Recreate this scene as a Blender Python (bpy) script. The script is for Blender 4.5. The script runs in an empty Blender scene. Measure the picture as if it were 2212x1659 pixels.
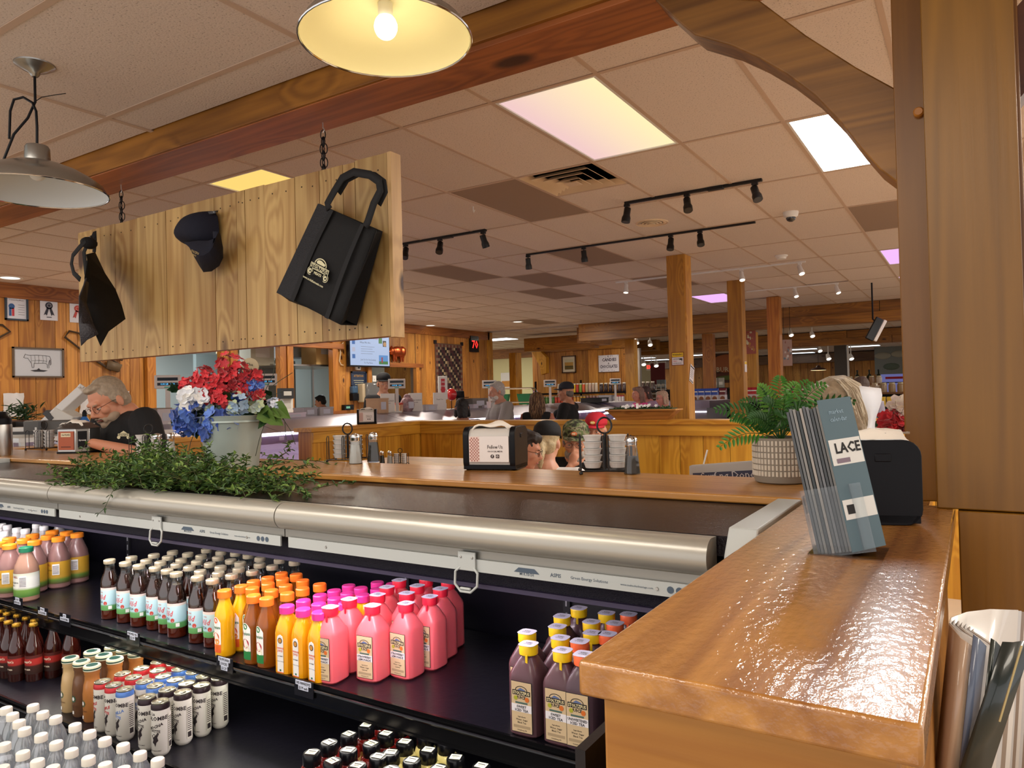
import bpy, bmesh, math, random
from mathutils import Vector, Matrix, Euler, noise
RN = random.Random(11)
PI = math.pi
SC = bpy.context.scene
COL = SC.collection

# ---------------------------------------------------------------- camera, world, lights
# everything is laid out with z = 0 at eye height; ZUP lifts it all so that the floor is at z = 0
ZUP = 1.56
FPX, YAW, PITCH, ROLL = 1586.2, 0.561213, 0.014272, -0.025097
def cam_axes():
    f = Vector((-math.sin(YAW)*math.cos(PITCH), math.cos(YAW)*math.cos(PITCH), math.sin(PITCH)))
    r = Vector((math.cos(YAW), math.sin(YAW), 0)); u = r.cross(f)
    return math.cos(ROLL)*r+math.sin(ROLL)*u, -math.sin(ROLL)*r+math.cos(ROLL)*u, f
CR, CU, CF = cam_axes()
cam = bpy.data.cameras.new('camera'); camo = bpy.data.objects.new('camera', cam); COL.objects.link(camo)
cam.sensor_width = 36; cam.lens = FPX/2212*36; cam.clip_start = .02; cam.clip_end = 300
camo.matrix_world = Matrix((( CR.x, CU.x, -CF.x, 0), (CR.y, CU.y, -CF.y, 0), (CR.z, CU.z, -CF.z, 0), (0, 0, 0, 1)))
SC.camera = camo
SC.view_settings.view_transform = 'Standard'; SC.view_settings.look = 'None'
SC.view_settings.exposure = 0.0; SC.view_settings.gamma = 1; SC.view_settings.use_curve_mapping = False
W = bpy.data.worlds.new('world'); SC.world = W; W.use_nodes = True
W.node_tree.nodes['Background'].inputs[0].default_value = (1, .96, .95, 1)
W.node_tree.nodes['Background'].inputs[1].default_value = 1.28
SC.cycles.max_bounces = 8; SC.cycles.transparent_max_bounces = 24; SC.cycles.sample_clamp_indirect = 6

def area(name, loc, sx, sy, power, color, rot=(0, 0, 0), parent=None):
    l = bpy.data.lights.new(name, 'AREA'); l.shape = 'RECTANGLE'; l.size = sx; l.size_y = sy
    l.energy = power; l.color = color
    o = bpy.data.objects.new(name, l); COL.objects.link(o); o.location = loc; o.rotation_euler = rot; o.parent = parent
    return o
# unseen area lamps added behind and beside the camera to brighten room and ceiling
for i, (x, y, z) in enumerate([(-2.6, -.9, 1.24), (-.2, -1.0, 1.24), (-5.0, -.6, 1.24), (1.9, .6, 1.24), (2.3, 4.6, 1.53), (1.8, 8.5, 1.53), (1.8, 12.2, 1.53), (3.5, 7, 1.53), (3.5, 3.4, 1.53)]):
    area('unseen_fill_light', (x, y, z), .58, 1.18, 26 if i < 4 else 85, (1, .90, .76))
# fill lamps without fixtures, powered to brighten the deli wall and far hall
for (x, y) in [(-8.3, 1.0), (-9.0, 3.5), (-7.3, 7.6), (-8.4, 10.6), (-7.6, 13.2), (-8.9, 6.4), (-8.9, 9.3), (-8.9, 12.2), (-5, 17.5), (-8, 17.6), (-1, 18), (-6, 26), (-1, 27)]:
    area('deli_hall_fill_light', (x, y, 1.53), .3, .3, 32, (1, .90, .76))

# ---------------------------------------------------------------- pixel rays onto real planes
def ray(u, v): return CF+CR*((u-1106)/FPX)-CU*((v-829.5)/FPX)
def PZ(u, v, z): d = ray(u, v); return d*(z/d.z)
def PX(u, v, x): d = ray(u, v); return d*(x/d.x)
def PY(u, v, y): d = ray(u, v); return d*(y/d.y)
def PD(u, v, D): return ray(u, v)*D

# ---------------------------------------------------------------- materials
def lin(h):
    h = h.lstrip('#'); c = [int(h[i:i+2], 16)/255 for i in (0, 2, 4)]
    return tuple((x/12.92 if x <= .04045 else ((x+.055)/1.055)**2.4) for x in c)+(1,)
MC = {}
def mat(name, col='#808080', rough=.5, metal=0, emit=None, es=0, trans=0, alpha=1, coat=0, spec=.5, ior=1.45, bump=0, bscale=200, sheen=0, vary=0):
    if name in MC: return MC[name]
    m = bpy.data.materials.new(name); m.use_nodes = True; nt = m.node_tree; b = nt.nodes['Principled BSDF']
    c = lin(col) if isinstance(col, str) else col
    b.inputs['Base Color'].default_value = c; b.inputs['Roughness'].default_value = rough
    b.inputs['Metallic'].default_value = metal; b.inputs['Specular IOR Level'].default_value = spec
    b.inputs['IOR'].default_value = ior; b.inputs['Transmission Weight'].default_value = trans
    b.inputs['Alpha'].default_value = alpha; b.inputs['Coat Weight'].default_value = coat; b.inputs['Coat Roughness'].default_value = .08
    if sheen: b.inputs['Sheen Weight'].default_value = sheen
    if emit: b.inputs['Emission Color'].default_value = lin(emit); b.inputs['Emission Strength'].default_value = es
    if bump or vary:
        tc = nt.nodes.new('ShaderNodeTexCoord'); n = nt.nodes.new('ShaderNodeTexNoise'); n.inputs['Scale'].default_value = bscale
        n.inputs['Detail'].default_value = 3
        nt.links.new(tc.outputs['Object'], n.inputs['Vector'])
        if bump:
            bp = nt.nodes.new('ShaderNodeBump'); bp.inputs['Strength'].default_value = bump; bp.inputs['Distance'].default_value = .004
            nt.links.new(n.outputs['Fac'], bp.inputs['Height']); nt.links.new(bp.outputs['Normal'], b.inputs['Normal'])
        if vary:
            mx = nt.nodes.new('ShaderNodeMixRGB'); mx.blend_type = 'MULTIPLY'; mx.inputs[0].default_value = vary
            cr = nt.nodes.new('ShaderNodeValToRGB'); cr.color_ramp.elements[0].position = .35; cr.color_ramp.elements[1].position = .7
            cr.color_ramp.elements[0].color = (.4, .4, .4, 1)
            mx.inputs[1].default_value = c; nt.links.new(n.outputs['Fac'], cr.inputs[0]); nt.links.new(cr.outputs[0], mx.inputs[2])
            nt.links.new(mx.outputs[0], b.inputs['Base Color'])
    MC[name] = m; return m

def wood(name, light, dark, axis='z', knot='#3a1606', rough=.45, kn=1.0, gloss=0, ripple=0, var=.25, kscale=1.0, ks=1.0):
    """pine: grain stretched along one axis, growth rings, scattered knots, a shade of its own per board"""
    if name in MC: return MC[name]
    m = bpy.data.materials.new(name); m.use_nodes = True; nt = m.node_tree; N = nt.nodes; L = nt.links; b = N['Principled BSDF']
    tc = N.new('ShaderNodeTexCoord'); oi = N.new('ShaderNodeObjectInfo')
    mul = N.new('ShaderNodeVectorMath'); mul.operation = 'MULTIPLY_ADD'
    cb = N.new('ShaderNodeCombineXYZ'); L.new(oi.outputs['Random'], cb.inputs[0]); L.new(oi.outputs['Random'], cb.inputs[1]); L.new(oi.outputs['Random'], cb.inputs[2])
    L.new(cb.outputs[0], mul.inputs[0]); mul.inputs[1].default_value = (37, 53, 71); L.new(tc.outputs['Object'], mul.inputs[2])
    def mapping(along, across):
        mp = N.new('ShaderNodeMapping'); s = {'x': (along, across, across), 'y': (across, along, across), 'z': (across, across, along)}[axis]
        mp.inputs['Scale'].default_value = s; L.new(mul.outputs[0], mp.inputs['Vector']); return mp
    vo = N.new('ShaderNodeTexVoronoi'); vo.inputs['Scale'].default_value = 1; L.new(mapping(2.1*kscale, 4.6*kscale).outputs[0], vo.inputs['Vector'])
    kf = N.new('ShaderNodeMapRange'); kf.inputs[1].default_value = .05; kf.inputs[2].default_value = .34; kf.inputs[3].default_value = 1; kf.inputs[4].default_value = 0
    L.new(vo.outputs['Distance'], kf.inputs[0])
    n1 = N.new('ShaderNodeTexNoise'); n1.inputs['Scale'].default_value = 1; n1.inputs['Detail'].default_value = 2; L.new(mapping(.5, 7).outputs[0], n1.inputs['Vector'])
    add = N.new('ShaderNodeMath'); add.operation = 'MULTIPLY_ADD'; L.new(kf.outputs[0], add.inputs[0]); add.inputs[1].default_value = .35; L.new(n1.outputs['Fac'], add.inputs[2])
    sn = N.new('ShaderNodeMath'); sn.operation = 'MULTIPLY'; L.new(add.outputs[0], sn.inputs[0]); sn.inputs[1].default_value = 42
    si = N.new('ShaderNodeMath'); si.operation = 'SINE'; L.new(sn.outputs[0], si.inputs[0])
    n2 = N.new('ShaderNodeTexNoise'); n2.inputs['Scale'].default_value = 1; n2.inputs['Detail'].default_value = 4; L.new(mapping(3, 90).outputs[0], n2.inputs['Vector'])
    n3 = N.new('ShaderNodeTexNoise'); n3.inputs['Scale'].default_value = 1; L.new(mapping(.9, 3).outputs[0], n3.inputs['Vector'])
    f1 = N.new('ShaderNodeMath'); f1.operation = 'MULTIPLY_ADD'; L.new(si.outputs[0], f1.inputs[0]); f1.inputs[1].default_value = .13; L.new(n3.outputs['Fac'], f1.inputs[2])
    f2 = N.new('ShaderNodeMath'); f2.operation = 'MULTIPLY_ADD'; L.new(n2.outputs['Fac'], f2.inputs[0]); f2.inputs[1].default_value = .32; L.new(f1.outputs[0], f2.inputs[2])
    cr = N.new('ShaderNodeValToRGB'); cr.color_ramp.elements[0].position = .38; cr.color_ramp.elements[1].position = .95
    cr.color_ramp.elements[0].color = lin(light); cr.color_ramp.elements[1].color = lin(dark); L.new(f2.outputs[0], cr.inputs[0])
    hv = N.new('ShaderNodeHueSaturation'); mr = N.new('ShaderNodeMapRange'); mr.inputs[3].default_value = 1-var; mr.inputs[4].default_value = 1+var*.5
    L.new(oi.outputs['Random'], mr.inputs[0]); L.new(mr.outputs[0], hv.inputs['Value']); L.new(cr.outputs[0], hv.inputs['Color'])
    kk = N.new('ShaderNodeMapRange'); kk.inputs[1].default_value = .06*ks; kk.inputs[2].default_value = .11*ks; kk.inputs[3].default_value = kn; kk.inputs[4].default_value = 0
    L.new(vo.outputs['Distance'], kk.inputs[0])
    # only some cells carry a knot
    sp = N.new('ShaderNodeSeparateColor'); L.new(vo.outputs['Color'], sp.inputs[0])
    gt = N.new('ShaderNodeMath'); gt.operation = 'GREATER_THAN'; gt.inputs[1].default_value = .45; L.new(sp.outputs[0], gt.inputs[0])
    km = N.new('ShaderNodeMath'); km.operation = 'MULTIPLY'; L.new(kk.outputs[0], km.inputs[0]); L.new(gt.outputs[0], km.inputs[1])
    mx = N.new('ShaderNodeMixRGB'); L.new(km.outputs[0], mx.inputs[0]); L.new(hv.outputs[0], mx.inputs[1]); mx.inputs[2].default_value = lin(knot)
    L.new(mx.outputs[0], b.inputs['Base Color']); b.inputs['Roughness'].default_value = rough
    if gloss: b.inputs['Coat Weight'].default_value = gloss; b.inputs['Coat Roughness'].default_value = .07
    bp = N.new('ShaderNodeBump'); bp.inputs['Distance'].default_value = .002; bp.inputs['Strength'].default_value = .15
    L.new(n2.outputs['Fac'], bp.inputs['Height']); L.new(bp.outputs['Normal'], b.inputs['Normal'])
    if ripple:
        n4 = N.new('ShaderNodeTexNoise'); n4.inputs['Scale'].default_value = 1; n4.inputs['Detail'].default_value = 3; L.new(mapping(55, 110).outputs[0], n4.inputs['Vector'])
        b2 = N.new('ShaderNodeBump'); b2.inputs['Distance'].default_value = .003; b2.inputs['Strength'].default_value = ripple
        L.new(n4.outputs['Fac'], b2.inputs['Height']); L.new(b2.outputs['Normal'], b.inputs['Coat Normal'])
    MC[name] = m; return m

def clear(name, tint='#f4f8fa', refl=.12, rough=.04, milk=0):
    """thin clear plastic or glass: mostly see-through with a fresnel sheen"""
    if name in MC: return MC[name]
    m = bpy.data.materials.new(name); m.use_nodes = True; nt = m.node_tree; N = nt.nodes; L = nt.links
    for n in list(N): N.remove(n)
    o = N.new('ShaderNodeOutputMaterial'); t = N.new('ShaderNodeBsdfTransparent'); g = N.new('ShaderNodeBsdfGlossy'); x = N.new('ShaderNodeMixShader')
    lw = N.new('ShaderNodeLayerWeight'); lw.inputs['Blend'].default_value = .25
    ma = N.new('ShaderNodeMath'); ma.operation = 'MULTIPLY_ADD'; ma.inputs[1].default_value = .75; ma.inputs[2].default_value = refl
    t.inputs[0].default_value = lin(tint); g.inputs['Roughness'].default_value = rough
    L.new(lw.outputs['Fresnel'], ma.inputs[0]); L.new(ma.outputs[0], x.inputs[0]); L.new(t.outputs[0], x.inputs[1]); L.new(g.outputs[0], x.inputs[2]); L.new(x.outputs[0], o.inputs[0])
    if milk:  # even white mixed into clear plastic, standing in for bright reflections
        d = N.new('ShaderNodeBsdfDiffuse'); d.inputs[0].default_value = lin('#dfe4e8'); y = N.new('ShaderNodeMixShader'); y.inputs[0].default_value = milk
        L.new(x.outputs[0], y.inputs[1]); L.new(d.outputs[0], y.inputs[2]); L.new(y.outputs[0], o.inputs[0])
    MC[name] = m; return m

def bands(name, stops, axis='z', rough=.45, trans=0, metal=0, coat=0):
    """print in flat bands or soft fades along one object axis: stops = [(pos, hex), ...]"""
    if name in MC: return MC[name]
    m = mat(name, '#808080', rough, metal, coat=coat); nt = m.node_tree; b = nt.nodes['Principled BSDF']
    tc = nt.nodes.new('ShaderNodeTexCoord'); sp = nt.nodes.new('ShaderNodeSeparateXYZ'); nt.links.new(tc.outputs['Object'], sp.inputs[0])
    cr = nt.nodes.new('ShaderNodeValToRGB'); z0, z1 = stops[0][0], stops[-1][0]
    mr = nt.nodes.new('ShaderNodeMapRange'); mr.inputs[1].default_value = z0; mr.inputs[2].default_value = z1
    nt.links.new(sp.outputs['xyz'.index(axis)], mr.inputs[0]); nt.links.new(mr.outputs[0], cr.inputs[0])
    el = cr.color_ramp.elements
    while len(el) < len(stops): el.new(.5)
    for e, (p, c) in zip(el, stops): e.position = (p-z0)/(z1-z0); e.color = lin(c)
    nt.links.new(cr.outputs[0], b.inputs['Base Color'])
    if trans: b.inputs['Transmission Weight'].default_value = trans
    return m

# ---------------------------------------------------------------- mesh builder
def text_geo(s, bold=0, ax='CENTER'):
    key = (s, bold, ax)
    if key in text_geo.c: return text_geo.c[key]
    cu = bpy.data.curves.new('t', 'FONT'); cu.body = s; cu.align_x = ax; cu.align_y = 'CENTER'; cu.resolution_u = 1; cu.offset = bold
    o = bpy.data.objects.new('t', cu); COL.objects.link(o)
    me = bpy.data.meshes.new_from_object(o.evaluated_get(bpy.context.evaluated_depsgraph_get()))
    g = ([v.co.copy() for v in me.vertices], [tuple(p.vertices) for p in me.polygons])
    bpy.data.objects.remove(o); bpy.data.curves.remove(cu); bpy.data.meshes.remove(me)
    text_geo.c[key] = g; return g
text_geo.c = {}
def frame(o, xd, yd):
    x = Vector(xd).normalized(); y = Vector(yd); y = (y-x*y.dot(x)).normalized(); z = x.cross(y)
    return Matrix(((x.x, y.x, z.x, o[0]), (x.y, y.y, z.y, o[1]), (x.z, y.z, z.z, o[2]), (0, 0, 0, 1)))
def TR(x, y, z): return Matrix.Translation((x, y, z))
def RO(a, ax): return Matrix.Rotation(a, 4, ax)

class MB:
    def __init__(s): s.v = []; s.f = []; s.m = []
    def add(s, vs, fs, mi=0, M=None):
        n = len(s.v)
        s.v += [tuple(M @ Vector(p)) if M is not None else tuple(p) for p in vs]
        for f in fs: s.f.append(tuple(i+n for i in f)); s.m.append(mi)
        return s
    def box(s, a, b, mi=0, M=None):
        x0, y0, z0 = a; x1, y1, z1 = b
        return s.add([(x0, y0, z0), (x1, y0, z0), (x1, y1, z0), (x0, y1, z0), (x0, y0, z1), (x1, y0, z1), (x1, y1, z1), (x0, y1, z1)],
                     [(0, 3, 2, 1), (4, 5, 6, 7), (0, 1, 5, 4), (1, 2, 6, 5), (2, 3, 7, 6), (3, 0, 4, 7)], mi, M)
    def bar(s, p, q, w, h, mi=0, up=(0, 0, 1)):
        p = Vector(p); q = Vector(q); d = (q-p); L = d.length; d.normalize(); side = d.cross(Vector(up))
        if side.length < 1e-4: side = d.cross(Vector((1, 0, 0)))
        side.normalize(); u = side.cross(d)
        M = Matrix(((side.x, d.x, u.x, p.x), (side.y, d.y, u.y, p.y), (side.z, d.z, u.z, p.z), (0, 0, 0, 1)))
        return s.box((-w/2, 0, -h/2), (w/2, L, h/2), mi, M)
    def quad(s, a, b, c, d, mi=0): return s.add([a, b, c, d], [(0, 1, 2, 3)], mi)
    def lathe(s, prof, n=24, mi=0, M=None, sq=None, a0=0, a1=2*PI):
        """profile of (r, z[, mi]); sq = list of superellipse powers per ring"""
        vs = []; full = abs(a1-a0-2*PI) < 1e-6; k = n if full else n+1
        for i, p in enumerate(prof):
            for j in range(k):
                t = a0+(a1-a0)*j/n; r = p[0]
                if sq and sq[i] > 2: r = r/((abs(math.cos(t))**sq[i]+abs(math.sin(t))**sq[i])**(1/sq[i]))
                vs.append((r*math.cos(t), r*math.sin(t), p[1]))
        fs = []; ms = []
        base = len(s.v); s.v += [tuple(M @ Vector(p)) if M is not None else p for p in vs]
        for i in range(len(prof)-1):
            mm = prof[i][2] if len(prof[i]) > 2 else mi
            for j in range(n):
                j2 = (j+1) % k
                s.f.append((base+i*k+j, base+i*k+j2, base+(i+1)*k+j2, base+(i+1)*k+j)); s.m.append(mm)
        if full:
            if prof[0][0] > 1e-6: s.f.append(tuple(base+j for j in reversed(range(k)))); s.m.append(prof[0][2] if len(prof[0]) > 2 else mi)
            if prof[-1][0] > 1e-6: s.f.append(tuple(base+(len(prof)-1)*k+j for j in range(k))); s.m.append(prof[-1][2] if len(prof[-1]) > 2 else mi)
        return s
    def shell(s, prof, n=24, mi=0, M=None):
        """open lathe: no end caps"""
        k = len(s.f); s.lathe(prof, n, mi, M)
        keep = [i for i in range(k, len(s.f)) if len(s.f[i]) <= 4 or n <= 4]
        s.f = s.f[:k]+[s.f[i] for i in keep]; s.m = s.m[:k]+[s.m[i] for i in keep]
        return s
    def tube(s, pts, r, n=6, mi=0, closed=False):
        pts = [Vector(p) for p in pts]; N = len(pts); vs = []; up = Vector((0, 0, 1)); prev = None
        for i, p in enumerate(pts):
            a = pts[i-1] if (i > 0 or closed) else p; b = pts[(i+1) % N] if (i < N-1 or closed) else p
            d = (b-a); d = d.normalized() if d.length > 1e-9 else Vector((0, 0, 1))
            if prev is None:
                x = d.cross(up); x = x if x.length > 1e-3 else d.cross(Vector((1, 0, 0)))
            else: x = prev-d*prev.dot(d)
            if x.length < 1e-6: x = d.cross(Vector((1, 0, 0)))
            x.normalize(); prev = x; y = d.cross(x); rr = r[i] if isinstance(r, (list, tuple)) else r
            vs += [p+x*(rr*math.cos(2*PI*j/n))+y*(rr*math.sin(2*PI*j/n)) for j in range(n)]
        fs = []
        for i in range(N if closed else N-1):
            i2 = (i+1) % N
            for j in range(n): fs.append((i*n+j, i*n+(j+1) % n, i2*n+(j+1) % n, i2*n+j))
        if not closed: fs.append(tuple(reversed(range(n)))); fs.append(tuple((N-1)*n+j for j in range(n)))
        return s.add(vs, fs, mi)
    def ball(s, c, r, nu=12, nv=8, mi=0, M=None):
        r = (r, r, r) if isinstance(r, (int, float)) else r
        vs = [(c[0], c[1], c[2]-r[2])]
        for i in range(1, nv):
            t = PI*i/nv-PI/2
            vs += [(c[0]+r[0]*math.cos(t)*math.cos(2*PI*j/nu), c[1]+r[1]*math.cos(t)*math.sin(2*PI*j/nu), c[2]+r[2]*math.sin(t)) for j in range(nu)]
        vs.append((c[0], c[1], c[2]+r[2])); fs = []
        for j in range(nu): fs.append((0, 1+(j+1) % nu, 1+j)); fs.append((len(vs)-1, 1+(nv-2)*nu+j, 1+(nv-2)*nu+(j+1) % nu))
        for i in range(nv-2):
            for j in range(nu): fs.append((1+i*nu+j, 1+i*nu+(j+1) % nu, 1+(i+1)*nu+(j+1) % nu, 1+(i+1)*nu+j))
        return s.add(vs, fs, mi, M)
    def prism(s, poly, h, mi=0, M=None, msd=None):
        """polygon in xy (ccw) extruded 0..h along z"""
        n = len(poly); vs = [(p[0], p[1], 0) for p in poly]+[(p[0], p[1], h) for p in poly]
        s.add(vs, [tuple(reversed(range(n))), tuple(range(n, 2*n))]+[(i, (i+1) % n, n+(i+1) % n, n+i) for i in range(n)], mi, M)
        return s
    def text(s, txt, M, size, mi=0, bold=.01, fit=None, wrap=None, ax='CENTER', sy=1):
        vs, fs = text_geo(txt, bold, ax)
        if not vs: return s
        sx = size
        if fit:
            w = max(v.x for v in vs)-min(v.x for v in vs); sx = min(size, fit/w) if w > 0 else size
        out = []
        for v in vs:
            x, y = v.x*sx, v.y*size*sy
            out.append(wrap(x, y) if wrap else M @ Vector((x, y, 0)))
        return s.add(out, fs, mi)
    def build(s, name, mats, parent=None, loc=(0, 0, 0), sharp=.6, bev=0, kind=None):
        me = bpy.data.meshes.new(name); me.from_pydata(s.v, [], s.f)
        mats = mats if isinstance(mats, (list, tuple)) else [mats]
        for m in mats: me.materials.append(m)
        if len(mats) > 1: me.polygons.foreach_set('material_index', s.m)
        me.update()
        if sharp: me.shade_smooth(); me.set_sharp_from_angle(angle=sharp)
        o = bpy.data.objects.new(name, me); COL.objects.link(o); o.location = loc
        if parent is not None: o.parent = parent
        if bev:
            b = o.modifiers.new('bevel', 'BEVEL'); b.width = bev; b.segments = 2; b.limit_method = 'ANGLE'
        if kind: o['kind'] = kind
        return o
def B(a, b): return MB().box(a, b)
def tag(o, label, cat, group=None):
    o['label'] = label; o['category'] = cat
    if group: o['group'] = group
    return o
def thing(name, label, cat, loc=(0, 0, 0), rz=0, group=None):
    o = bpy.data.objects.new(name, None); COL.objects.link(o); o.empty_display_size = .05
    o.location = loc; o.rotation_euler = (0, 0, rz); return tag(o, label, cat, group)
def struct(o): o['kind'] = 'structure'; return o
def stru(name):
    o = bpy.data.objects.new(name, None); COL.objects.link(o); o.empty_display_size = .05; o['kind'] = 'structure'; return o
def dup(o, loc, rz=None, label=None, group=None):
    c = o.copy(); COL.objects.link(c); c.location = loc
    if rz is not None: c.rotation_euler = (0, 0, rz)
    if label: c['label'] = label
    if group: c['group'] = group
    for ch in list(o.children):
        k = ch.copy(); COL.objects.link(k); k.parent = c
        for g in ch.children:
            q = g.copy(); COL.objects.link(q); q.parent = k
    return c
ORD = ['first', 'second', 'third', 'fourth', 'fifth', 'sixth', 'seventh', 'eighth', 'ninth', 'tenth', 'eleventh', 'twelfth', 'thirteenth', 'fourteenth', 'fifteenth']
# ---------------------------------------------------------------- shared materials
PINE_W = wood('pine_wall', '#c4883a', '#915620', 'z', rough=.45, kscale=1.15, var=.3, ks=1.3)
PINE_S = wood('pine_sign', '#c6a468', '#946c38', 'z', knot='#4a2a12', rough=.5, kscale=.85, var=.2, ks=1.45)
PINE_B = wood('pine_beam', '#a87026', '#704412', 'x', rough=.42, kscale=.8, var=.1)
PINE_BY = wood('pine_beam_cross', '#a9692c', '#713a13', 'y', rough=.42, kscale=.8, var=.1)
PINE_P = wood('pine_post', '#b98226', '#8c5a14', 'z', rough=.4, kscale=.7, var=.12)
PINE_O = wood('pine_post_orange', '#c68430', '#945416', 'z', rough=.4, kscale=.8, var=.12)
PINE_Y = wood('pine_pony', '#d89e34', '#a96c16', 'z', rough=.38, kscale=.8, var=.14)
PINE_YX = wood('pine_rail', '#d89e34', '#a96c16', 'x', rough=.35, kscale=.6, var=.1)
PINE_YY = wood('pine_rail_cross', '#d89e34', '#a96c16', 'y', rough=.35, kscale=.6, var=.1)
TOPX = wood('counter_wood', '#cc9448', '#a0682a', 'x', rough=.34, kn=.3, gloss=.55, ripple=.55, kscale=.5, var=.05)
TOPY = wood('counter_wood_cross', '#c48a40', '#844e1a', 'y', rough=.34, kn=.4, gloss=1, ripple=.6, kscale=.5, var=.05)
BLACK = mat('black_plastic', '#06060c', .45, spec=.25)
BLACKG = mat('gloss_black', '#0c0c10', .25)
STEEL = mat('brushed_steel', '#b4b2ae', .3, 1)
CHROME = mat('chrome', '#d8d8d8', .12, 1)
WHITE = mat('white_plastic', '#e6e4e0', .45)
PAPER = mat('paper', '#e9e6e2', .8)
INK = mat('ink', '#1c1a1c', .7)
CREAM = mat('cream_print', '#d9c9a8', .7)

# ---------------------------------------------------------------- setting: floor, ceilings, walls
struct(B((-26, -3, -1.62), (9, 42, -1.56)).build('floor', mat('floor_tile', '#c8b296', .35, vary=.3, bscale=3)))
TILE = None
def tile_mat(name, col, bump=.6):
    m = bpy.data.materials.new(name); m.use_nodes = True; nt = m.node_tree; N = nt.nodes; L = nt.links; b = N['Principled BSDF']
    b.inputs['Roughness'].default_value = .9
    tc = N.new('ShaderNodeTexCoord'); n = N.new('ShaderNodeTexNoise'); n.inputs['Scale'].default_value = 120; n.inputs['Detail'].default_value = 2
    L.new(tc.outputs['Object'], n.inputs['Vector'])
    cr = N.new('ShaderNodeValToRGB'); cr.color_ramp.elements[0].position = .30; cr.color_ramp.elements[1].position = .40
    c = lin(col); cr.color_ramp.elements[0].color = (c[0]*.55, c[1]*.52, c[2]*.5, 1); cr.color_ramp.elements[1].color = c
    L.new(n.outputs['Fac'], cr.inputs[0]); oi = N.new('ShaderNodeObjectInfo'); hv = N.new('ShaderNodeHueSaturation'); mr = N.new('ShaderNodeMapRange')
    mr.inputs[3].default_value = .93; mr.inputs[4].default_value = 1.05; L.new(oi.outputs['Random'], mr.inputs[0]); L.new(mr.outputs[0], hv.inputs['Value'])
    L.new(cr.outputs[0], hv.inputs['Color']); L.new(hv.outputs[0], b.inputs['Base Color'])
    bp = N.new('ShaderNodeBump'); bp.inputs['Strength'].default_value = bump; bp.inputs['Distance'].default_value = .003; L.new(n.outputs['Fac'], bp.inputs['Height']); L.new(bp.outputs['Normal'], b.inputs['Normal'])
    return m
TM = tile_mat('acoustic_tile', '#dccdc2'); TMD = mat('dark_return_grille', '#9a8474', .8, bump=.5, bscale=300)
GRID = mat('ceiling_tee', '#c4ab97', .6)
GX, GY, TX, TY, CH = -.889, 3.22, .61, 1.22, 1.54
ceil = stru('ceiling')
troffers = {(-2, 0): 'warm', (0, 1): 'white', (-6, 0): 'yellow', (-5, 7): 'pink', (0, 5): 'pink', (0, 7): 'pink'}
brown = {(-4, 1), (0, 3), (-8, 3), (-7, 4), (-8, 5), (-8, 7), (-12, 8), (-5, 3), (-5, 5)}
proto = {}
def tile_at(k, r, x0, x1, y0, y1, z, dark=False):
    key = (round(x1-x0, 3), round(y1-y0, 3), dark)
    g = .012
    if key not in proto:
        w, h = x1-x0-2*g, y1-y0-2*g
        o = MB().box((0, 0, 0), (w, h, .015)).build('ceiling_tile' if not dark else 'dark_ceiling_panel', TMD if dark else TM, ceil, sharp=0)
        proto[key] = o
    else: o = proto[key].copy(); COL.objects.link(o)
    o.location = (x0+g, y0+g, z)
    if RN.random() < .08 and y0 > 6 and not dark: o.rotation_euler = (.006, 0, 0)
for k in range(-16, 6):
    for r in range(-1, 10):
        if (k, r) in troffers: continue
        x0, y0 = GX+k*TX, GY+r*TY; x1, y1 = x0+TX, y0+TY
        if r == -1: y0 = 2.216
        if r == 9: y1 = 14.79
        if (k, r) == (-3, 1): y0 = y0+.61
        tile_at(k, r, x0, x1, y0, y1, CH, (k, r) in brown)
# tee grid: long runners and cross tees
g = MB()
for k in range(-16, 7): g.box((GX+k*TX-.012, 2.216, CH-.004), (GX+k*TX+.012, 14.79, CH))
for r in range(0, 10): g.box((GX-16*TX, GY+r*TY-.012, CH-.0045), (GX+6*TX, GY+r*TY+.012, CH-.0005))
g.box((GX-3*TX, GY+1.5*TY-.012, CH-.004), (GX-2*TX, GY+1.5*TY+.012, CH))
go = g.build('ceiling_tee_grid', GRID, ceil, sharp=0); go['kind'] = 'stuff'
# lower ceiling on the near side of the beam: tiles lie crosswise
NZ, BY0, BY1, BZ = 1.25, 1.976, 2.215, 1.136
for i in range(-4, 4):
    for j in range(-3, 5):
        x0 = -1.94+i*1.22; y1 = 1.77-(j-1)*.61 if j > 0 else 1.77; 
        if j < 0: continue
        y0 = 1.77-j*.61; y1 = y0+.61
        if j == 0: y1 = BY0
        x1 = x0+1.22
        if (i, j) == (-2, 2):
            continue
        tile_at(0, 0, x0, x1, y0, y1, NZ)
g = MB()
for i in range(-4, 5): g.box((-1.94+i*1.22-.012, -1.3, NZ-.004), (-1.94+i*1.22+.012, BY0, NZ))
for j in range(0, 5): g.box((-7, 1.77-j*.61-.012, NZ-.0045), (3, 1.77-j*.61+.012, NZ-.0005))
o = g.build('near_ceiling_tee_grid', GRID, ceil, sharp=0); o['kind'] = 'stuff'
struct(B((-17, -3, 1.60), (7, 15.2, 1.64)).build('ceiling_deck', mat('deck', '#6a6058', .9)))

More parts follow.
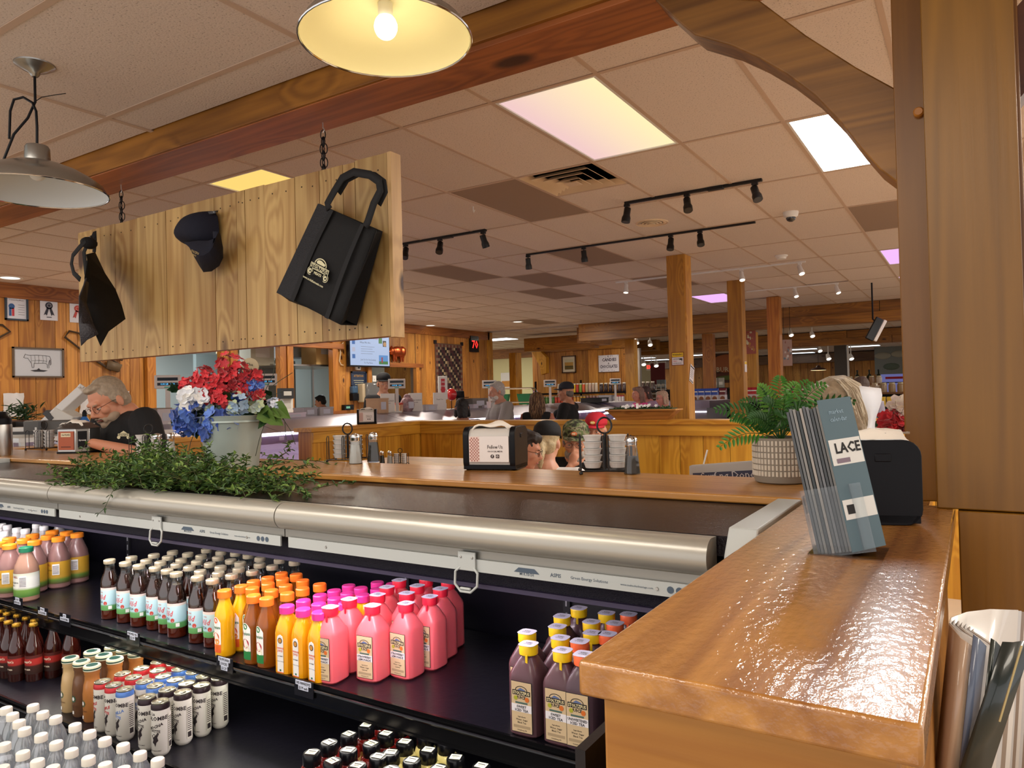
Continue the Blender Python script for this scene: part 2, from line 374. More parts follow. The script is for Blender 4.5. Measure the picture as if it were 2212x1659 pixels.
EM = {'warm': ('#ffe3a6', 1.05), 'white': ('#ffffff', 30.0), 'yellow': ('#ffd673', 1.0), 'pink': ('#e9b4f4', 1.1), 'cool': ('#e8f6ff', 3.0)}
def lens_mat(kind):
    n = 'lens_'+kind
    if n in MC: return MC[n]
    col, st = EM[kind]; m = mat(n, '#3a3a3a', .5, emit=col, es=st)
    if kind == 'warm':
        nt = m.node_tree; b = nt.nodes['Principled BSDF']; tc = nt.nodes.new('ShaderNodeTexCoord'); sp = nt.nodes.new('ShaderNodeSeparateXYZ')
        nt.links.new(tc.outputs['Object'], sp.inputs[0]); cr = nt.nodes.new('ShaderNodeValToRGB'); nt.links.new(sp.outputs[0], cr.inputs[0])
        mr = nt.nodes.new('ShaderNodeMapRange'); mr.inputs[2].default_value = .58; nt.links.new(sp.outputs[0], mr.inputs[0]); nt.links.new(mr.outputs[0], cr.inputs[0])
        el = cr.color_ramp.elements
        for p, c in [(0, '#eac3c4'), (.22, '#f0c8b4'), (.45, '#f7dc8e'), (.6, '#ffe9a0'), (.78, '#f4cf8a'), (1, '#ffeeb4')]:
            e = el[0] if p == 0 else (el[1] if p == 1 else el.new(p)); e.position = p; e.color = lin(c)
        nt.links.new(cr.outputs[0], b.inputs['Emission Color'])
    return m
LB = {(-2, 0): 'large warm yellow troffer light nearest in the main ceiling', (0, 1): 'bright white troffer light partly behind the curved timber brace',
      (-6, 0): 'yellow troffer light peeking above the hanging board', (-5, 7): 'pink lit troffer behind the second pine post',
      (0, 5): 'pink lit troffer beside the large right-hand post, nearer one', (0, 7): 'sliver of pink lit troffer beside the large post, farther one'}
for (k, r), kind in troffers.items():
    x0, y0 = GX+k*TX, GY+r*TY
    t = thing('ceiling_light', LB[(k, r)], 'ceiling light', (x0, y0, CH), group='troffer lights in the main ceiling')
    f = MB()
    for a, b in (((.012, .012), (.6, .027)), ((.012, 1.193), (.6, 1.208)), ((.012, .027), (.027, 1.193)), ((.583, .027), (.598, 1.193))): f.box((*a, -.004), (*b, .05))
    f.build('frame', WHITE, t, bev=.001)
    MB().box((0, 0, 0), (.556, 1.166, .006)).build('diffuser', lens_mat(kind), t, loc=(.027, .027, .004))
# troffer in the near ceiling at the top left corner
t = thing('ceiling_light', 'unlit troffer in the lower near ceiling at the top left corner', 'ceiling light', (-1.94-2*1.22, 1.77-2*.61, NZ))
f = MB()
for a, b in (((.012, .012), (1.208, .035)), ((.012, .575), (1.208, .598)), ((.012, .035), (.035, .575)), ((1.185, .035), (1.208, .575))): f.box((*a, -.004), (*b, .05))
f.build('frame', WHITE, t, bev=.001); MB().box((0, 0, 0), (1.15, .54, .006)).build('diffuser', mat('lens_off', '#c9d4d6', .3, emit='#c9d4d6', es=.25), t, loc=(.035, .035, .004))  # a faint glow is put into the unlit lens
# lights of the far hall
def small_troffer(u, v, label, kind='cool', w=1.2, d=.6, z=CH):
    p = PZ(u, v, z); t = thing('ceiling_light', label, 'ceiling light', (p.x, p.y, z), group='troffers of the far hall')
    MB().box((-w/2-.02, -d/2-.02, -.012), (w/2+.02, d/2+.02, .02)).build('frame', WHITE, t)
    MB().box((-w/2, -d/2, -.02), (w/2, d/2, -.013)).build('diffuser', lens_mat(kind), t)
for u, v, l, k in [(1067, 733, 'bright troffer over the pale yellow corridor', 'cool'), (1386, 773, 'small far troffer left of the warning post, upper left one', 'cool'),
                   (1420, 777, 'wide far troffer just left of the warning post', 'cool'), (1498, 767, 'small far troffer just right of the warning post', 'cool'),
                   (1558, 776, 'far troffer above the burger sign', 'cool'), (1730, 754, 'pale blue far troffer, upper of two beside the hanging poster', 'cool'),
                   (1727, 762, 'pale blue far troffer, lower of two beside the hanging poster', 'cool'), (1781, 766, 'far troffer left of the dark steel column', 'cool'),
                   (1862, 747, 'far troffer right of the steel column, larger one', 'cool'), (1899, 760, 'far troffer right of the steel column, lower smaller one', 'cool')]:
    small_troffer(u, v, l, k)

# return vent with concentric louvres
vx, vy = GX-3*TX, GY+TY
t = thing('ceiling_vent', 'square stepped air diffuser next to the large warm troffer', 'air vent', (vx+.305, vy+.305, CH))
VM = mat('vent_cream', '#dcc4a4', .45)
fr = MB().box((-.295, -.295, .06), (.295, .295, .065))
fr.build('backing', mat('vent_dark', '#a89c8a', .7), t)
for i, s_ in enumerate((.29, .225, .16, .095)):
    m = MB(); dz = -.004-.007*i; w = .05
    for q in range(4):
        M = RO(q*PI/2, 'Z'); m.add([(-s_, -s_, .0), (s_, -s_, .0), (s_-w, -s_+w, .034), (-s_+w, -s_+w, .034), (-s_, -s_, .004), (s_, -s_, .004), (s_-w, -s_+w, .038), (-s_+w, -s_+w, .038)],
              [(0, 1, 2, 3), (7, 6, 5, 4), (0, 4, 5, 1)], 0, M)
    m.build('louvre', VM, t, loc=(0, 0, dz))
MB().box((-.05, -.05, -.03), (.05, .05, -.026)).build('centre_plate', VM, t)

# ---------------------------------------------------------------- timber frame near the camera
beam = thing('timber_beam', 'long horizontal pine ceiling beam carrying the hanging board', 'beam', (0, BY0, BZ))
zb = [(-9.5, -2.86, .0), (-2.855, -1.50, .0), (-1.495, 3.0, .0)]
MB().box((-9.5, .012, 0), (3, BY1-BY0, .40)).build('soffit_board', wood('pine_beam_under', '#a86230', '#703a18', 'x', rough=.42, kscale=.5, var=.1), beam, bev=.002)
MB().box((-9.5, 0, .004), (-1.497, .014, .35)).build('face_board', PINE_B, beam, bev=.002)
MB().box((-1.493, -.004, .018), (3, .014, .35)).build('face_board', PINE_B, beam, bev=.002)
# curved brace: polygon in x,z
def pyz(u, v, y): p = PY(u, v, y); return (p.x, p.z)
top = [pyz(u, v, 2.03) for u, v in ((1400, -14), (1640, 0), (1740, 75), (1850, 145), (1960, 205))]
bot = [pyz(u, v, 2.03) for u, v in ((1990, 440), (1940, 395), (1900, 365), (1860, 320), (1815, 262), (1760, 205), (1700, 160), (1640, 125), (1580, 98), (1500, 75), (1475, 55))]
poly = bot+top; br = MB()
M = Matrix(((1, 0, 0, 0), (0, 0, 1, 2.03), (0, 1, 0, 0), (0, 0, 0, 1)))
br.prism(poly, .12, 0, M)
tag(br.build('timber_brace', wood('pine_brace', '#9c6c30', '#64401a', 'x', rough=.4, kscale=.9, var=.05), bev=.004), 'curved knotty pine brace between the ceiling beam and big post', 'brace')
post = thing('timber_post', 'wide pine-clad column at the right with a curved brace', 'post', (0, 1.77, -1.56))
MB().box((-.073, 0, 1.30), (.0885, .10, 2.98)).build('front_board', wood('pine_clad', '#845a14', '#6c480e', 'z', rough=.36, kscale=.45, var=.03), post, bev=.003)
MB().box((-.035, -.006, 0), (.56, .10, 1.298)).build('lower_board', wood('pine_clad2', '#885c14', '#704a10', 'z', rough=.36, kscale=.4, var=.03), post, bev=.003)
MB().box((-.135, .10, 1.3), (.10, .44, 3.0)).build('post_core', wood('pine_core', '#7c5010', '#60380a', 'z', rough=.36, kscale=.7, var=.03), post, bev=.003)
pg = MB().lathe([(.011, 0), (.011, .012), (.008, .016)], 12, 0, frame(PY(1985, 245, 1.87), (1, 0, 0), (0, 0, 1))); pg.build('peg', PINE_O, post, loc=(0, -1.77, 1.56))
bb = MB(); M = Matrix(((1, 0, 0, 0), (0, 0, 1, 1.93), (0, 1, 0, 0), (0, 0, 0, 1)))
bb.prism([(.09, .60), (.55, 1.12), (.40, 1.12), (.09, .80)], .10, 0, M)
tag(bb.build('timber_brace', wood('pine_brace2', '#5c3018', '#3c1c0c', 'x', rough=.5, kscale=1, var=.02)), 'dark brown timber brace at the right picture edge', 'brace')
# ---------------------------------------------------------------- near counter: two arms of plank tops on half walls
L2 = [(-.334, -.238), (-.236, -.140), (-.138, -.04)]
ct = thing('wooden_counter', 'varnished pine counter with two arms wrapping around the drinks cooler', 'counter', (0, 0, -.26))
cz = -.26
MB().box((-.334, .638, -.034), (-.04, 1.812, 0)).build('top_board', TOPY, ct, bev=.004)
MB().box((-.338, 1.814, -.024), (-.09, 2.20, 0)).build('top_board', TOPX, ct, bev=.003)
MB().box((-5.9, 1.812, -.020), (-.340, 2.20, 0)).build('top_board', TOPX, ct, bev=.004)
MB().box((-.318, .66, -1.30), (-.058, 1.76, -.0345)).build('half_wall', wood('pine_apron', '#b98238', '#8f5a20', 'x', rough=.4, kscale=.5, kn=.6), ct, bev=.003)
MB().box((-5.8, 2.085, -1.30), (-.14, 2.16, -.0345)).build('half_wall', PINE_YX, ct)
# pony walls round the dining area
def pony(name, label, x0, y0, x1, y1, along, endcap=True):
    t = thing(name, label, 'half wall', (x0, y0, -1.56)); L = x1-x0; Wd = y1-y0
    if along == 'x':
        MB().box((-.02, -.03, 1.262), (L+.02, Wd+.03, 1.30)).build('cap_rail', PINE_YX, t, bev=.003)
        MB().box((0, -.018, 1.165), (L, 0.0, 1.262)).build('trim_board', PINE_YX, t, bev=.002)
        x = 0
        while x < L-.02:
            w = min(RN.uniform(.16, .24), L-x)
            MB().box((0, 0, 0), (w-.004, .02, 1.262)).build('plank', PINE_Y, t, loc=(x, 0, 0), sharp=0); x += w
        MB().box((0, .022, 0), (L, Wd, 1.262)).build('core', PINE_O, t)
    else:
        MB().box((-.03, -.03, 1.262), (L+.03, Wd+.0, 1.30)).build('cap_rail', PINE_YY, t, bev=.003)
        MB().box((L, 0, 1.165), (L+.018, Wd, 1.262)).build('trim_board', PINE_YY, t, bev=.002)
        y = .0
        while y < Wd-.02:
            w = min(RN.uniform(.16, .24), Wd-y)
            MB().box((0, 0, 0), (.02, w-.004, 1.262)).build('plank', PINE_Y, t, loc=(L-.02, y, 0), sharp=0); y += w
        MB().box((0, 0, 0), (L-.022, Wd, 1.262)).build('core', PINE_O, t)
    return t
pony('half_wall_rear', 'long pine half wall behind the seated diners', -5.08, 6.20, 2.5, 6.42, 'x')
pony('half_wall_side', 'pine half wall in front of the meat case holding a black dispenser', -5.27, 4.67, -5.09, 6.42, 'y')
pony('half_wall_side', 'short pine half wall beside the seated man at the left', -5.27, 2.25, -5.09, 3.86, 'y')
# ---------------------------------------------------------------- left wall of vertical pine boards
wl = stru('wall_left')
def planks(parent, x, ya, yb, za, zb, name='plank'):
    y = ya
    while y < yb-.02:
        w = min(RN.choice((.14, .19, .24)), yb-y)
        MB().box((0, 0, 0), (.018+RN.random()*.003, w-.006, zb-za)).build(name, PINE_W, parent, loc=(x, y, za), sharp=0); y += w
XW = -10.1
planks(wl, XW, 2.2, 6.12, -1.0, 1.36)
planks(wl, XW, 9.92, 10.75, -1.0, 1.5); planks(wl, XW, 10.75, 12.2, .66, 1.5); planks(wl, XW, 12.2, 15.0, -1.0, 1.5); planks(wl, XW, 10.75, 12.2, -1.0, -.1)
planks(wl, XW, 6.12, 9.92, .98, 1.5); planks(wl, XW, 6.12, 9.92, -1.0, -.24)
MB().box((0, 0, 0), (.05, 12.9, .2)).build('cornice_board', PINE_BY, wl, loc=(XW, 2.1, 1.35), bev=.004)
MB().box((-.14, 0, 0), (0, 3.9, 3.1)).build('wall_core', mat('wall_dark', '#5a4632', .8), wl, loc=(XW-.001, 2.2, -1.56))
MB().box((-.14, 0, 0), (0, .82, 3.1)).build('wall_core', mat('wall_dark'), wl, loc=(XW-.001, 9.93, -1.56))
MB().box((-.14, 0, 0), (0, 2.8, 3.1)).build('wall_core', mat('wall_dark'), wl, loc=(XW-.001, 12.2, -1.56))
# posts and rails framing the openings of the back kitchen
fr = stru('window_1')
for y in (6.12, 7.35, 7.52, 8.50, 8.66, 9.72):
    MB().box((0, 0, 0), (.12, .13, 1.55)).build('jamb', PINE_O, fr, loc=(XW-.02, y, -.24), bev=.003)
MB().box((0, 0, 0), (.14, 3.9, .10)).build('head_rail', PINE_BY, fr, loc=(XW-.03, 6.1, .93), bev=.003)
MB().box((0, 0, 0), (.20, 3.9, .05)).build('sill', PINE_BY, fr, loc=(XW-.05, 6.1, -.27), bev=.003)
fr = stru('window_2')
MB().box((0, 0, 0), (.09, 1.75, .09)).build('head_rail', PINE_BY, fr, loc=(XW, 10.62, .62), bev=.003)
for y in (10.66, 12.12): MB().box((0, 0, 0), (.09, .10, .75)).build('jamb', PINE_O, fr, loc=(XW, y, -.12), bev=.003)
# kitchen behind: pale teal walls
kw = stru('wall_kitchen'); KM = mat('kitchen_teal', '#a6b0ae', .6); KD = mat('kitchen_grey', '#7c8a8a', .6)
MB().box((-14.2, 4, -1.56), (-14.1, 16, 1.54)).build('wall_panel', KM, kw)
MB().box((-14.1, 4, -1.56), (-10.3, 4.1, 1.54)).build('wall_panel', KM, kw)
MB().box((-13, 8.9, -1.56), (-12.9, 10.2, .95)).build('cooler_wall', KD, kw)
t = thing('cooler_door', 'plain grey-green cooler door with a thin dark frame behind the price display', 'door', (-11.6, 5.9, -1.56))
MB().box((0, 0, 0), (.06, 1.1, 2.02)).build('leaf', KM, t); f = MB(); f.box((.06, -.03, 0), (.075, 0, 2.05)); f.box((.06, 1.1, 0), (.075, 1.13, 2.05)); f.box((.06, -.03, 2.02), (.075, 1.13, 2.05)); f.build('frame', mat('gasket', '#39403f', .6), t)
MB().box((.06, 1.0, .95), (.1, 1.03, 1.15)).build('handle', STEEL, t)
t = thing('cooler_door', 'tall grey sliding cooler door between the middle window posts', 'door', (-11.75, 8.95, -1.56))
MB().box((0, 0, 0), (.08, 1.35, 2.35)).build('leaf', mat('door_grey', '#6f7678', .5), t); MB().box((.08, .1, 1.3), (.12, .22, 1.36)).build('handle', STEEL, t); MB().box((.08, .06, 2.2), (.12, 1.3, 2.28)).build('track', STEEL, t)
area('kitchen_light', (-12.2, 7.6, 1.5), 1.2, .6, 120, (.95, .98, 1))
area('kitchen_light', (-12.2, 11.6, 1.5), 1.2, .6, 60, (.85, .95, 1))
# corner, corridor and rear walls
we = stru('wall_end')
MB().box((-13.5, 15.0, -1.56), (XW+.02, 15.12, 1.54)).build('wall_core', PINE_O, we)
MB().box((XW-.05, 14.93, -1.56), (XW+.05, 15.13, 1.54)).build('corner_post', PINE_P, we, bev=.004)
wy = stru('wall_corridor')
MB().box((-17, 21, -1.56), (-10.2, 21.1, 1.4)).build('wall_panel', mat('yellow_wall', '#dcd6a4', .7), wy)
MB().box((-17, 20.9, 1.22), (-8, 21.2, 1.54)).build('cornice_board', PINE_B, wy)
area('corridor_light', (-12.5, 18.5, 1.5), 1.2, 1.2, 60, (1, .97, .85))
wc = stru('wall_rear')
y = 0
x = -11.2
while x < -8.1:
    w = RN.choice((.18, .24, .3)); MB().box((0, 0, 0), (w-.008, .02, 2.9)).build('plank', PINE_W, wc, loc=(x, 19+RN.random()*.004, -1.56), sharp=0); x += w
MB().box((-11.2, 19.02, -1.56), (-8.0, 19.15, 1.54)).build('wall_core', mat('wall_dark'), wc)
MB().box((-11.2, 18.93, 1.22), (-8.0, 19, 1.54)).build('cornice_board', PINE_B, wc)
# far hall: everything beyond the second beam
fh = stru('wall_back')
x = -20.0
while x < 2.0:
    w = .33; MB().box((0, 0, 0), (w-.012, .03, 2.9)).build('plank', PINE_W, fh, loc=(x, 36, -1.56), sharp=0); x += w
MB().box((-20, 36.03, -1.56), (8, 36.2, 1.7)).build('wall_core', mat('wall_dark'), fh)
MB().box((-20, 35.4, 1.10), (2.5, 36, 1.5)).build('header_board', wood('pine_brown', '#7c5a3c', '#5c3e28', 'x', kscale=.5), fh)
struct(B((-17, 15.1, CH), (8, 36.4, CH+.05)).build('ceiling_far', mat('far_ceiling', '#cbc0b8', .9)))
gg = MB()
for r in range(17): gg.box((-17, 15.5+r*1.22, CH-.006), (4, 15.53+r*1.22, CH-.001))
for k in range(34): gg.box((-17+k*.61, 15.1, CH-.006), (-16.97+k*.61, 36, CH-.001))
o = gg.build('far_ceiling_tee_grid', GRID, ceil, sharp=0); o['kind'] = 'stuff'
for n, (yy, z0, z1, x0, lab, th) in enumerate([(14.8, 1.16, 1.54, -7.5, 'far double-board pine ceiling beam with knots', .3), (21.9, 1.14, 1.52, -9.0, 'second far ceiling beam behind the pine posts', .35)]):
    t = thing('timber_beam', lab, 'beam', (x0, yy, z0)); zm = (z1-z0)/2; xx = 0; 
    while xx < 3-x0:
        w = 3.6; MB().box((xx, 0, 0), (xx+w-.01, th, zm-.003)).build('board', PINE_B, t, bev=.002); MB().box((xx-1.1 if xx else 0, .004, zm), (xx+w-1.11, th-.004, z1-z0)).build('board', PINE_B, t, bev=.002); xx += w
t = thing('timber_beam', 'pine header over the yellow corridor opening', 'beam', (-9.85, 16.3, 1.10))
MB().box((0, 0, 0), (2.0, .3, .34)).build('board', PINE_B, t, bev=.003)
MB().box((2.003, -.9, .06), (2.35, .3, .42)).build('board', PINE_B, t, bev=.003)
# posts
def tpost(x, y, w, d, zb_, zt, label, m=PINE_P):
    t = thing('timber_post', label, 'post', (x, y, zb_)); MB().box((0, 0, 0), (w, d, zt-zb_)).build('shaft', m, t, bev=.004)
    return t
pa = tpost(-2.94, 8.06, .20, .20, -1.56, 1.54, 'pine post with yellow warning sticker, nearest of the three')
MB().box((.2, .0, 0), (.22, .205, 3.1)).build('side_board', PINE_Y, pa)
tpost(-2.94, 10.49, .20, .20, -1.56, 1.54, 'second pine post behind the warning post', PINE_P)
tpost(-2.94, 12.85, .20, .20, -1.56, 1.54, 'third pine post, dark knots, farthest of the row', PINE_O)
for (u, l, dd) in ((1517, 'short orange post under the far beam left of second post', 15.9), (1610, 'pale post behind the hanging round-food poster', 16.2), (1350, 'yellow pine post left of the women in pink', 16)):
    p = PY(u, 760, dd); tpost(p.x, dd, .23, .2, -1.56, 1.22, l, PINE_O if u == 1517 else PINE_Y)
p = PY(1100, 800, 16.35); t = tpost(p.x, 16.35, .2, .3, -1.56, 1.1, 'pine post in front of the pale yellow corridor wall', PINE_P)
# brace of the corridor opening
M = Matrix(((1, 0, 0, 0), (0, 0, 1, 18.72), (0, 1, 0, 0), (0, 0, 0, 1)))
pl = [pyz(u, v, 18.9) for u, v in ((1153, 758), (1172, 758), (1186, 772), (1186, 806), (1175, 810), (1172, 790))]
tag(MB().prism(pl, .18, 0, M).build('timber_brace', PINE_Y, bev=.004), 'small curved pine brace by the framed landscape picture', 'brace')
p = PY(1803, 800, 30); t = tag(MB().box((0, 0, 0), (.42, .3, 3.1)).build('steel_column', mat('dark_column', '#4c4642', .5), loc=(p.x, 30, -1.56)), 'dark grey column in the far hall with a white pipe', 'column')
MB().box((.44, 0, 0), (.50, .06, 3.1)).build('pipe', WHITE, t)
# ---------------------------------------------------------------- open drinks cooler built into the counter
X0, X1 = -4.20, -.372
DARK = mat('cooler_black', '#0d0c14', .32, bump=.15, bscale=40)
DARKM = mat('cooler_matte', '#131218', .6)
ALU = mat('anodised_aluminium', '#aeaaa0', .32, .45)
ALUD = mat('satin_aluminium', '#98968f', .4, .7)
CW = mat('cooler_white', '#b6bab8', .45)
ck = thing('drinks_cooler', 'open black refrigerated drinks case with a rounded silver canopy edge', 'cooler', (0, 0, -1.56))
def cb(name, a, b, m, **k): return MB().box((a[0], a[1], a[2]+1.56), (b[0], b[1], b[2]+1.56)).build(name, m, ck, **k)
topm = mat('cooler_top', '#181216', .2, spec=.28, bump=.5, bscale=230)
cb('top_panel', (X0, 1.405, -.32), (X1-.03, 1.83, -.281), topm)
e = MB(); pr = [(1.355, -.36), (1.362, -.31), (1.40, -.262), (1.81, -.262), (1.81, -.30), (1.40, -.30), (1.38, -.36)]
M = Matrix(((0, 0, 1, 0), (1, 0, 0, 0), (0, 1, 0, 0), (0, 0, 0, 1)))
for xx, nm in ((X1-.03, 'end_trim'), (X0-.03, 'end_trim')):
    m = MB(); m.prism([(p[0], p[1]+1.56) for p in pr], .055, 0, TR(xx, 0, 0) @ M); m.build(nm, CW, ck, bev=.003)
# silver roll housings in three lengths
cy, czr, rr = 1.372, -.316, .036
def roll(xa, xb):
    m = MB(); n = 20; pts = [(cy+.03, czr+.034), (cy, czr+rr)]+[(cy-rr*math.sin(t*PI/14), czr+rr*math.cos(t*PI/14)) for t in range(1, 13)]+[(cy-.004, czr-.036), (cy+.03, czr-.036)]
    m.prism([(p[0], p[1]+1.56) for p in pts], xb-xa, 0, TR(xa, 0, 0) @ M); o = m.build('canopy_roll', ALU, ck, sharp=.9)
    cb('canopy_flange', (xa, 1.372, -.374), (xb, 1.376, -.348), ALUD)
    return o
j1 = PY(607, 1110, 1.36).x; j2 = PY(117, 1060, 1.36).x
for a, b in ((X0, j2-.002), (j2+.002, j1-.002), (j1+.002, X1-.055)): roll(a, b)
for a, b in ((X0, j2-.012), (j2+.02, j1-.012), (j1+.02, X1-.02)):
    s_ = cb('light_valance', (a, 1.366, -.400), (b, 1.371, -.372), CW)
    # screws
    for k in range(2):
        sx = a+(b-a)*(.12+.76*k); MB().lathe([(.004, 0), (.003, .002)], 8, 0, frame((sx, 1.366, 1.56-.387), (1, 0, 0), (0, 0, 1))).build('screw', STEEL, ck)
def strip_text(x):
    m = MB(); F = lambda dx, dz: frame((x+dx, 1.3655, 1.56-.386+dz), (1, 0, 0), (0, 0, 1))
    MB().prism([(-.032, -.004), (.032, -.004), (.02, .006), (-.02, .006)], .0004, 0, F(0, .002)).build('maker_logo', mat('strip_ink', '#4a5868', .6), ck, sharp=0); m.text('MULTECH', F(0, -.0055), .008, 0, .02)
    m.text('ASPIS', F(.072, 0), .011, 0, .02); m.text('Green Energy Solutions', F(.15, 0), .009, 0, .005); m.text('www.multechadvantage.com', F(.255, -.001), .006, 0, .005)
    for q in range(3): MB().lathe([(.007, 0), (.007, .0004)], 12, 0, F(.325+q*.018, 0)).build('approval_mark', mat('strip_ink', '#4a5868', .6), ck, sharp=0)
    o = m.build('lettering', mat('strip_ink', '#4a5868', .6), ck, sharp=0)
for u, v in ((1137, 1213), (405, 1118), (0, 1080)): strip_text(PY(u, v, 1.366).x)
# pull handles
for u, v in ((337, 1108), (1007, 1190)):
    p = PY(u, v, 1.36); m = MB(); m.box((-.024, -.002, -.03), (.024, .003, .012)); 
    m.tube([(-.019, 0, -.024), (-.031, -.003, -.034), (-.031, -.006, -.062), (-.014, -.008, -.077), (.014, -.008, -.077), (.031, -.006, -.062), (.031, -.003, -.034), (.019, 0, -.024)], .0032, 8)
    m.tube([(-.014, -.008, -.07), (.014, -.008, -.07)], .0035, 6)
    m.lathe([(.003, 0), (.003, .002)], 8, 1, frame((-.016, -.002, 0), (1, 0, 0), (0, 0, 1))); m.lathe([(.003, 0), (.003, .002)], 8, 1, frame((.016, -.002, 0), (1, 0, 0), (0, 0, 1)))
    m.build('pull_handle', [CW, STEEL], ck, loc=(p.x, 1.362, 1.56-.368), bev=.0008)
# honeycomb air outlet: cells stamped by geometry rows
hc = MB(); hc.box((X0, 1.405, 1.56-.438), (X1, 1.41, 1.56-.372)); 
hc.build('air_grille', mat('honeycomb', '#1a1626', .5, bump=1.0, bscale=420), ck)
cb('grille_rail', (X0, 1.395, -.446), (X1, 1.415, -.436), mat('rail_purple', '#3a3350', .3))
cb('inner_roof', (X0, 1.41, -.40), (X1, 2.06, -.37), DARKM)
cb('back_panel', (X0, 2.055, -1.15), (X1, 2.075, -.38), DARK)
cb('end_panel', (X1, .70, -1.56), (X1+.012, 2.07, -.38), DARK); cb('end_panel', (X0-.012, .70, -1.56), (X0, 2.07, -.38), DARK)
for u in (880, 280, 1225): 
    x = PY(u, 1300, 2.05).x; m = MB(); m.box((x-.012, 2.045, .42), (x+.012, 2.054, 1.1)); 
    for q in range(14): m.box((x-.003, 2.043, .44+q*.045), (x+.003, 2.046, .465+q*.045), 1)
    m.build('shelf_upright', [DARKM, mat('slot', '#8a8a90', .5)], ck)
# shelves
def shelf(z, y0, name):
    s_ = cb(name, (X0, y0+.008, z-.022), (X1, 2.045, z), DARK)
    m = MB(); m.box((X0, y0, 1.56+z-.012), (X1, y0+.008, 1.56+z+.004)); m.box((X0, y0-.006, 1.56+z-.052), (X1, y0, 1.56+z-.014)); m.box((X0, y0-.010, 1.56+z-.058), (X1, y0-.002, 1.56+z-.052))
    m.tube([(X0, y0-.006, 1.56+z-.014), (X1, y0-.006, 1.56+z-.014)], .0045, 8)
    o = m.build('price_rail', mat('rail_black', '#0a0a0c', .16), ck)
shelf(-.80, 1.446, 'upper_shelf'); shelf(-1.05, 1.266, 'lower_shelf')
cb('bottom_deck', (X0, .74, -1.16), (X1, 1.30, -1.12), DARK); cb('front_bumper', (X0, .70, -1.56), (X1, .74, -1.02), DARKM)
cb('riser', (X0, 1.27, -1.56), (X1, 1.30, -1.075), DARKM)
# a few tiny scratches of light and the tube lamps
LEDM = mat('cooler_led', '#ffffff', .4, emit='#fff2f4', es=16)
lamp = cb('led_tube', (X0, 1.425, -.412), (X1, 1.437, -.402), LEDM)
for i, x in enumerate((-3.6, -2.55, -1.5)):
    area('cooler_led_light', (x, 1.45, -.425), 1.0, .03, 5.0, (1, .93, .94) if i < 2 else (1, .84, .95), (math.radians(10), 0, 0))
for i, x in enumerate((-3.3, -2.3)):
    area('shelf_led_light', (x, 1.50, -.835), 1.0, .03, 1.6, (1, .95, .82), (math.radians(-8), 0, 0))
area('shelf_led_light', (-1.3, 1.50, -.835), 1.0, .03, 1.2, (1, .95, .86), (math.radians(-8), 0, 0))
# added, unseen area lamp over the aisle that washes the fronts of the bottles
area('bottle_front_fill_light', (-2.3, .2, 1.22), 3.0, .3, 38, (1, .93, .84))

# price tags on the rails
def tag_card(u, v, y, lines, w=.055):
    p = PY(u, v, y-.012); m = MB(); n = len(lines)
    F = lambda dz: frame((0, -.0025, dz), (1, 0, 0), (0, 0, 1))
    m.box((-.038, -.0005, -.028), (.038, .002, .018), 1)
    for i, (tx, ww) in enumerate(lines):
        z = .010-i*.013; m.box((-ww/2, -.002, z-.0062), (ww/2, -.001, z+.0062), 0); m.text(tx, F(z), .011, 2, .02, fit=ww-.006)
    m.build('price_tag', [mat('tag_white', '#cfd4e4', .6), mat('tag_holder', '#1b1b20', .15), INK], ck, loc=(p.x, p.y, p.z+1.56), sharp=0)
for u, v, y, ln in [(38, 1300, 1.446, [('COLD', .03), ('MEETING HOUSE', .05)]), (92, 1322, 1.446, [('WHOLE', .03), ('CHOCOLATE MILK', .06)]), (140, 1336, 1.446, [('1%', .02), ('CHOCOLATE MILK', .06)]),
                    (287, 1376, 1.446, [('PURE WILD TEA', .06), ('$2.99', .03)]), (485, 1432, 1.446, [('TROPICANA', .055), ('JUICES', .04), ('$3.29', .03)]), (656, 1484, 1.446, [('100% ORANGE JUICE', .062), ('$3.99 each', .04)])]:
    tag_card(u, v, y, ln)

# ---------------------------------------------------------------- bottles and cans
def relax(pts, dmin, it=60, ylim=None):
    P = [[p[0], p[1]] for p in pts]
    for _ in range(it):
        for i in range(len(P)):
            for j in range(i+1, len(P)):
                dx, dy = P[j][0]-P[i][0], P[j][1]-P[i][1]; d = math.hypot(dx, dy)
                if d < dmin:
                    if d < 1e-6: dx, d = 1e-3, 1e-3
                    k = (dmin-d)/2/d; P[i][0] -= dx*k; P[i][1] -= dy*k; P[j][0] += dx*k; P[j][1] += dy*k
        if ylim:
            for p in P: p[1] = min(max(p[1], ylim[0]), ylim[1])
    return P
def wrapz(r, ang, z0):   # text on a cylinder facing angle ang
    return lambda x, y: (r*math.cos(ang+x/r), r*math.sin(ang+x/r), z0+y)
FA = -PI/2     # labels face the aisle (-y)
def place(proto, rows, sc, off, ztop, h, zs, dmin, desc, group, rz=0, jit=.25, ylim=None, names=None):
    """rows of cap pixels (read in a zoomed crop) put on the shelf plane; labels name row and position"""
    pts = []; lab = []
    for ri, row in enumerate(rows):
        row = sorted(row)
        for ci, (u, v) in enumerate(row):
            p = PZ(off[0]+u/sc, off[1]+v/sc, ztop); pts.append((p.x, p.y))
            rn = 'front' if ri == 0 else ORD[ri]
            lab.append(f'{desc}, {ORD[ci]} from the left in the {rn} row')
    P = relax(pts, dmin, ylim=ylim); out = []
    for i, (x, y) in enumerate(P):
        z = zs; a = rz+(RN.random()-.5)*jit
        if i == 0: proto.location = (x, y, z); proto.rotation_euler = (0, 0, a); proto['label'] = lab[0]; proto['group'] = group; out.append(proto)
        else: out.append(dup(proto, (x, y, z), a, lab[i], group))
    return out

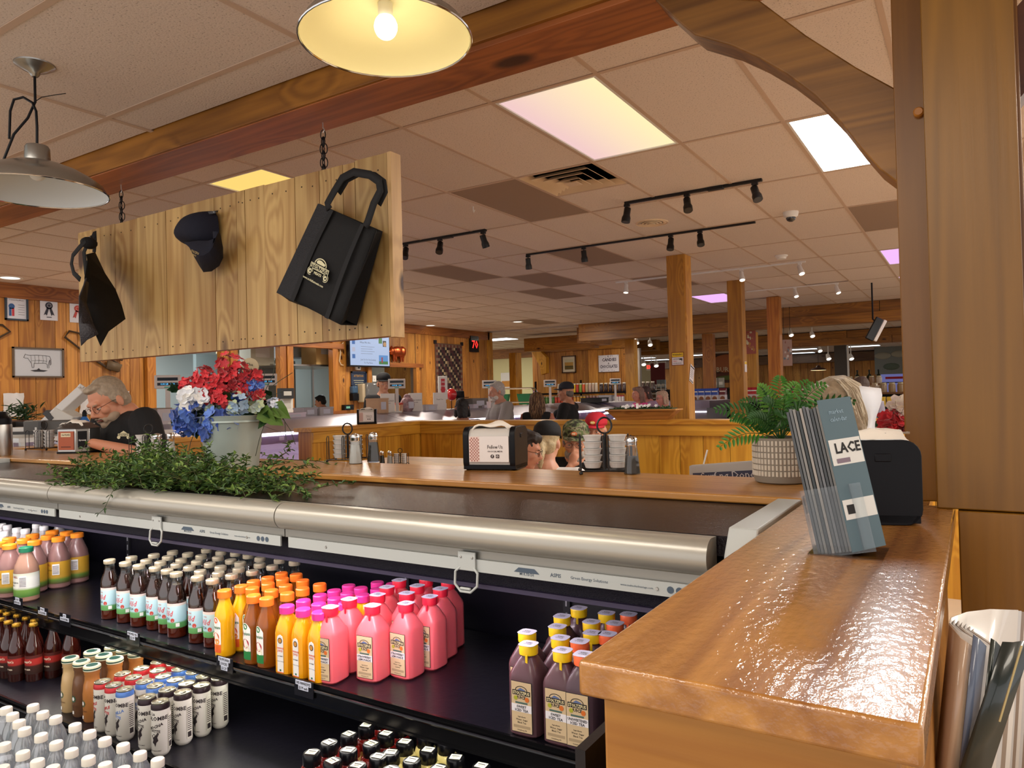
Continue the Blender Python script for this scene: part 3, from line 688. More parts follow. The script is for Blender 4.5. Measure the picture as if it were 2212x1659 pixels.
# iced tea in glass, gold lid
TEA = mat('brown_tea', '#4e1a0a', .08, trans=.25, coat=.6)
GLASSC = clear('clear_glass', '#dfe6e6', .10)
def tea_bottle(kind=0):
    t = thing('tea_bottle', 'x', 'bottle'); m = MB()
    m.lathe([(.026, 0), (.0305, .004), (.031, .02), (.031, .125), (.029, .142), (.020, .168), (.0178, .178)], 20); m.build('tea', TEA, t)
    MB().lathe([(.0312, .121), (.0315, .128), (.0295, .146), (.0195, .172), (.0165, .185), (.0165, .199), (.018, .203), (.018, .208)], 20).build('glass_neck', GLASSC, t)
    MB().lathe([(.0195, .203), (.0205, .205), (.0205, .216), (.0185, .2185), (.0001, .2195)], 20).build('cap', mat('gold_lid', '#d6caac', .28, .6), t)
    b_ = bands('tea_label%d' % kind, [(.035, '#4f8a4a'), (.052, '#5d9a58'), (.058, '#a9cdd8'), (.108, '#b9d8de'), (.111, ('#d8c8c0', '#e7a9a0')[kind]), (.118, ('#d8c8c0', '#e7a9a0')[kind])])
    m = MB().shell([(.0314, .035), (.0314, .118)], 20); l = m.build('label', b_, t)
    m = MB(); w_ = wrapz(.0317, FA, .082); m.text('Wild', None, .026, 0, .012, wrap=lambda x, y: wrapz(.0317, FA, .084)(x-.004+y*.25, y)); m.text('TEA', None, .012, 1, .012, wrap=wrapz(.0317, FA-.05, .066))
    m.text('PURE', None, .006, 2, .02, wrap=wrapz(.0317, FA+.1, .102))
    ring = [wrapz(.0318, FA+.62, .062)(.007*math.cos(q*PI/6), .007*math.sin(q*PI/6)) for q in range(12)]; m.add(ring, [tuple(range(12))], 2)
    m.box((-.006, -.0005, .040), (.006, .0005, .052), 3, RO(1.15, 'Z') @ TR(0, -.032, 0)) 
    m.build('lettering', [mat('tea_red', ('#7c8c94', '#c84a50')[1], .6), INK, mat('seal_red', '#b8473c', .6), PAPER], t, sharp=0)
    return t
Z1, Z2, ZT = -.80, -1.05, -.58
rows = [[(748, 655), (855, 672), (948, 690), (1058, 705), (1140, 722), (1203, 742), (1348, 768), (1450, 788)],
        [(898, 635), (998, 655), (1095, 668), (1205, 682), (1292, 700), (1367, 728), (1490, 740), (1580, 755)],
        [(1050, 618), (1145, 632), (1237, 650), (1345, 662), (1432, 678), (1505, 700), (1628, 712), (1722, 730)],
        [(1178, 597), (1282, 610), (1372, 625), (1487, 635), (1575, 655), (1640, 672), (1772, 682), (1858, 695)],
        [(1410, 582), (1508, 598), (1608, 605), (1695, 620), (1775, 640), (1908, 652), (2010, 665)]]
place(tea_bottle(0), rows, 3.16, (0, 1000), ZT, .22, Z1, .0635, 'gold-lidded brown tea bottle', 'glass tea bottles on the upper shelf', ylim=(1.49, 2.0))

# big fruit juices with orange caps at the far left
def juice_jug(cap, body, bands_, nm, seg='Apple'):
    t = thing('juice_bottle', 'x', 'bottle'); m = MB()
    m.lathe([(.040, 0), (.0455, .006), (.046, .03), (.045, .115), (.046, .122), (.042, .145), (.028, .178), (.0225, .192), (.022, .204)], 24); m.build('jug', mat(nm+'_juice', body, .25, coat=.3, trans=.1), t)
    MB().lathe([(.0265, .200), (.0268, .217), (.025, .2195), (.0001, .220)], 24).build('cap', cap, t)
    MB().shell([(.0463, .022), (.0463, .118)], 24).build('label', bands(nm+'_label', bands_), t)
    m = MB(); w_ = lambda z, a=0: wrapz(.0467, FA+a, z)
    m.text('RED HILL', None, .012, 0, .02, wrap=w_(.104), fit=.06); m.text(seg, None, .012, 1, .01, wrap=w_(.082)); m.text('Juice', None, .009, 1, .01, wrap=w_(.070))
    m.box((-.014, -.0004, .062), (.014, .0004, .108), 2, RO(.95, 'Z') @ TR(0, -.0467, 0))
    for q in range(7): m.box((-.012, -.001, .066+q*.0055), (.012, -.0004, .068+q*.0055), 3, RO(.95, 'Z') @ TR(0, -.0467, 0))
    m.build('lettering', [mat('hill_red', '#8c2f2c', .6), INK, PAPER, INK], t, sharp=0)
    return t
ORC = mat('orange_cap', '#ef8a24', .35); RED = mat('red_cap', '#cc2a30', .35); WC = mat('white_cap', '#e8e6e6', .4)
cider = juice_jug(ORC, '#8f6a66', [(.022, '#4a3a20'), (.04, '#5b7d33'), (.052, '#b9902f'), (.118, '#c99a2c')], 'cider', 'Apple Cider')
place(cider, [[(10, 540), (80, 550), (158, 515), (232, 527), (368, 507)], [(95, 508), (232, 487), (298, 492), (428, 470), (497, 482)], [(355, 463)]], 3.16, (0, 1000), ZT, .22, Z1, .093, 'orange-capped cider jug at the far left', 'cider jugs on the upper shelf', ylim=(1.5, 2.0))
gj = juice_jug(mat('green_cap', '#1c6b4c', .35), '#a07a68', [(.022, '#3f6d2c'), (.05, '#6d9440'), (.06, '#dfe0d8'), (.098, '#dfe0d8'), (.118, '#c2c8b4')], 'green', 'Apple Juice')
p = PZ(235/3.16, 1000+563/3.16, ZT); gj.location = (p.x-.004, p.y-.03, Z1); gj['label'] = 'green-capped juice jug in front of the orange-capped cider jugs'; gj.rotation_euler = (0, 0, -.1)
def milk(cap, nm):
    t = thing('milk_bottle', 'x', 'bottle'); MB().lathe([(.034, 0), (.036, .006), (.036, .12), (.032, .15), (.019, .185), (.0175, .200)], 18, sq=[3, 3, 3, 3, 2.5, 2, 2]).build('jug', mat('milk_'+nm, '#b9b4b4' if nm == 'w' else '#8c7a78', .3, coat=.3), t)
    MB().lathe([(.0195, .197), (.0195, .215), (.018, .2175), (.0001, .218)], 18).build('cap', cap, t)
    MB().box((-.025, -.0375, .04), (.025, -.0365, .11)).build('label', PAPER, t); return t
place(milk(WC, 'w'), [[(30, 465), (115, 440), (173, 447), (250, 412), (300, 425)], [(10, 410), (50, 420), (85, 380), (400, 393)]], 3.16, (0, 1000), ZT, .22, Z1, .072, 'white-capped milk bottle at the far left', 'milk bottles on the upper shelf', ylim=(1.5, 2.01))
place(milk(RED, 'r'), [[(15, 345), (28, 375)], [(88, 340), (150, 348), (202, 355)]], 3.16, (0, 1000), ZT, .22, Z1, .072, 'red-capped milk bottle at the far left', 'red-capped milk bottles on the upper shelf', ylim=(1.5, 2.01))

# plastic juices with orange and pink caps
def tropi(kind):
    t = thing('juice_bottle', 'x', 'bottle'); col = ('#e0a412', '#a45a10')[kind]
    MB().lathe([(.026, 0), (.0305, .006), (.031, .03), (.0285, .075), (.031, .115), (.030, .135), (.019, .165), (.0165, .178), (.0165, .190)], 20).build('bottle', mat(('orange_juice', 'apple_juice')[kind], col, .12, trans=(0, .45)[kind], coat=.5), t)
    MB().lathe([(.021, .183), (.0215, .203), (.0195, .206), (.0001, .2065)], 20).build('cap', mat('juice_cap', '#ee7724', .35), t)
    w_ = lambda a, z0: wrapz(.0316, FA+a, z0); m = MB(); seg = 14
    for i in range(seg):
        x0_, x1_ = -.019+.038*i/seg, -.019+.038*(i+1)/seg
        zt = lambda x: .128-.018*(abs(x)/.019)**2
        q = [wrapz(.0313, FA, 0)(x0_, .018), wrapz(.0313, FA, 0)(x1_, .018), wrapz(.0313, FA, 0)(x1_, zt(x1_)), wrapz(.0313, FA, 0)(x0_, zt(x0_))]; m.add(q, [(0, 1, 2, 3)])
    m.build('label', bands('tropi_label%d' % kind, [(.018, ('#d9541c', '#1c7a3c')[kind]), (.042, ('#e06a24', '#22803f')[kind]), (.045, '#f2efe8'), (.128, '#f2efe8')]), t)
    m = MB(); m.text('Tropicana', None, .014, 0, .02, wrap=wrapz(.0318, FA, .096), fit=.036)
    disc = lambda cx, cz, r, mi, rr_=.0319: m.add([wrapz(rr_, FA, cz)(cx+r*math.cos(q*PI/8), r*math.sin(q*PI/8)) for q in range(16)], [tuple(range(16))], mi)
    disc(0, .117, .009, 1); disc(0, .066, .014, 2); disc(.006, .052, .009, 3, .0321)
    m.build('lettering', [mat('tropi_green', '#1d6a3c', .6), mat(('tropi_o', 'tropi_g')[kind], ('#e4652a', '#1d7a3c')[kind], .5), mat(('fruit_o', 'fruit_r')[kind], ('#d8622a', '#b8283a')[kind], .5), mat(('fruit_p', 'fruit_w')[kind], ('#efa04c', '#f0ead0')[kind], .5)], t, sharp=0)
    return t
place(tropi(0), [[(1540, 863)], [(1633, 838)], [(1730, 802)]], 3.16, (0, 1000), -.594, .2, Z1, .062, 'orange-capped bottle of orange juice beside the tea', 'orange juice bottles with orange caps', ylim=(1.48, 2.0))
place(tropi(1), [[(1732, 900), (1818, 918)], [(1728, 848), (1853, 865), (1970, 882)], [(1825, 820), (1950, 832), (2075, 850)], [(1830, 778), (1927, 787), (2066, 798), (2165, 828)], [(1922, 748), (2022, 757)]], 3.16, (0, 1000), -.594, .2, Z1, .0625, 'orange-capped bottle of apple juice', 'apple juice bottles with orange caps', ylim=(1.48, 2.0))
def natal():
    t = thing('juice_bottle', 'x', 'bottle')
    MB().lathe([(.026, 0), (.029, .005), (.029, .118), (.0275, .135), (.019, .165), (.0165, .172), (.0165, .180)], 24, sq=[3, 4, 4, 3.5, 2.5, 2, 2]).build('bottle', mat('natal_juice', '#e59d10', .12, coat=.5), t)
    MB().lathe([(.0215, .174), (.022, .192), (.020, .195), (.0001, .1955)], 20).build('cap', mat('pink_cap', '#d6378c', .35), t)
    prof = [(-.012, .008), (.012, .008), (.012, .105), (.009, .113), (.0, .117), (-.009, .113), (-.012, .105)]
    m = MB(); m.prism(prof, .0006, 0, Matrix(((1, 0, 0, 0), (0, 0, -1, -.0292), (0, 1, 0, 0), (0, 0, 0, 1)))); m.build('label', PAPER, t, sharp=0)
    m = MB(); F = lambda z: frame((0, -.0302, z), (1, 0, 0), (0, 0, 1))
    m.lathe([(.0085, 0), (.0085, .0002)], 18, 2, F(.100)); m.lathe([(.0065, .0003), (.0065, .0004)], 18, 3, F(.100))
    m.text('ORANGE', F(.078), .007, 1, .03); m.text('JUICE', F(.070), .008, 1, .03); m.text('GOURMET', F(.055), .0045, 0, .02); m.text('POUNDS OF ORANGES', F(.04), .003, 0, .01); m.box((-.003, -.0305, .012), (.003, -.03, .017), 4)
    m.box((-.012, -.0304, .007), (.012, -.03, .0095), 1)
    m.build('lettering', [INK, mat('natal_orange', '#d9582a', .6), INK, mat('natal_badge', '#c88a3a', .6), mat('green_dark', '#2c6a4a', .6)], t, sharp=0)
    return t
place(natal(), [[(695, 520), (792, 548), (912, 568)], [(832, 475), (928, 503), (1130, 490)], [(950, 437), (1052, 460)], [(1050, 405), (1153, 425), (1240, 435)], [(1153, 370), (1247, 388), (1340, 395)], [(1357, 348), (1455, 358)]],
      3.26, (400, 1150), -.605, .19, Z1, .059, 'pink-capped bottle of orange juice', 'orange juice bottles with pink caps', ylim=(1.48, 2.02))
# square jugs: pink lemonade and iced teas
def square_jug(nm, body, capc, lines, glow=0):
    t = thing('lemonade_jug' if nm == 'lemon' else 'iced_tea_jug', 'x', 'bottle'); h = .2
    m = MB().lathe([(.035, 0), (.0400, .006), (.0400, .134), (.038, .144), (.0245, .172), (.0195, .180), (.0195, .192)], 32, sq=[4, 4.6, 4.6, 4.2, 2.6, 2, 2])
    bm_ = mat(nm+'_jug', body, .32, coat=.15, spec=.4); bm_.node_tree.nodes['Principled BSDF'].inputs['Subsurface Weight'].default_value = .25 if glow else 0
    bm_.node_tree.nodes['Principled BSDF'].inputs['Subsurface Scale'].default_value = .02
    m.build('jug', bm_, t)
    c = MB().lathe([(.0225, .184), (.023, .203), (.022, .2055), (.0001, .206)], 24); c.box((.004, -.0255, .168), (.010, -.0235, .187)); c.build('cap', capc, t)
    m = MB(); m.lathe([(.0215, .2063), (.0215, .2068)], 20, 0, sq=[4, 4]); F = frame((0, 0, .2071), (1, 0, 0), (0, 1, 0))
    m.text('KEEP', F @ TR(0, .004, 0), .008, 1, .02); m.text('COLD', F @ TR(0, -.005, 0), .008, 1, .02); m.build('cap_sticker', [mat('sticker', '#d4d2e4', .6), INK], t, sharp=0)
    m = MB(); m.box((-.0275, -.0408, .012), (.0275, -.0397, .130), 1); m.box((-.0264, -.0412, .0132), (.0264, -.0407, .1288), 0)
    m.build('label', [mat('label_cream', '#cdb48e', .7), INK], t, sharp=0)
    m = MB(); F = lambda x, z: frame((x*1.15, -.0416, z*1.12+.004), (1, 0, 0), (0, 0, 1)) @ Matrix.Scale(1.15, 4)
    arc = [(.014*math.cos(a), .009*math.sin(a)) for a in [PI*q/10 for q in range(11)]]; arc2 = [(.0125*math.cos(a), .0077*math.sin(a)) for a in [PI*q/10 for q in range(10, -1, -1)]]
    m.prism(arc+arc2, .0002, 0, F(0, .0945)); m.prism([(-.009, 0), (-.002, .005), (.008, .002), (.01, 0)], .0002, 3, F(0, .0948))
    m.box((-.0235, -.0416, .0985), (.0235, -.0411, .1095), 0); m.text('STOLTZFUS', F(0, .089) @ TR(0, 0, .0006), .0085, 4, .03, fit=.038)
    m.lathe([(.0045, 0), (.0045, .0003)], 10, 5, F(-.013, .078)); m.lathe([(.005, 0), (.005, .0003)], 10, 6, F(.013, .077)); m.text('JUICE', F(0, .0795), .0085, 0, .03)
    m.box((-.016, -.0416, .079), (.016, -.0411, .083), 7)
    m.box((-.0264, -.0414, .060), (.0264, -.0411, .0775), 2)
    for i, l in enumerate(lines): m.text(l, F(0, .0605-i*.0072), .0072, 0, .03, fit=.042)
    m.text('Ingredients', F(0, .040), .004, 0, .01); m.text('Water, Sugar', F(0, .034), .005, 0, .01); m.text('Black Tea' if 'TEA' in lines[-1] else 'Lemons', F(0, .028), .005, 0, .01)
    m.box((-.022, -.0414, .0225), (.022, -.0411, .029), 8); m.text('Gettysburg, PA', F(0, .0125), .0036, 0, .01)
    m.build('lettering', [INK, CREAM, mat('label_white', '#e4dfe2', .7), mat('logo_blue', '#5a6c98', .6), mat('logo_cream', '#e8d8a8', .6), mat('lime', '#a8a830', .6), mat('orange_fruit', '#cf6a24', .6), mat('logo_green', '#4c6660', .6), mat('fine_print', '#a89272', .7)], t, sharp=0)
    return t
RC = mat('jug_red_cap', '#cf2038', .35)
place(square_jug('lemon', '#ea6870', RC, ['STRAWBERRY', 'LEMONADE'], 1), [[(1050, 520), (1310, 510), (1570, 490)], [(1200, 480), (1655, 445)], [(1312, 445), (1520, 425), (1758, 395)], [(1420, 400), (1628, 380), (1828, 345)], [(1522, 358), (1670, 335)]],
      3.26, (400, 1150), -.594, .21, Z1, .087, 'red-capped pink strawberry lemonade jug', 'pink lemonade jugs on the upper shelf', rz=.05, jit=.12, ylim=(1.50, 2.0))
place(square_jug('sweet', '#54383e', mat('yellow_cap', '#e8c21c', .35), ['SWEET', 'ICED TEA']), [[(655, 925), (798, 955)], [(725, 870), (872, 900)], [(812, 828), (950, 850)], [(868, 785), (1010, 808)], [(945, 735), (1075, 760)]],
      2.724, (900, 1050), -.594, .21, Z1, .087, 'yellow-capped sweet iced tea jug', 'yellow-capped iced tea jugs', rz=.03, jit=.1, ylim=(1.50, 2.0))
place(square_jug('unsweet', '#4a363e', mat('coral_cap', '#ee6a3c', .35), ['UNSWEETENED', 'ICED TEA']), [[(945, 978)], [(1017, 920)], [(1090, 868)], [(1145, 828)], [(1213, 778)]],
      2.724, (900, 1050), -.594, .21, Z1, .087, 'coral-capped unsweetened iced tea jug', 'coral-capped iced tea jugs', rz=.03, jit=.1, ylim=(1.50, 2.0))
# lower shelf: root beer
def rootbeer():
    t = thing('soda_bottle', 'x', 'bottle'); MB().lathe([(.027, 0), (.030, .005), (.030, .115), (.026, .135), (.0145, .170), (.0125, .19), (.0125, .21)], 18).build('glass', mat('amber_glass', '#38100a', .06, coat=.8, trans=.2), t)
    MB().lathe([(.0155, .205), (.0165, .208), (.0150, .216), (.0001, .2185)], 14).build('cap', mat('gold_crown', '#d8a83c', .25, .8), t)
    MB().shell([(.0303, .03), (.0303, .10)], 18).build('label', bands('soda_label', [(.03, '#2a1712'), (.06, '#3a1c14'), (.066, '#a02a24'), (.086, '#a82c26'), (.09, '#50201a'), (.10, '#50201a')]), t)
    m = MB(); m.text("Stewart's", None, .014, 0, .02, wrap=wrapz(.0307, FA, .077), fit=.046); m.text('ROOT BEER', None, .007, 0, .02, wrap=wrapz(.0307, FA, .048)); m.build('lettering', mat('soda_print', '#e8d8c0', .6), t, sharp=0)
    return t
place(rootbeer(), [[(10, 330), (70, 355), (150, 375), (370, 360)], [(140, 300), (225, 320), (290, 345), (450, 350)], [(75, 275), (120, 252), (520, 340), (600, 362)], [(30, 260)]], 3.95, (0, 1250), -.832, .218, Z2, .0625, 'gold-capped brown soda bottle on the lower shelf', 'brown soda bottles on the lower shelf', ylim=(1.32, 2.0))
def frap(cl, nm):
    t = thing('coffee_bottle', 'x', 'bottle'); MB().lathe([(.026, 0), (.029, .005), (.0295, .09), (.026, .12), (.0225, .135), (.0225, .15), (.0245, .155), (.0245, .168)], 20).build('bottle', mat('coffee_'+nm, cl, .25, coat=.4), t)
    m = MB(); m.lathe([(.0265, .166), (.027, .168), (.027, .178), (.025, .181), (.0001, .1815)], 20); m.shell([(.0272, .170), (.0272, .1745)], 20, 1); m.lathe([(.018, .1817), (.018, .1819)], 20, 1)
    m.build('cap', [mat('cap_cream', '#d9d6b8', .4), mat('cap_green', '#1b4a3e', .4)], t)
    m = MB(); m.add([wrapz(.0298, FA, .062)(.011*math.cos(q*PI/8), .011*math.sin(q*PI/8)) for q in range(16)], [tuple(range(16))], 0); m.add([wrapz(.03, FA, .062)(.006*math.cos(q*PI/3), .007*math.sin(q*PI/3)) for q in range(6)], [tuple(range(6))], 1)
    m.text('frappuccino', None, .008, 2, .01, wrap=wrapz(.03, FA, .038), fit=.035); m.box((-.004, -.0302, .012), (.004, -.0296, .022), 1)
    m.build('lettering', [mat('sb_green', '#1c5a44', .5), PAPER, mat('sb_brown', '#5a3a24', .6)], t, sharp=0); return t
fr_rows = {'vanilla': ('#c8a878', [[(600, 670)], [(785, 615)], [(960, 575)]]), 'mocha': ('#6e4c34', [[(695, 700)], [(885, 645)], [(1060, 600)]]), 'caramel': ('#b2743c', [[(785, 735)], [(980, 675)], [(1160, 625)]])}
for k, (c, rw) in fr_rows.items():
    place(frap(c, k), rw, 3.95, (0, 1250), -.869, .18, Z2, .06, f'green-lidded {({"vanilla": "cream", "mocha": "dark brown", "caramel": "caramel"})[k]} coffee bottle', 'coffee bottles on the lower shelf', ylim=(1.31, 2.0))
def can(col, nm, flav):
    t = thing('drink_can', 'x', 'can'); MB().lathe([(.019, 0), (.022, .003), (.0265, .012), (.0265, .143)], 24).build('body', mat('can_white', '#e2ded4', .35, coat=.3), t)
    MB().lathe([(.0266, .138), (.0266, .146), (.0235, .154)], 24).build('shoulder', mat('can_'+nm, col, .3, .3), t)
    m = MB().lathe([(.0238, .153), (.0245, .1575), (.0235, .158), (.0225, .1545), (.0001, .1542)], 24); m.ball((0, .003, .1556), (.006, .010, .0014), 10, 4); m.build('lid', mat('can_lid', '#b8b29c', .3, .9), t)
    m = MB(); c_ = 1 if nm != 'black' else 0
    m.text('La', None, .013, 0, .02, wrap=wrapz(.0269, FA-.2, .128)); m.text('COLOMBE', None, .016, 0, .03, wrap=wrapz(.0269, FA, .114)); m.text(flav, None, .0125, c_, .03, wrap=lambda x, y: wrapz(.0269, FA, .090)(x, y+x*.35)); m.text('LATTE', None, .011, c_, .03, wrap=lambda x, y: wrapz(.0269, FA, .078)(x, y-x*.15))
    dv = [(-.004, .022), (.002, .018), (.008, .026), (.012, .022), (.007, .012), (.010, .002), (.004, -.004), (.001, -.016), (-.003, -.008), (-.009, -.004), (-.006, .004), (-.012, .016)]
    m.add([wrapz(.0269, FA, .048)(x, z) for x, z in dv], [tuple(range(12))], 0); m.text('WITH WHOLE MILK', None, .004, 0, .01, wrap=wrapz(.0269, FA, .02))
    m.box((-.0085, -.0273, .02), (.0085, -.0269, .125), 2, RO(1.75, 'Z'))
    for q in range(12): m.box((-.0075, -.0275, .045+q*.006), (.0075, -.0271, .0475+q*.006), 0, RO(1.75, 'Z'))
    m.box((-.0065, -.0275, .024), (.0065, -.0271, .04), 0, RO(1.75, 'Z'))
    m.build('lettering', [mat('can_ink', '#2e2628', .6), mat('can_f_'+nm, col, .5), mat('can_panel', '#d8d4c8', .6)], t, sharp=0); return t
for nm, col, fl, ds, rw in [('red', '#c23438', 'TRIPLE', 'red-rimmed white latte can', [[(875, 870), (970, 900)], [(1045, 805), (1137, 835)], [(1208, 758), (1345, 775)], [(1350, 705), (1485, 720)]]),
                        ('blue', '#5a83c8', 'VANILLA', 'blue-rimmed white latte can', [[(1065, 935), (1230, 870), (1322, 905)], [(1392, 825), (1492, 855)], [(1530, 765), (1652, 790)]]),
                        ('black', '#33262a', 'MOCHA', 'dark-rimmed white latte can', [[(1255, 1000), (1368, 1040)], [(1425, 940), (1558, 960), (1720, 900)], [(1592, 885), (1738, 825), (1870, 840)], [(1700, 738), (1850, 775)]])]:
    place(can(col, nm, fl), rw, 3.95, (0, 1250), -.892, .158, Z2, .0535, ds+' on the lower shelf', f'{nm}-rimmed latte cans', rz=.1, jit=.9, ylim=(1.30, 2.0))
# clear water bottles on the bottom deck
def water():
    t = thing('water_bottle', 'x', 'bottle'); pr = [(.027, 0), (.031, .006), (.031, .06)]
    for q in range(4): pr += [(.031, .064+q*.014), (.0292, .071+q*.014)]
    pr += [(.031, .13), (.0305, .150), (.023, .178), (.0145, .196), (.0135, .205)]
    MB().shell(pr, 18).build('bottle', clear('water_plastic', '#f6fafc', .22, .10, .16), t)
    MB().lathe([(.0295, .004), (.0295, .135), (.029, .150), (.020, .178)], 14).build('water', clear('water', '#f4f8fa', .10, .2, .12), t)
    MB().shell([(.0314, .05), (.0314, .10)], 18).build('label', mat('water_label', '#5a6c88', .5), t)
    MB().lathe([(.0165, .198), (.0165, .214), (.0150, .2165), (.0001, .217)], 18).build('cap', mat('cap_ivory', '#e8e2d4', .4), t); return t
place(water(), [[(20, 1600), (450, 1600)], [(35, 1405), (195, 1475), (320, 1545), (620, 1640)], [(10, 1240), (88, 1225), (210, 1275), (350, 1325), (480, 1390), (610, 1455), (755, 1520), (900, 1575), (1050, 1610)],
                [(60, 1100), (137, 1130), (245, 1090), (365, 1135), (475, 1175), (640, 1240), (765, 1300), (895, 1360), (1050, 1410), (1195, 1480), (1345, 1535)]],
      3.95, (0, 1250), -.903, .217, -1.12, .0635, 'white-capped clear water bottle', 'clear water bottles on the bottom deck', ylim=(.80, 1.225))
# squat jars with black flip lids
def jar(col, nm):
    t = thing('sauce_jar', 'x', 'jar'); MB().lathe([(.027, 0), (.031, .005), (.031, .09), (.027, .105), (.019, .112)], 18).build('jar', mat('jar_'+nm, col, .12, coat=.6), t)
    MB().lathe([(.0225, .108), (.0235, .112), (.0235, .135), (.0215, .139), (.0001, .140)], 20).build('lid', BLACKG, t)
    m = MB(); m.box((-.014, -.012, .1402), (.014, .012, .1407)); 
    m.box((-.010, .002, .1408), (.010, .005, .1411), 1); m.text('$3.29', frame((0, -.004, .141), (1, 0, 0), (0, 1, 0)), .006, 1, .02)
    m.build('price_sticker', [mat('sticker_cream', '#e3dfc2', .6), INK], t, sharp=0)
    MB().shell([(.0313, .02), (.0313, .08)], 18).build('label', mat('jar_lab_'+nm, '#caa86c', .6), t); return t
place(jar('#6a1410', 'red'), [[(912, 1535), (1055, 1595), (1218, 1635)], [(1030, 1470), (1175, 1525), (1355, 1575)], [(1140, 1420), (1305, 1475)], [(1262, 1360), (1400, 1420)], [(1360, 1295), (1490, 1360)]], 3.26, (400, 1150), -.91, .14, Z2, .0625, 'black-lidded dark red dressing jar', 'dark red dressing jars', rz=.1, jit=.6, ylim=(1.31, 2.0))
place(jar('#cfc07a', 'pale'), [[(1490, 1645)], [(1462, 1535), (1605, 1590), (1800, 1645), (2085, 1640)], [(1560, 1470), (1695, 1540), (1890, 1590)], [(1665, 1430), (1810, 1480)]], 3.26, (400, 1150), -.91, .14, Z2, .0625, 'black-lidded pale yellow dressing jar', 'pale dressing jars', rz=.1, jit=.6, ylim=(1.31, 2.0))
# ---------------------------------------------------------------- hanging board with bags and a visor cap
SY, SZ0, SZ1 = 2.095, .232, .922
sg = thing('hanging_board', 'long pale knotty pine board sign hung by chains from the beam', 'board', (-4.04, SY, SZ0))
ux = [167, 215, 247, 295, 357, 394, 462, 510, 528, 570, 637, 690, 741, 767, 837]
bx = [PY(u, 450+(u-167)*-.1, SY).x for u in ux]
NAIL = mat('nail', '#2a1c12', .5)
for i in range(len(bx)-1):
    a, b = bx[i], bx[i+1]; top_ = SZ1+RN.uniform(-.003, .003)
    p = MB().box((0, 0, 0), (b-a-.003, .018, top_-SZ0)).build('plank', PINE_S, sg, loc=(a+4.04, RN.uniform(0, .002), 0), sharp=0)
    for xx in ((b-a)*.28, (b-a)*.72):
        for zz in (.04, SZ1-SZ0-.05):
            MB().lathe([(.0035, 0), (.0025, .0015)], 6, 0, frame((xx, -.0005, zz+RN.uniform(-.006, .006)), (1, 0, 0), (0, 0, 1))).build('nail', NAIL, p)
xr = bx[-1]
MB().box((xr+4.04, -.002, -.005), (xr+4.04+.019, .056, SZ1-SZ0+.004)).build('end_board', wood('pine_end', '#cfa872', '#9c7848', 'z', rough=.5, kscale=.8), sg, bev=.001)
MB().box((xr+4.04-.03, .02, -.003), (xr+4.04, .054, SZ1-SZ0)).build('frame_rail', PINE_S, sg)
MB().box((0, .02, SZ1-SZ0-.04), (xr+4.04-.03, .054, SZ1-SZ0)).build('frame_rail', PINE_S, sg); MB().box((0, .02, 0), (xr+4.04-.03, .054, .04)).build('frame_rail', wood('pine_edge', '#a8622e', '#7a3f18', 'x'), sg)
IRON = mat('black_iron', '#18181c', .4, .6)
for u, v, l in ((258, 398, 'black chain holding the left end of the hanging board'), (691, 262, 'black chain holding the right end of the hanging board')):
    p = PZ(u, v, BZ); x, y = p.x, 2.14; t = thing('chain', l, 'chain', (x, y, SZ1)); L = BZ-SZ1; n = 6; q = L*.80/n
    for k in range(n):
        for s_ in ((-1, 1) if k < n-1 else (0,)):
            m = MB(); lp = [(.0105*math.cos(a)+s_*.006*(k % 2), 0, .021*math.sin(a)) for a in [2*PI*j/12 for j in range(12)]]
            Mx = RO((PI/2*.25 if k % 2 else -.3)+s_*.25, 'Z'); m.tube([Mx @ Vector(c) for c in lp], .0022, 5, closed=True); m.build('link', IRON, t, loc=(0, 0, .012+k*q+.008))
    MB().tube([(0, 0, L*.80), (.008, 0, L*.84), (.006, 0, L*.88), (0, 0, L*.89), (0, 0, L*.999)], .0022, 6).build('hook', STEEL, t)
FAB = mat('black_fabric', '#0d0d0f', .85, bump=.3, bscale=500); FABN = mat('navy_fabric', '#101224', .85, bump=.4, bscale=300)
FABQ = mat('quilted_fabric', '#0b0b12', .6, bump=.8, bscale=180)
def bagp(u, v, y): p = PY(u, v, y); return Vector((p.x, y, p.z))
t = thing('tote_bag', 'black tote bag with cream logo hung tilted at the right of the board', 'bag', (0, 0, 0))
yf, yb = 1.975, 2.075
fp = [bagp(u, v, yf) for u, v in ((690, 440), (812, 497), (737, 702), (600, 632))]      # top-left, top-right, bottom-right, bottom-left
bp_ = [bagp(u, v, yb) for u, v in ((704, 447), (827, 500), (771, 703), (625, 650))]
m = MB(); n = 8
def bil(q, s, t_): return (q[0]*(1-s)+q[1]*s)*(1-t_)+(q[3]*(1-s)+q[2]*s)*t_
vs = []; fs = []
for i in range(n+1):
    for j in range(n+1):
        s_, t_ = i/n, j/n; p = bil(fp, s_, t_); p = p+Vector((0, -.012*math.sin(PI*s_)*math.sin(PI*min(t_*1.1, 1))+.004*math.sin(7*s_+5*t_), 0)); vs.append(p)
for i in range(n):
    for j in range(n): fs.append((i*(n+1)+j, i*(n+1)+j+1, (i+1)*(n+1)+j+1, (i+1)*(n+1)+j))
m.add(vs, fs, 0); o = m.build('front_panel', [FAB], t)
o.modifiers.new('thick', 'SOLIDIFY').thickness = .003
m = MB(); m.quad(*bp_, 0); o = m.build('back_panel', FAB, t); o.modifiers.new('thick', 'SOLIDIFY').thickness = .003
mid = bil([fp[1], bp_[1], bp_[2], fp[2]], .5, .55)+Vector((-.045, 0, 0))
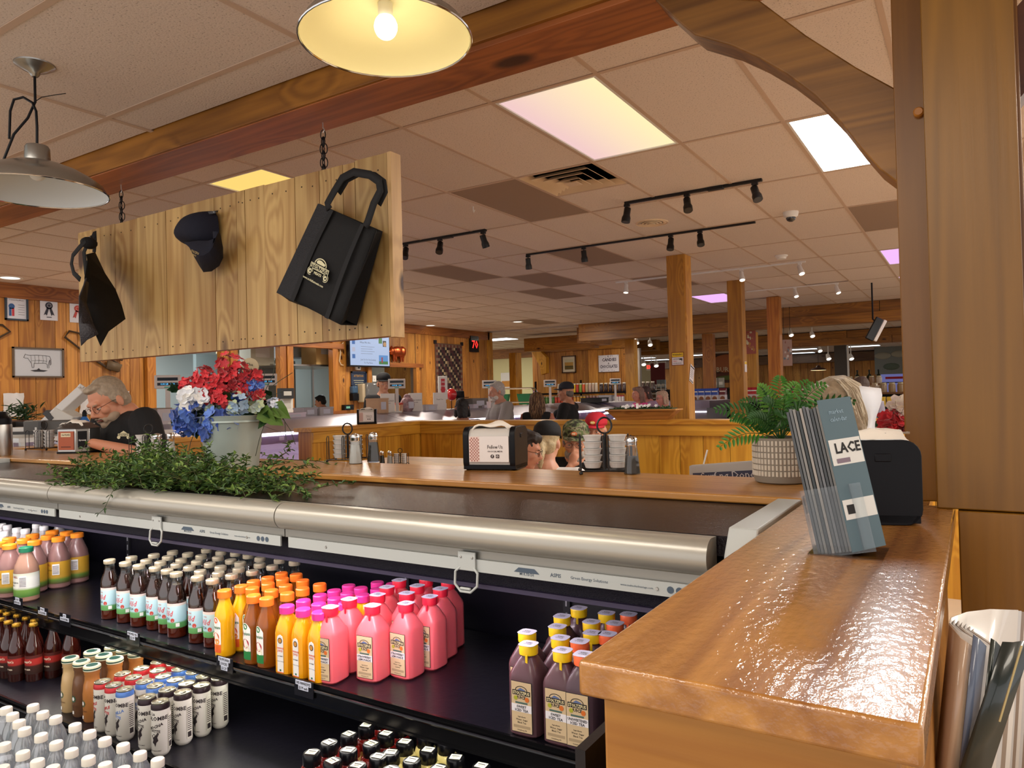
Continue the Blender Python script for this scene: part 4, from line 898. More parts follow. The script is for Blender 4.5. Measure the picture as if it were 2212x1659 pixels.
m = MB(); m.add([fp[1], bp_[1], bp_[2], fp[2], mid, (fp[1]+bp_[1])/2+Vector((-.02, 0, 0)), (fp[2]+bp_[2])/2+Vector((-.015, 0, .02))], [(0, 5, 4), (0, 4, 3), (4, 6, 3), (5, 1, 4), (1, 2, 4), (4, 2, 6)]); m.build('side_gusset', FAB, t)
m = MB(); m.add([fp[0], bp_[0], bp_[3], fp[3]], [(0, 1, 2, 3)]); m.add([fp[3], fp[2], bp_[2], bp_[3]], [(0, 1, 2, 3)]); m.build('bottom_gusset', FAB, t)
# insulated quilt panel and seams on the front
def onf(s_, t_, d=.016): return bil(fp, s_, t_)+Vector((0, -d-.004, 0))
m = MB(); vs = [onf(.01+(.23*i/4), j/10, .006+.008*math.sin(PI*(.23*i/4+.01))*math.sin(PI*min(j/10*1.1, 1))) for i in range(5) for j in range(11)]
m.add(vs, [(i*11+j, i*11+j+1, (i+1)*11+j+1, (i+1)*11+j) for i in range(4) for j in range(10)]); m.build('quilted_panel', FABQ, t)
STRAP = mat('strap_fabric', '#131316', .8)
for a, b in ((.24, .30), (.78, .84)):
    m = MB(); vs = [onf(x, j/10, .0075+.012*math.sin(PI*a)*math.sin(PI*min(j/10*1.1, 1))) for x in (a, b) for j in range(11)]; m.add(vs, [(j, j+1, 12+j, 11+j) for j in range(10)]); m.build('strap', STRAP, t)
def ribbon(m, pts, w, mi=0, wd=None):
    vs = []
    for i, p in enumerate(pts):
        p = Vector(p); d = (Vector(pts[min(i+1, len(pts)-1)])-Vector(pts[max(i-1, 0)])).normalized(); s_ = d.cross(Vector((0, 1, 0))).normalized() if wd is None else Vector(wd)
        vs += [p-s_*w/2, p+s_*w/2]
    m.add(vs, [(2*i, 2*i+1, 2*i+3, 2*i+2) for i in range(len(pts)-1)], mi)
m = MB(); pts = [bagp(u, v, yf-.012) for u, v in ((712, 452), (708, 440), (722, 415), (740, 385), (765, 372), (800, 378), (819, 392), (822, 412), (808, 440), (795, 480), (790, 490))]
ribbon(m, pts, .030); ribbon(m, [q+Vector((.004, .02, .0)) for q in pts[2:-2]], .028); o = m.build('handle', STRAP, t); o.modifiers.new('thick', 'SOLIDIFY').thickness = .004
# logo: barn arch, name plate, banner, wheels
ex = (fp[1]-fp[0]).normalized(); ez = (fp[0]-fp[3]).normalized()
LF = frame(onf(.50, .60, .0145)+Vector((0, -.006, 0)), ex, ez)
m = MB(); ck_ = .0005
m.prism([(-.052, 0), (.052, 0), (.052, .022), (-.052, .022)], ck_, 0, LF @ TR(0, .0, 0)); m.prism([(-.049, .003), (.049, .003), (.049, .019), (-.049, .019)], ck_, 1, LF @ TR(0, 0, .0006)); m.text('STOLTZFUS', LF @ TR(0, .0105, .0014), .019, 0, .03, fit=.094)
arc = [(.034*math.cos(PI*q/12), .024+.026*math.sin(PI*q/12)) for q in range(13)]; arc2 = [(.030*math.cos(PI*q/12), .024+.022*math.sin(PI*q/12)) for q in range(12, -1, -1)]
m.prism(arc+arc2, ck_, 0, LF); m.prism([(-.02, .026), (.022, .026), (.026, .034), (.0, .042), (-.016, .040), (-.024, .032)], ck_, 0, LF @ TR(0, 0, .0004))
ban = [(-.036+.072*q/8, -.004-.004*math.cos((q-4)*PI/8)*0-.010*((q-4)/4)**2) for q in range(9)]; m.prism([(x, z-.014) for x, z in ban]+[(x, z) for x, z in reversed(ban)], ck_, 1, LF)
m.text('MEATS', LF @ TR(0, -.011, .0010), .014, 0, .03)
for sx in (-.044, .044):
    m.lathe([(.0155, 0), (.0155, ck_)], 20, 0, LF @ TR(sx, -.012, 0)); m.lathe([(.013, 0), (.013, ck_)], 20, 1, LF @ TR(sx, -.012, .0006)); m.lathe([(.010, 0), (.010, ck_)], 14, 0, LF @ TR(sx, -.012, .0012)); m.lathe([(.004, 0), (.004, ck_)], 8, 1, LF @ TR(sx+.002, -.012, .0018))
m.text('www.stoltzfusmeats.com', LF @ TR(-.012, -.044, .0008), .0125, 0, .02, fit=.118)
m.build('logo', [mat('logo_print', '#cfc9a4', .6), FAB], t, sharp=0)
MB().tube([bagp(775, 380, yf+.03), bagp(775, 380, SY)], .003, 6).build('wall_hook', STEEL, t)
# thin black bag seen edge on at the left end
t = thing('tote_bag', 'black tote bag seen edge-on at the left end of the board', 'bag', (0, 0, 0))
m = MB()
fa = [bagp(u, v, 1.90) for u, v in ((190, 590), (195, 575), (210, 560), (222, 620), (262, 655), (269, 690), (214, 747), (205, 720), (195, 650), (186, 610))]
cpt = lambda l, y: [bagp(u, v, y) for u, v in l]
dark = [((188, 560), (182, 600), (184, 655), (196, 700), (217, 748)), ((204, 545), (225, 590), (248, 625), (262, 660), (270, 690))]
vs = []
for a, b in zip(*dark):
    A = bagp(*a, 1.84); B_ = bagp(*b, 2.05); C_ = (A+B_)/2+Vector((.012, -.03, 0)); vs += [A, C_, B_]
m.add(vs, [(3*i+j, 3*i+j+1, 3*i+j+4, 3*i+j+3) for i in range(4) for j in range(2)]); o = m.build('side_panel', FAB, t); o.modifiers.new('thick', 'SOLIDIFY').thickness = .004
q1 = ((186, 600), (170, 640), (170, 700), (176, 747)); q2 = ((190, 610), (186, 655), (202, 700), (213, 722))
vs = []
for a, b in zip(q1, q2): A = bagp(*a, 1.78); B_ = bagp(*b, 1.83); vs += [A, (A+B_)/2+Vector((0, -.012, 0)), B_]
m = MB(); m.add(vs, [(3*i+j, 3*i+j+1, 3*i+j+4, 3*i+j+3) for i in range(3) for j in range(2)]); o = m.build('quilted_panel', mat('quilt_grey', '#2e2a2e', .5, bump=.9, bscale=160), t); o.modifiers.new('thick', 'SOLIDIFY').thickness = .004
m = MB(); ribbon(m, cpt(((205, 505), (198, 520), (188, 530), (182, 545), (186, 585), (190, 610)), 1.99), .03); ribbon(m, cpt(((186, 520), (172, 535), (158, 552), (155, 570), (160, 590), (174, 604)), 1.85), .024); ribbon(m, cpt(((205, 500), (206, 520), (204, 545)), 2.03), .028)
m.ball(bagp(192, 525, 1.93), (.03, .04, .03), 10, 7); o = m.build('handle', STRAP, t); o.modifiers.new('thick', 'SOLIDIFY').thickness = .003
MB().tube([bagp(193, 512, 1.94), bagp(200, 508, SY)], .003, 6).build('wall_hook', STEEL, t)
# visor cap
t = thing('baseball_cap', 'navy cap with small logo hung near the middle of the board', 'cap', (0, 0, 0))
m = MB()
out = [(408, 481), (425, 462), (450, 456), (470, 455), (474, 480), (476, 510), (470, 530), (452, 535), (436, 530), (415, 536), (396, 524), (393, 507)]
cen = bagp(437, 500, SY-.02); ring = [bagp(u, v, SY-.015) for u, v in out]
vs = [cen+Vector((0, -.105, 0))]; lv = [(.35, -.10), (.68, -.082), (.9, -.045), (1.0, -.004)]
for f_, dy in lv: vs += [cen+(r_-cen)*f_+Vector((0, dy, 0)) for r_ in ring]
N_ = len(ring); fs = [(0, 1+j, 1+(j+1) % N_) for j in range(N_)]
for i in range(3): fs += [(1+i*N_+j, 1+(i+1)*N_+j, 1+(i+1)*N_+(j+1) % N_, 1+i*N_+(j+1) % N_) for j in range(N_)]
m.add(vs, fs); o = m.build('crown', FABN, t, sharp=1.6); sb = o.modifiers.new('s', 'SUBSURF'); sb.levels = sb.render_levels = 1
m = MB(); br_o = [(409, 528), (420, 552), (432, 573), (441, 587), (458, 585), (474, 573), (481, 556), (480, 535), (474, 505)]; br_i = [(415, 522), (428, 520), (438, 520), (446, 520), (452, 520), (458, 518), (464, 514), (468, 508), (471, 500)]
vs = []
for a, b in zip(br_o, br_i): A = bagp(*a, SY-.055); B_ = bagp(*b, SY-.12); vs += [A, (A+B_)/2+Vector((0, -.03, 0)), B_]
m.add(vs, [(3*i+j, 3*i+j+1, 3*i+j+4, 3*i+j+3) for i in range(8) for j in range(2)]); o = m.build('brim', FABN, t); o.modifiers.new('thick', 'SOLIDIFY').thickness = .004
m = MB(); ribbon(m, [bagp(438, 466, SY-.02), bagp(450, 460, SY-.05), bagp(465, 458, SY-.05), bagp(471, 457, SY-.02)], .012); m.build('strap', mat('strap_grey', '#3a3f46', .4), t)
LF = frame(bagp(421, 545, SY-.165), (.95, .1, -.42), (.3, .1, .9)); m = MB(); m.text('STOLTZFUS', LF, .013, 0, .03, fit=.05); m.text('MEATS', LF @ TR(0, -.013, 0), .009, 0, .03); m.build('logo', mat('logo_gold', '#a8905a', .6), t, sharp=0)
MB().tube([bagp(462, 458, SY-.05), bagp(462, 458, SY)], .0025, 6).build('wall_hook', STEEL, t)

# ---------------------------------------------------------------- pendant lamps
def lamp(label, cx, cy, zr, r, lit, cord, canopy=None):
    t = thing('pendant_lamp', label, 'lamp', (cx, cy, zr)); k = r/.228
    prof = [(.228*k, 0), (.226*k, .006), (.212*k, .030*k), (.185*k, .052*k), (.14*k, .078*k), (.09*k, .098*k), (.046*k, .110*k), (.042*k, .112*k), (.040*k, .16*k), (.036*k, .168*k), (.004, .172*k)]
    MB().shell(prof, 48).build('shade', mat('lamp_steel', '#a3a3a0', .26, .95), t)
    MB().shell([(p[0]-.003, p[1]+.0005) for p in prof[:6]]+[(.05*k, .098*k), (.001, .099*k)], 48).build('reflector', mat('lamp_inner_'+('lit' if lit else 'off'), '#dccf9c' if lit else '#d8dee0', .4), t)  # the lit lamp's warm bulb light is put into its reflector colour
    m = MB(); m.tube([(.2285*k*math.cos(a), .2285*k*math.sin(a), 0) for a in [2*PI*i/48 for i in range(48)]], .003, 6, closed=True); m.build('rim', CHROME, t)
    MB().lathe([(.02, .05*k), (.02, .098*k)], 14).build('socket', WHITE, t)
    b_ = MB().ball((0, 0, (.035 if lit else .075)*k), (.031, .031, .034), 18, 12).build('bulb', mat('bulb_lit', '#ffffff', .3, emit='#fff6dd', es=14) if lit else mat('bulb_off', '#e8e8e4', .3), t)
    if lit:
        l = bpy.data.lights.new('bulb_light', 'POINT'); l.energy = 1.3; l.color = (1, .86, .60); l.shadow_soft_size = .03; lo = bpy.data.objects.new('bulb_light', l); COL.objects.link(lo); lo.parent = t; lo.location = (0, 0, .0)
    MB().tube(cord, .0045, 8).build('cord', BLACK, t)
    if canopy is not None: MB().lathe([(.010, -.045), (.014, -.04), (.02, -.03), (.045, -.018), (.066, -.004), (.067, 0)], 28).build('canopy', mat('lamp_steel'), t, loc=canopy)
    return t
c2 = PD(834, 86, 1.965); lamp('lit pendant lamp with glowing bulb and warm-lit inner shade', c2.x, c2.y, c2.z, .228, True, [(0, 0, .17), (0, 0, NZ-c2.z)], (0, 0, NZ-c2.z))
c1 = PZ(75, 140, NZ); D1 = c1.dot(CF); s1 = PD(82, 415, D1-.02)
k1 = [PD(u, v, D1-.01)-s1 for u, v in ((80, 318), (80, 275), (78, 240), (70, 222), (50, 210), (30, 215), (22, 240), (20, 300), (20, 300), (8, 340), (-5, 360))]
t1 = lamp('unlit brushed steel pendant lamp with looped black cord', s1.x, s1.y, s1.z, .228, False, [PD(80, 318, D1)-s1]+k1[1:8], c1-s1)
MB().tube([PD(75, 165, D1)-s1, PD(76, 220, D1)-s1, PD(60, 255, D1)-s1, PD(30, 290, D1-.02)-s1, PD(8, 345, D1-.02)-s1, PD(0, 362, D1-.02)-s1], .0045, 8).build('cord', BLACK, t1)
MB().tube([PD(72, 222, D1)-s1, PD(90, 210, D1)-s1, PD(120, 205, D1)-s1, PD(142, 202, D1)-s1], .0016, 5).build('cable_tie', BLACK, t1)

# ---------------------------------------------------------------- track lights, ceiling devices
def track(label, u0, v0, u1, v1, heads, col, lit=False, feed=None):
    a = PZ(u0, v0, CH-.02); b = PZ(u1, v1, CH-.02); y = (a.y+b.y)/2; t = thing('track_light', label, 'track light', (a.x, y, CH-.02))
    mt = mat('track_'+col, '#101012' if col == 'black' else '#e2e0e0', .4)
    MB().box((0, -.017, 0), (b.x-a.x, .017, .02)).build('rail', mt, t, bev=.002)
    if feed: fx = PZ(feed[0], feed[1], CH-.02).x-a.x; MB().box((fx-.06, -.024, -.006), (fx+.06, .024, .018)).build('feed_box', mt, t, bev=.002)
    for (u, v, dx, dy) in heads:
        x = PZ(u, v, CH-.05).x-a.x; h = thing_part('spot_head', t, (x, 0, 0))
        d = Vector((dx, dy, -1)).normalized(); m = MB(); m.box((-.022, -.014, -.02), (.022, .014, 0)); m.tube([(0, 0, -.02), (0, 0, -.055)], .006, 8)
        q = Vector((0, 0, -.06)); Mx = frame(q-d*.03, d.orthogonal(), d.cross(d.orthogonal())); Mx = Matrix.Translation(q-d*.03) @ d.to_track_quat('Z', 'Y').to_matrix().to_4x4()
        m.lathe([(.026, 0), (.028, .004), (.028, .06), (.030, .066), (.036, .085), (.036, .12)], 16, 0, Mx); m.lathe([(.031, .118), (.031, .1215)], 14, 1, Mx)
        m.build('can', [mt, mat('spot_lit', '#ffffff', .3, emit='#fff4e0', es=5) if lit else mat('spot_dark', '#3a3a3a', .2)], h)
    return t
def thing_part(name, parent, loc):
    o = bpy.data.objects.new(name, None); COL.objects.link(o); o.parent = parent; o.location = loc; o.empty_display_size = .03; return o
track('black track light with three heads, upper right one', 1352, 443, 1645, 390, [(1360, 452, -.1, -.2), (1488, 430, .25, -.5), (1633, 405, .35, -.4)], 'black', feed=(1546, 409))
track('long black track light with four heads in front of the pine post', 1140, 553, 1630, 481, [(1156, 562, -.1, .3), (1273, 545, 0, .2), (1456, 518, 0, -.3), (1518, 509, .2, -.4)], 'black')
track('black track light with three heads beside the hanging board', 866, 528, 1055, 501, [(880, 536, .2, -.5), (955, 524, .2, -.5), (1046, 508, .1, .4)], 'black', feed=(968, 514))
track('long white track light in the main ceiling', 1330, 612, 1740, 567, [(1355, 615, .0, -.2), (1597, 585, .2, -.4), (1724, 571, .35, -.4)], 'white', True)
track('shorter white track light farther back', 1612, 631, 1812, 613, [(1714, 624, .3, -.4), (1805, 616, .35, -.3)], 'white', True)
p = PZ(1708, 458, CH); t = thing('security_camera', 'white dome security camera on the ceiling', 'camera', (p.x, p.y, CH))
MB().lathe([(.045, -.05), (.06, -.035), (.065, -.01), (.065, 0)], 24).build('housing', WHITE, t); MB().ball((0, 0, -.052), (.042, .042, .035), 18, 10).build('dome', mat('smoked_dome', '#1a1c22', .08, coat=1), t)
p = PZ(1688, 552, CH); t = thing('smoke_detector', 'small round white smoke detector on the ceiling', 'smoke detector', (p.x, p.y, CH)); MB().lathe([(.03, -.045), (.05, -.04), (.055, -.02), (.07, -.012), (.072, 0)], 24).build('body', WHITE, t)
p = PZ(1408, 481, CH); t = thing('ceiling_speaker', 'round cream ceiling speaker grille below the black track', 'speaker', (p.x, p.y, CH)); MB().lathe([(.14, -.003), (.145, -.008), (.15, 0)], 32).build('ring', VM, t)
for i, r in enumerate((.12, .09, .06, .03)): MB().lathe([(r-.02, -.004-.003*i), (r, -.010-.003*i), (r+.004, -.004-.003*i)], 28).build('cone_ring', VM, t)
p = PZ(1022, 446, CH); t = thing('ceiling_hook', 'tiny white hook hanging from a ceiling tee', 'hook', (p.x, p.y, CH)); MB().tube([(0, 0, 0), (0, 0, -.03), (.006, 0, -.05), (.012, 0, -.04), (.014, 0, -.03)], .004, 6).build('wire', WHITE, t)
p = PZ(22, 600, CH); t = thing('recessed_downlight', 'lit recessed downlight above the framed award', 'ceiling light', (p.x, p.y, CH)); MB().lathe([(.10, -.004), (.13, -.008), (.135, 0)], 28).build('trim_ring', WHITE, t); MB().lathe([(.10, -.005), (.0001, -.0051)], 24).build('lens', mat('down_lens', '#3a3a3a', .4, emit='#fff6e6', es=1.6), t)
for u, v, l in ((930, 703, 'tiny round downlight above the pine corner wall'), (1118, 695, 'faint round downlight near the far ceiling corner')):
    p = PZ(u, v, CH); t = thing('recessed_downlight', l, 'ceiling light', (p.x, p.y, CH)); MB().lathe([(.09, -.004), (.12, -.008), (.125, 0)], 20).build('trim_ring', WHITE, t); MB().lathe([(.09, -.005), (.0001, -.0051)], 16).build('lens', mat('down_lens'), t)
# ---------------------------------------------------------------- things on the counters
CZ = -.26
def on(u, v, z=CZ): p = PZ(u, v, z); return p
# black tabletop napkin dispenser with a side card
def napkin_box(label, x, y, z, rz, w=.19, d=.15, h=.15, card=True, sheet=True, big=False):
    t = thing('napkin_dispenser', label, 'napkin dispenser', (x, y, z), rz)
    # body: rounded square profile in (y,z) swept along x ; card side faces -x ... local: end face = +x black, front = -y card
    k = []
    def rr(a, b, r, n=5):
        out = []
        for cx_, cz_, s0 in ((a-r, b-r, 0), (-a+r, b-r, 1), (-a+r, r, 2), (a-r, r, 3)):
            out += [(cx_+r*math.cos(PI/2*(s0+q/n)), cz_+r*math.sin(PI/2*(s0+q/n))) for q in range(n+1)]
        return out
    prof = rr(d/2, h, .03); M = Matrix(((0, 0, 1, 0), (1, 0, 0, 0), (0, 1, 0, 0), (0, 0, 0, 1)))
    m = MB(); m.prism(prof, .020, 0, TR(w/2-.020, 0, 0) @ M); m.prism(prof, .020, 0, TR(-w/2, 0, 0) @ M); m.box((-w/2, -d/2+.004, .004), (w/2, d/2-.004, .02)); m.box((w/2-.001, -.012, h-.04), (w/2+.002, .016, h-.025)); m.build('shell', BLACK, t, bev=.002)
    inner = rr(d/2-.007, h-.006, .028); MB().prism(inner, w-.04, 0, TR(-w/2+.02, 0, 0) @ M).build('housing', mat('napkin_housing', '#c8c2bc', .5), t)
    if card:
        m = MB(); m.box((-w/2+.024, -d/2-.001, .03), (w/2-.022, -d/2+.004, h-.032)); m.box((-w/2+.024, -d/2-.0016, .03), (-w/2+.062, -d/2-.001, h-.032), 1)
        for i in range(7):
            for j in range(15):
                if (i+j) % 2: m.box((-w/2+.026+i*.005, -d/2-.0022, .032+j*.0055), (-w/2+.031+i*.005, -d/2-.0016, .0375+j*.0055), 2)
        F = lambda x_, z_: frame((x_, -d/2-.002, z_), (1, 0, 0), (0, 0, 1))
        m.text('Follow Us', F(.024, h*.54), .018, 3, .01, fit=.055); m.text('ON SOCIAL MEDIA', F(.024, h*.44), .007, 3, .02, fit=.055)
        m.lathe([(.0065, 0), (.0065, .0005)], 14, 3, F(.014, h*.33)); m.text('f', F(.014, h*.33) @ TR(0, 0, .0008), .011, 0, .03)
        m.box((.027, -d/2-.0024, h*.33-.006), (.039, -d/2-.0018, h*.33+.006), 3); m.lathe([(.0035, 0), (.0035, .0006)], 12, 0, F(.033, h*.33) @ TR(0, 0, .0006)); m.lathe([(.002, 0), (.002, .0006)], 8, 3, F(.033, h*.33) @ TR(0, 0, .0012))
        m.build('card', [mat('card_white', '#e6dfdc', .6), mat('card_pink', '#e8d4cc', .6), mat('card_check', '#b07a70', .6), mat('card_ink', '#3a2a2a', .6)], t, sharp=0)
    if sheet:
        m = MB(); n = 10; vs = []
        for i in range(n+1):
            for j in range(5):
                a = i/n; b = j/4; vs.append((-w*.38+w*.76*a, (-.055+.11*b), h-.012+.028*math.sin(PI*a)**.5*(1-.5*abs(b-.5))+.006*math.sin(9*a+4*b)))
        m.add(vs, [(i*5+j, i*5+5+j, i*5+6+j, i*5+j+1) for i in range(n) for j in range(4)]); o = m.build('napkin', mat('napkin_paper', '#eee6da', .9), t); o.modifiers.new('t', 'SOLIDIFY').thickness = .006
    return t
p = on(1072, 1012); napkin_box('black napkin dispenser with FOLLOW US card on the near counter', p.x, p.y, CZ, math.radians(14))
p = on(722, 916); napkin_box('small far black napkin dispenser on the side half wall', -5.18, p.y+.02, CZ, math.radians(40), sheet=True)
# big dispenser by the post (turned so that its black end faces the camera)
p = on(1905, 1120); t = napkin_box('tall dark napkin dispenser with a paper napkin standing up beside the post', -.175, 1.60, CZ, math.radians(-72), w=.17, d=.135, h=.158, card=False, sheet=True)
m = MB(); vs = []
for i in range(9):
    a = i/8; wv = .016*math.sin(a*5); vs += [(-.012+.03*math.sin(a*2.6)-.0, -.012+wv*.4, .155+.105*a), (.010+.03*math.sin(a*2.6), .008-wv*.5, .155+.105*a-.006*a)]
m.add(vs, [(2*i, 2*i+1, 2*i+3, 2*i+2) for i in range(8)]); o = m.build('napkin', mat('napkin_white', '#e8e8ec', .9), t); o.modifiers.new('t', 'SOLIDIFY').thickness = .002
m = MB(); m.tube([(.0, -.07, .166), (.0, -.03, .166), (.03, -.02, .166), (.03, .02, .166), (0, .03, .166), (0, .07, .166)], .0025, 6); m.build('mouth_edge', STEEL, t)
# chrome dispenser at the left with brown card
p = on(160, 978)
t = thing('napkin_dispenser', 'chrome hexagonal napkin dispenser with a brown card at the left', 'napkin dispenser', (p.x, p.y+.02, CZ), math.radians(22))
hx = [(-.10, -.03), (-.055, -.08), (.055, -.08), (.10, -.03), (.10, .05), (-.10, .05)]
MB().prism(hx, .125, 0, TR(0, 0, .008)).build('body', STEEL, t, bev=.002)
MB().prism([(x*1.05, y*1.05) for x, y in hx], .008).build('base', BLACK, t)
m = MB(); m.prism([(x*1.04, y*1.04) for x, y in hx], .004, 0, TR(0, 0, .133)); m.add([(x*1.02, y*1.02, .137) for x, y in hx]+[(x*.6, y*.6, .165) for x, y in hx], [(i, (i+1) % 6, 6+(i+1) % 6, 6+i) for i in range(6)]+[tuple(range(6, 12))]); m.build('lid', mat('dark_bronze', '#4a423e', .4, .3), t)
MB().box((-.047, -.084, .02), (.047, -.0805, .12)).build('card', mat('card_brown', '#a8583c', .6), t)
m = MB(); m.box((-.03, -.085, .09), (.03, -.0845, .112), 0); m.text("Our PLACE", frame((0, -.0856, .101), (1, 0, 0), (0, 0, 1)), .013, 1, .02, fit=.05); m.box((-.03, -.0848, .035), (.03, -.0844, .038), 1); m.build('lettering', [CREAM, INK], t, sharp=0)
FW = frame((.0775, -.0555, .075), (.045, .05, 0), (0, 0, 1))
MB().box((-.022, -.045, .0), (.022, .045, .003), 0, FW).build('black_window', BLACKG, t)
m = MB(); m.text('Xpressnap', FW @ TR(0, -.004, .0036), .012, 0, .02, fit=.036); m.build('lettering', PAPER, t, sharp=0)
m = MB(); vs = []
for i in range(9):
    for j in range(4): vs.append((-.07+.14*i/8, -.05+.1*j/3, .155+.03*math.sin(PI*i/8)*(1-abs(j-1.5)/3)+.006*math.sin(i*2.1+j)))
m.add(vs, [(i*4+j, i*4+4+j, i*4+5+j, i*4+j+1) for i in range(8) for j in range(3)]); o = m.build('napkin', mat('napkin_paper'), t); o.modifiers.new('t', 'SOLIDIFY').thickness = .004

# wire caddies with stacks of creamer cups, shakers
WIRE = mat('black_wire', '#141416', .35)
def caddy(label, x, y, z, rz, s=1.0, cups=2):
    t = thing('condiment_caddy', label, 'caddy', (x, y, z), rz); w, d, h = .062*s, .045*s, .085*s
    m = MB(); r = .0016*s
    for sx in (-w, w):
        for sy in (-d, d): m.ball((sx, sy, .004), .005*s, 8, 6)
    m.tube([(-w, -d, .01), (w, -d, .01), (w, d, .01), (-w, d, .01)], r*1.4, 6, closed=True)
    m.build('base_frame', WIRE, t)
    for sx in (-w, -.006*s, .006*s, w):
        for sy in (-d, d):
            m = MB(); m.tube([(sx, sy, .01), (sx, sy, h), (sx*.99, sy*.85, h+.008*s), (sx*.98, sy*.6, h+.008*s), (sx*.98, sy*.6, .012)], r, 5); m.build('upright_wire', WIRE, t)
    m = MB(); m.tube([(0, 0, .01), (0, 0, h+.012*s)]+[(.018*s*math.cos(a), 0, h+.032*s+.02*s*math.sin(a)) for a in [-PI/2+2*PI*i/14 for i in range(15)]], .0028*s, 6); m.build('ring_handle', WIRE, t)
    for cx in (-w/2, w/2):
        for q in range(5):
            MB().lathe([(.018*s, 0), (.0225*s, .013*s), (.024*s, .0135*s), (.024*s, .0155*s)], 14).build('creamer_cup', mat('creamer', '#d4d2d0', .5), t, loc=(cx, 0, .012*s+q*.0165*s))
    return t
def shaker(label, x, y, z, fill, s=1.0, grp=None):
    t = thing('pepper_shaker' if fill == 'pepper' else 'salt_shaker', label, 'shaker', (x, y, z), group=grp)
    MB().lathe([(.025*s, 0), (.026*s, .004*s), (.0205*s, .06*s), (.0165*s, .088*s), (.016*s, .092*s)], 10).build('glass', clear('shaker_glass', '#f4f6f6', .05, .05), t, sharp=.2)
    f = {'salt': ('#e6e6e2', .075), 'pepper': ('#57504a', .055), 'peppers': ('#4a443e', .078), 'low': ('#b8b6b0', .012)}[fill]
    MB().lathe([(.0225*s, .003*s), (.0235*s, .005*s), (.0235*s-.0075*s*f[1]/.075, f[1]*s)], 10).build('filling', mat('fill_'+fill, f[0], .9, bump=.8, bscale=900), t)
    m = MB(); m.lathe([(.0175*s, .088*s), (.0185*s, .092*s), (.0178*s, .096*s), (.0188*s, .099*s), (.0182*s, .108*s), (.014*s, .115*s), (.0001, .118*s)], 20); m.build('cap', CHROME, t)
    return t
def at(u, v, z=CZ): p = PZ(u, v, z); return p.x, p.y
x, y = at(1308, 1020); caddy('black wire creamer caddy on the near counter beside the pepper shaker', x, y, CZ, .5, 1.3)
x, y = at(1366, 1024); shaker('chrome-topped pepper shaker right of the caddy on the near counter', x, y, CZ, 'pepper', 1.02)
x, y = at(752, 996); caddy('black wire creamer caddy left of the two full shakers', x, y, CZ, .45, 1.15)
x, y = at(768, 1002); shaker('salt shaker full of white salt beside the middle caddy', x, y, CZ, 'salt', 1.03)
x, y = at(794, 999); shaker('full dark pepper shaker beside the white salt shaker', x+.015, y+.02, CZ, 'peppers', 1.03)
x, y = at(84, 972); caddy('wire creamer caddy left of the chrome napkin dispenser', x, y+.03, CZ, .3, 1.25)
x, y = at(322, 986); caddy('wire creamer caddy in front of the black-shirted man', x, y, CZ, .6, 1.15)
x, y = at(340, 989); shaker('nearly empty shaker beside the black-shirted man', x, y, CZ, 'low', 1.0)
x, y = at(362, 988); shaker('white salt shaker next to the leafy garland', x+.01, y+.01, CZ, 'salt', 1.0)
# thermos at the left edge
x, y = at(-4, 985); t = thing('insulated_pitcher', 'steel insulated pitcher with black lid cut by the left edge', 'pitcher', (x-.03, y, CZ))
MB().lathe([(.075, 0), (.078, .01), (.078, .16), (.074, .175)], 28).build('body', STEEL, t); MB().lathe([(.076, .165), (.076, .20), (.06, .215), (.055, .235), (.02, .24), (.0001, .24)], 28).build('lid', BLACK, t); MB().box((-.03, -.10, .18), (.03, -.05, .215)).build('spout', BLACK, t, bev=.004)
# bucket with artificial flowers
bx_, by_ = at(512, 1006); by_ -= .02; t = thing('flower_bucket', 'pale galvanized bucket of red, white and blue artificial flowers', 'flower arrangement', (bx_, by_, -.281))
bm = mat('bucket_paint', '#aab6b0', .35, .25, vary=.15, bscale=8)
MB().shell([(.098, 0), (.112, .13), (.125, .218), (.128, .224), (.123, .226)], 40).build('bucket', bm, t); MB().lathe([(.095, .001), (.0001, .0015)], 24).build('bottom', bm, t)
MB().shell([(.1235, .196), (.1265, .199), (.1255, .206)], 40).build('rim_band', bm, t)
def fpos(u, v, dd=0):
    D0 = Vector((bx_, by_, 0)).dot(CF)
    return PD(u, v, D0+dd)-Vector((bx_, by_, -.281))
def petals(m, c, nrm, r, n, mi=0, cup=.25, wd=.75):
    nrm = Vector(nrm).normalized(); a = nrm.orthogonal().normalized(); b = nrm.cross(a); ph = RN.random()*6
    for k in range(n):
        th = ph+2*PI*k/n; d = a*math.cos(th)+b*math.sin(th); s_ = nrm.cross(d)
        p0 = Vector(c); p1 = p0+d*r*.5+s_*r*wd*.5+nrm*r*cup*.6; p2 = p0+d*r+nrm*r*cup; p3 = p0+d*r*.5-s_*r*wd*.5+nrm*r*cup*.6; pm = p0+d*r*.55+nrm*r*cup*.2
        m.add([p0, p1, p2+s_*r*.22, p2-s_*r*.22, p3, pm], [(0, 1, 5), (1, 2, 5), (2, 3, 5), (3, 4, 5), (4, 0, 5)], mi)
CV = -CF
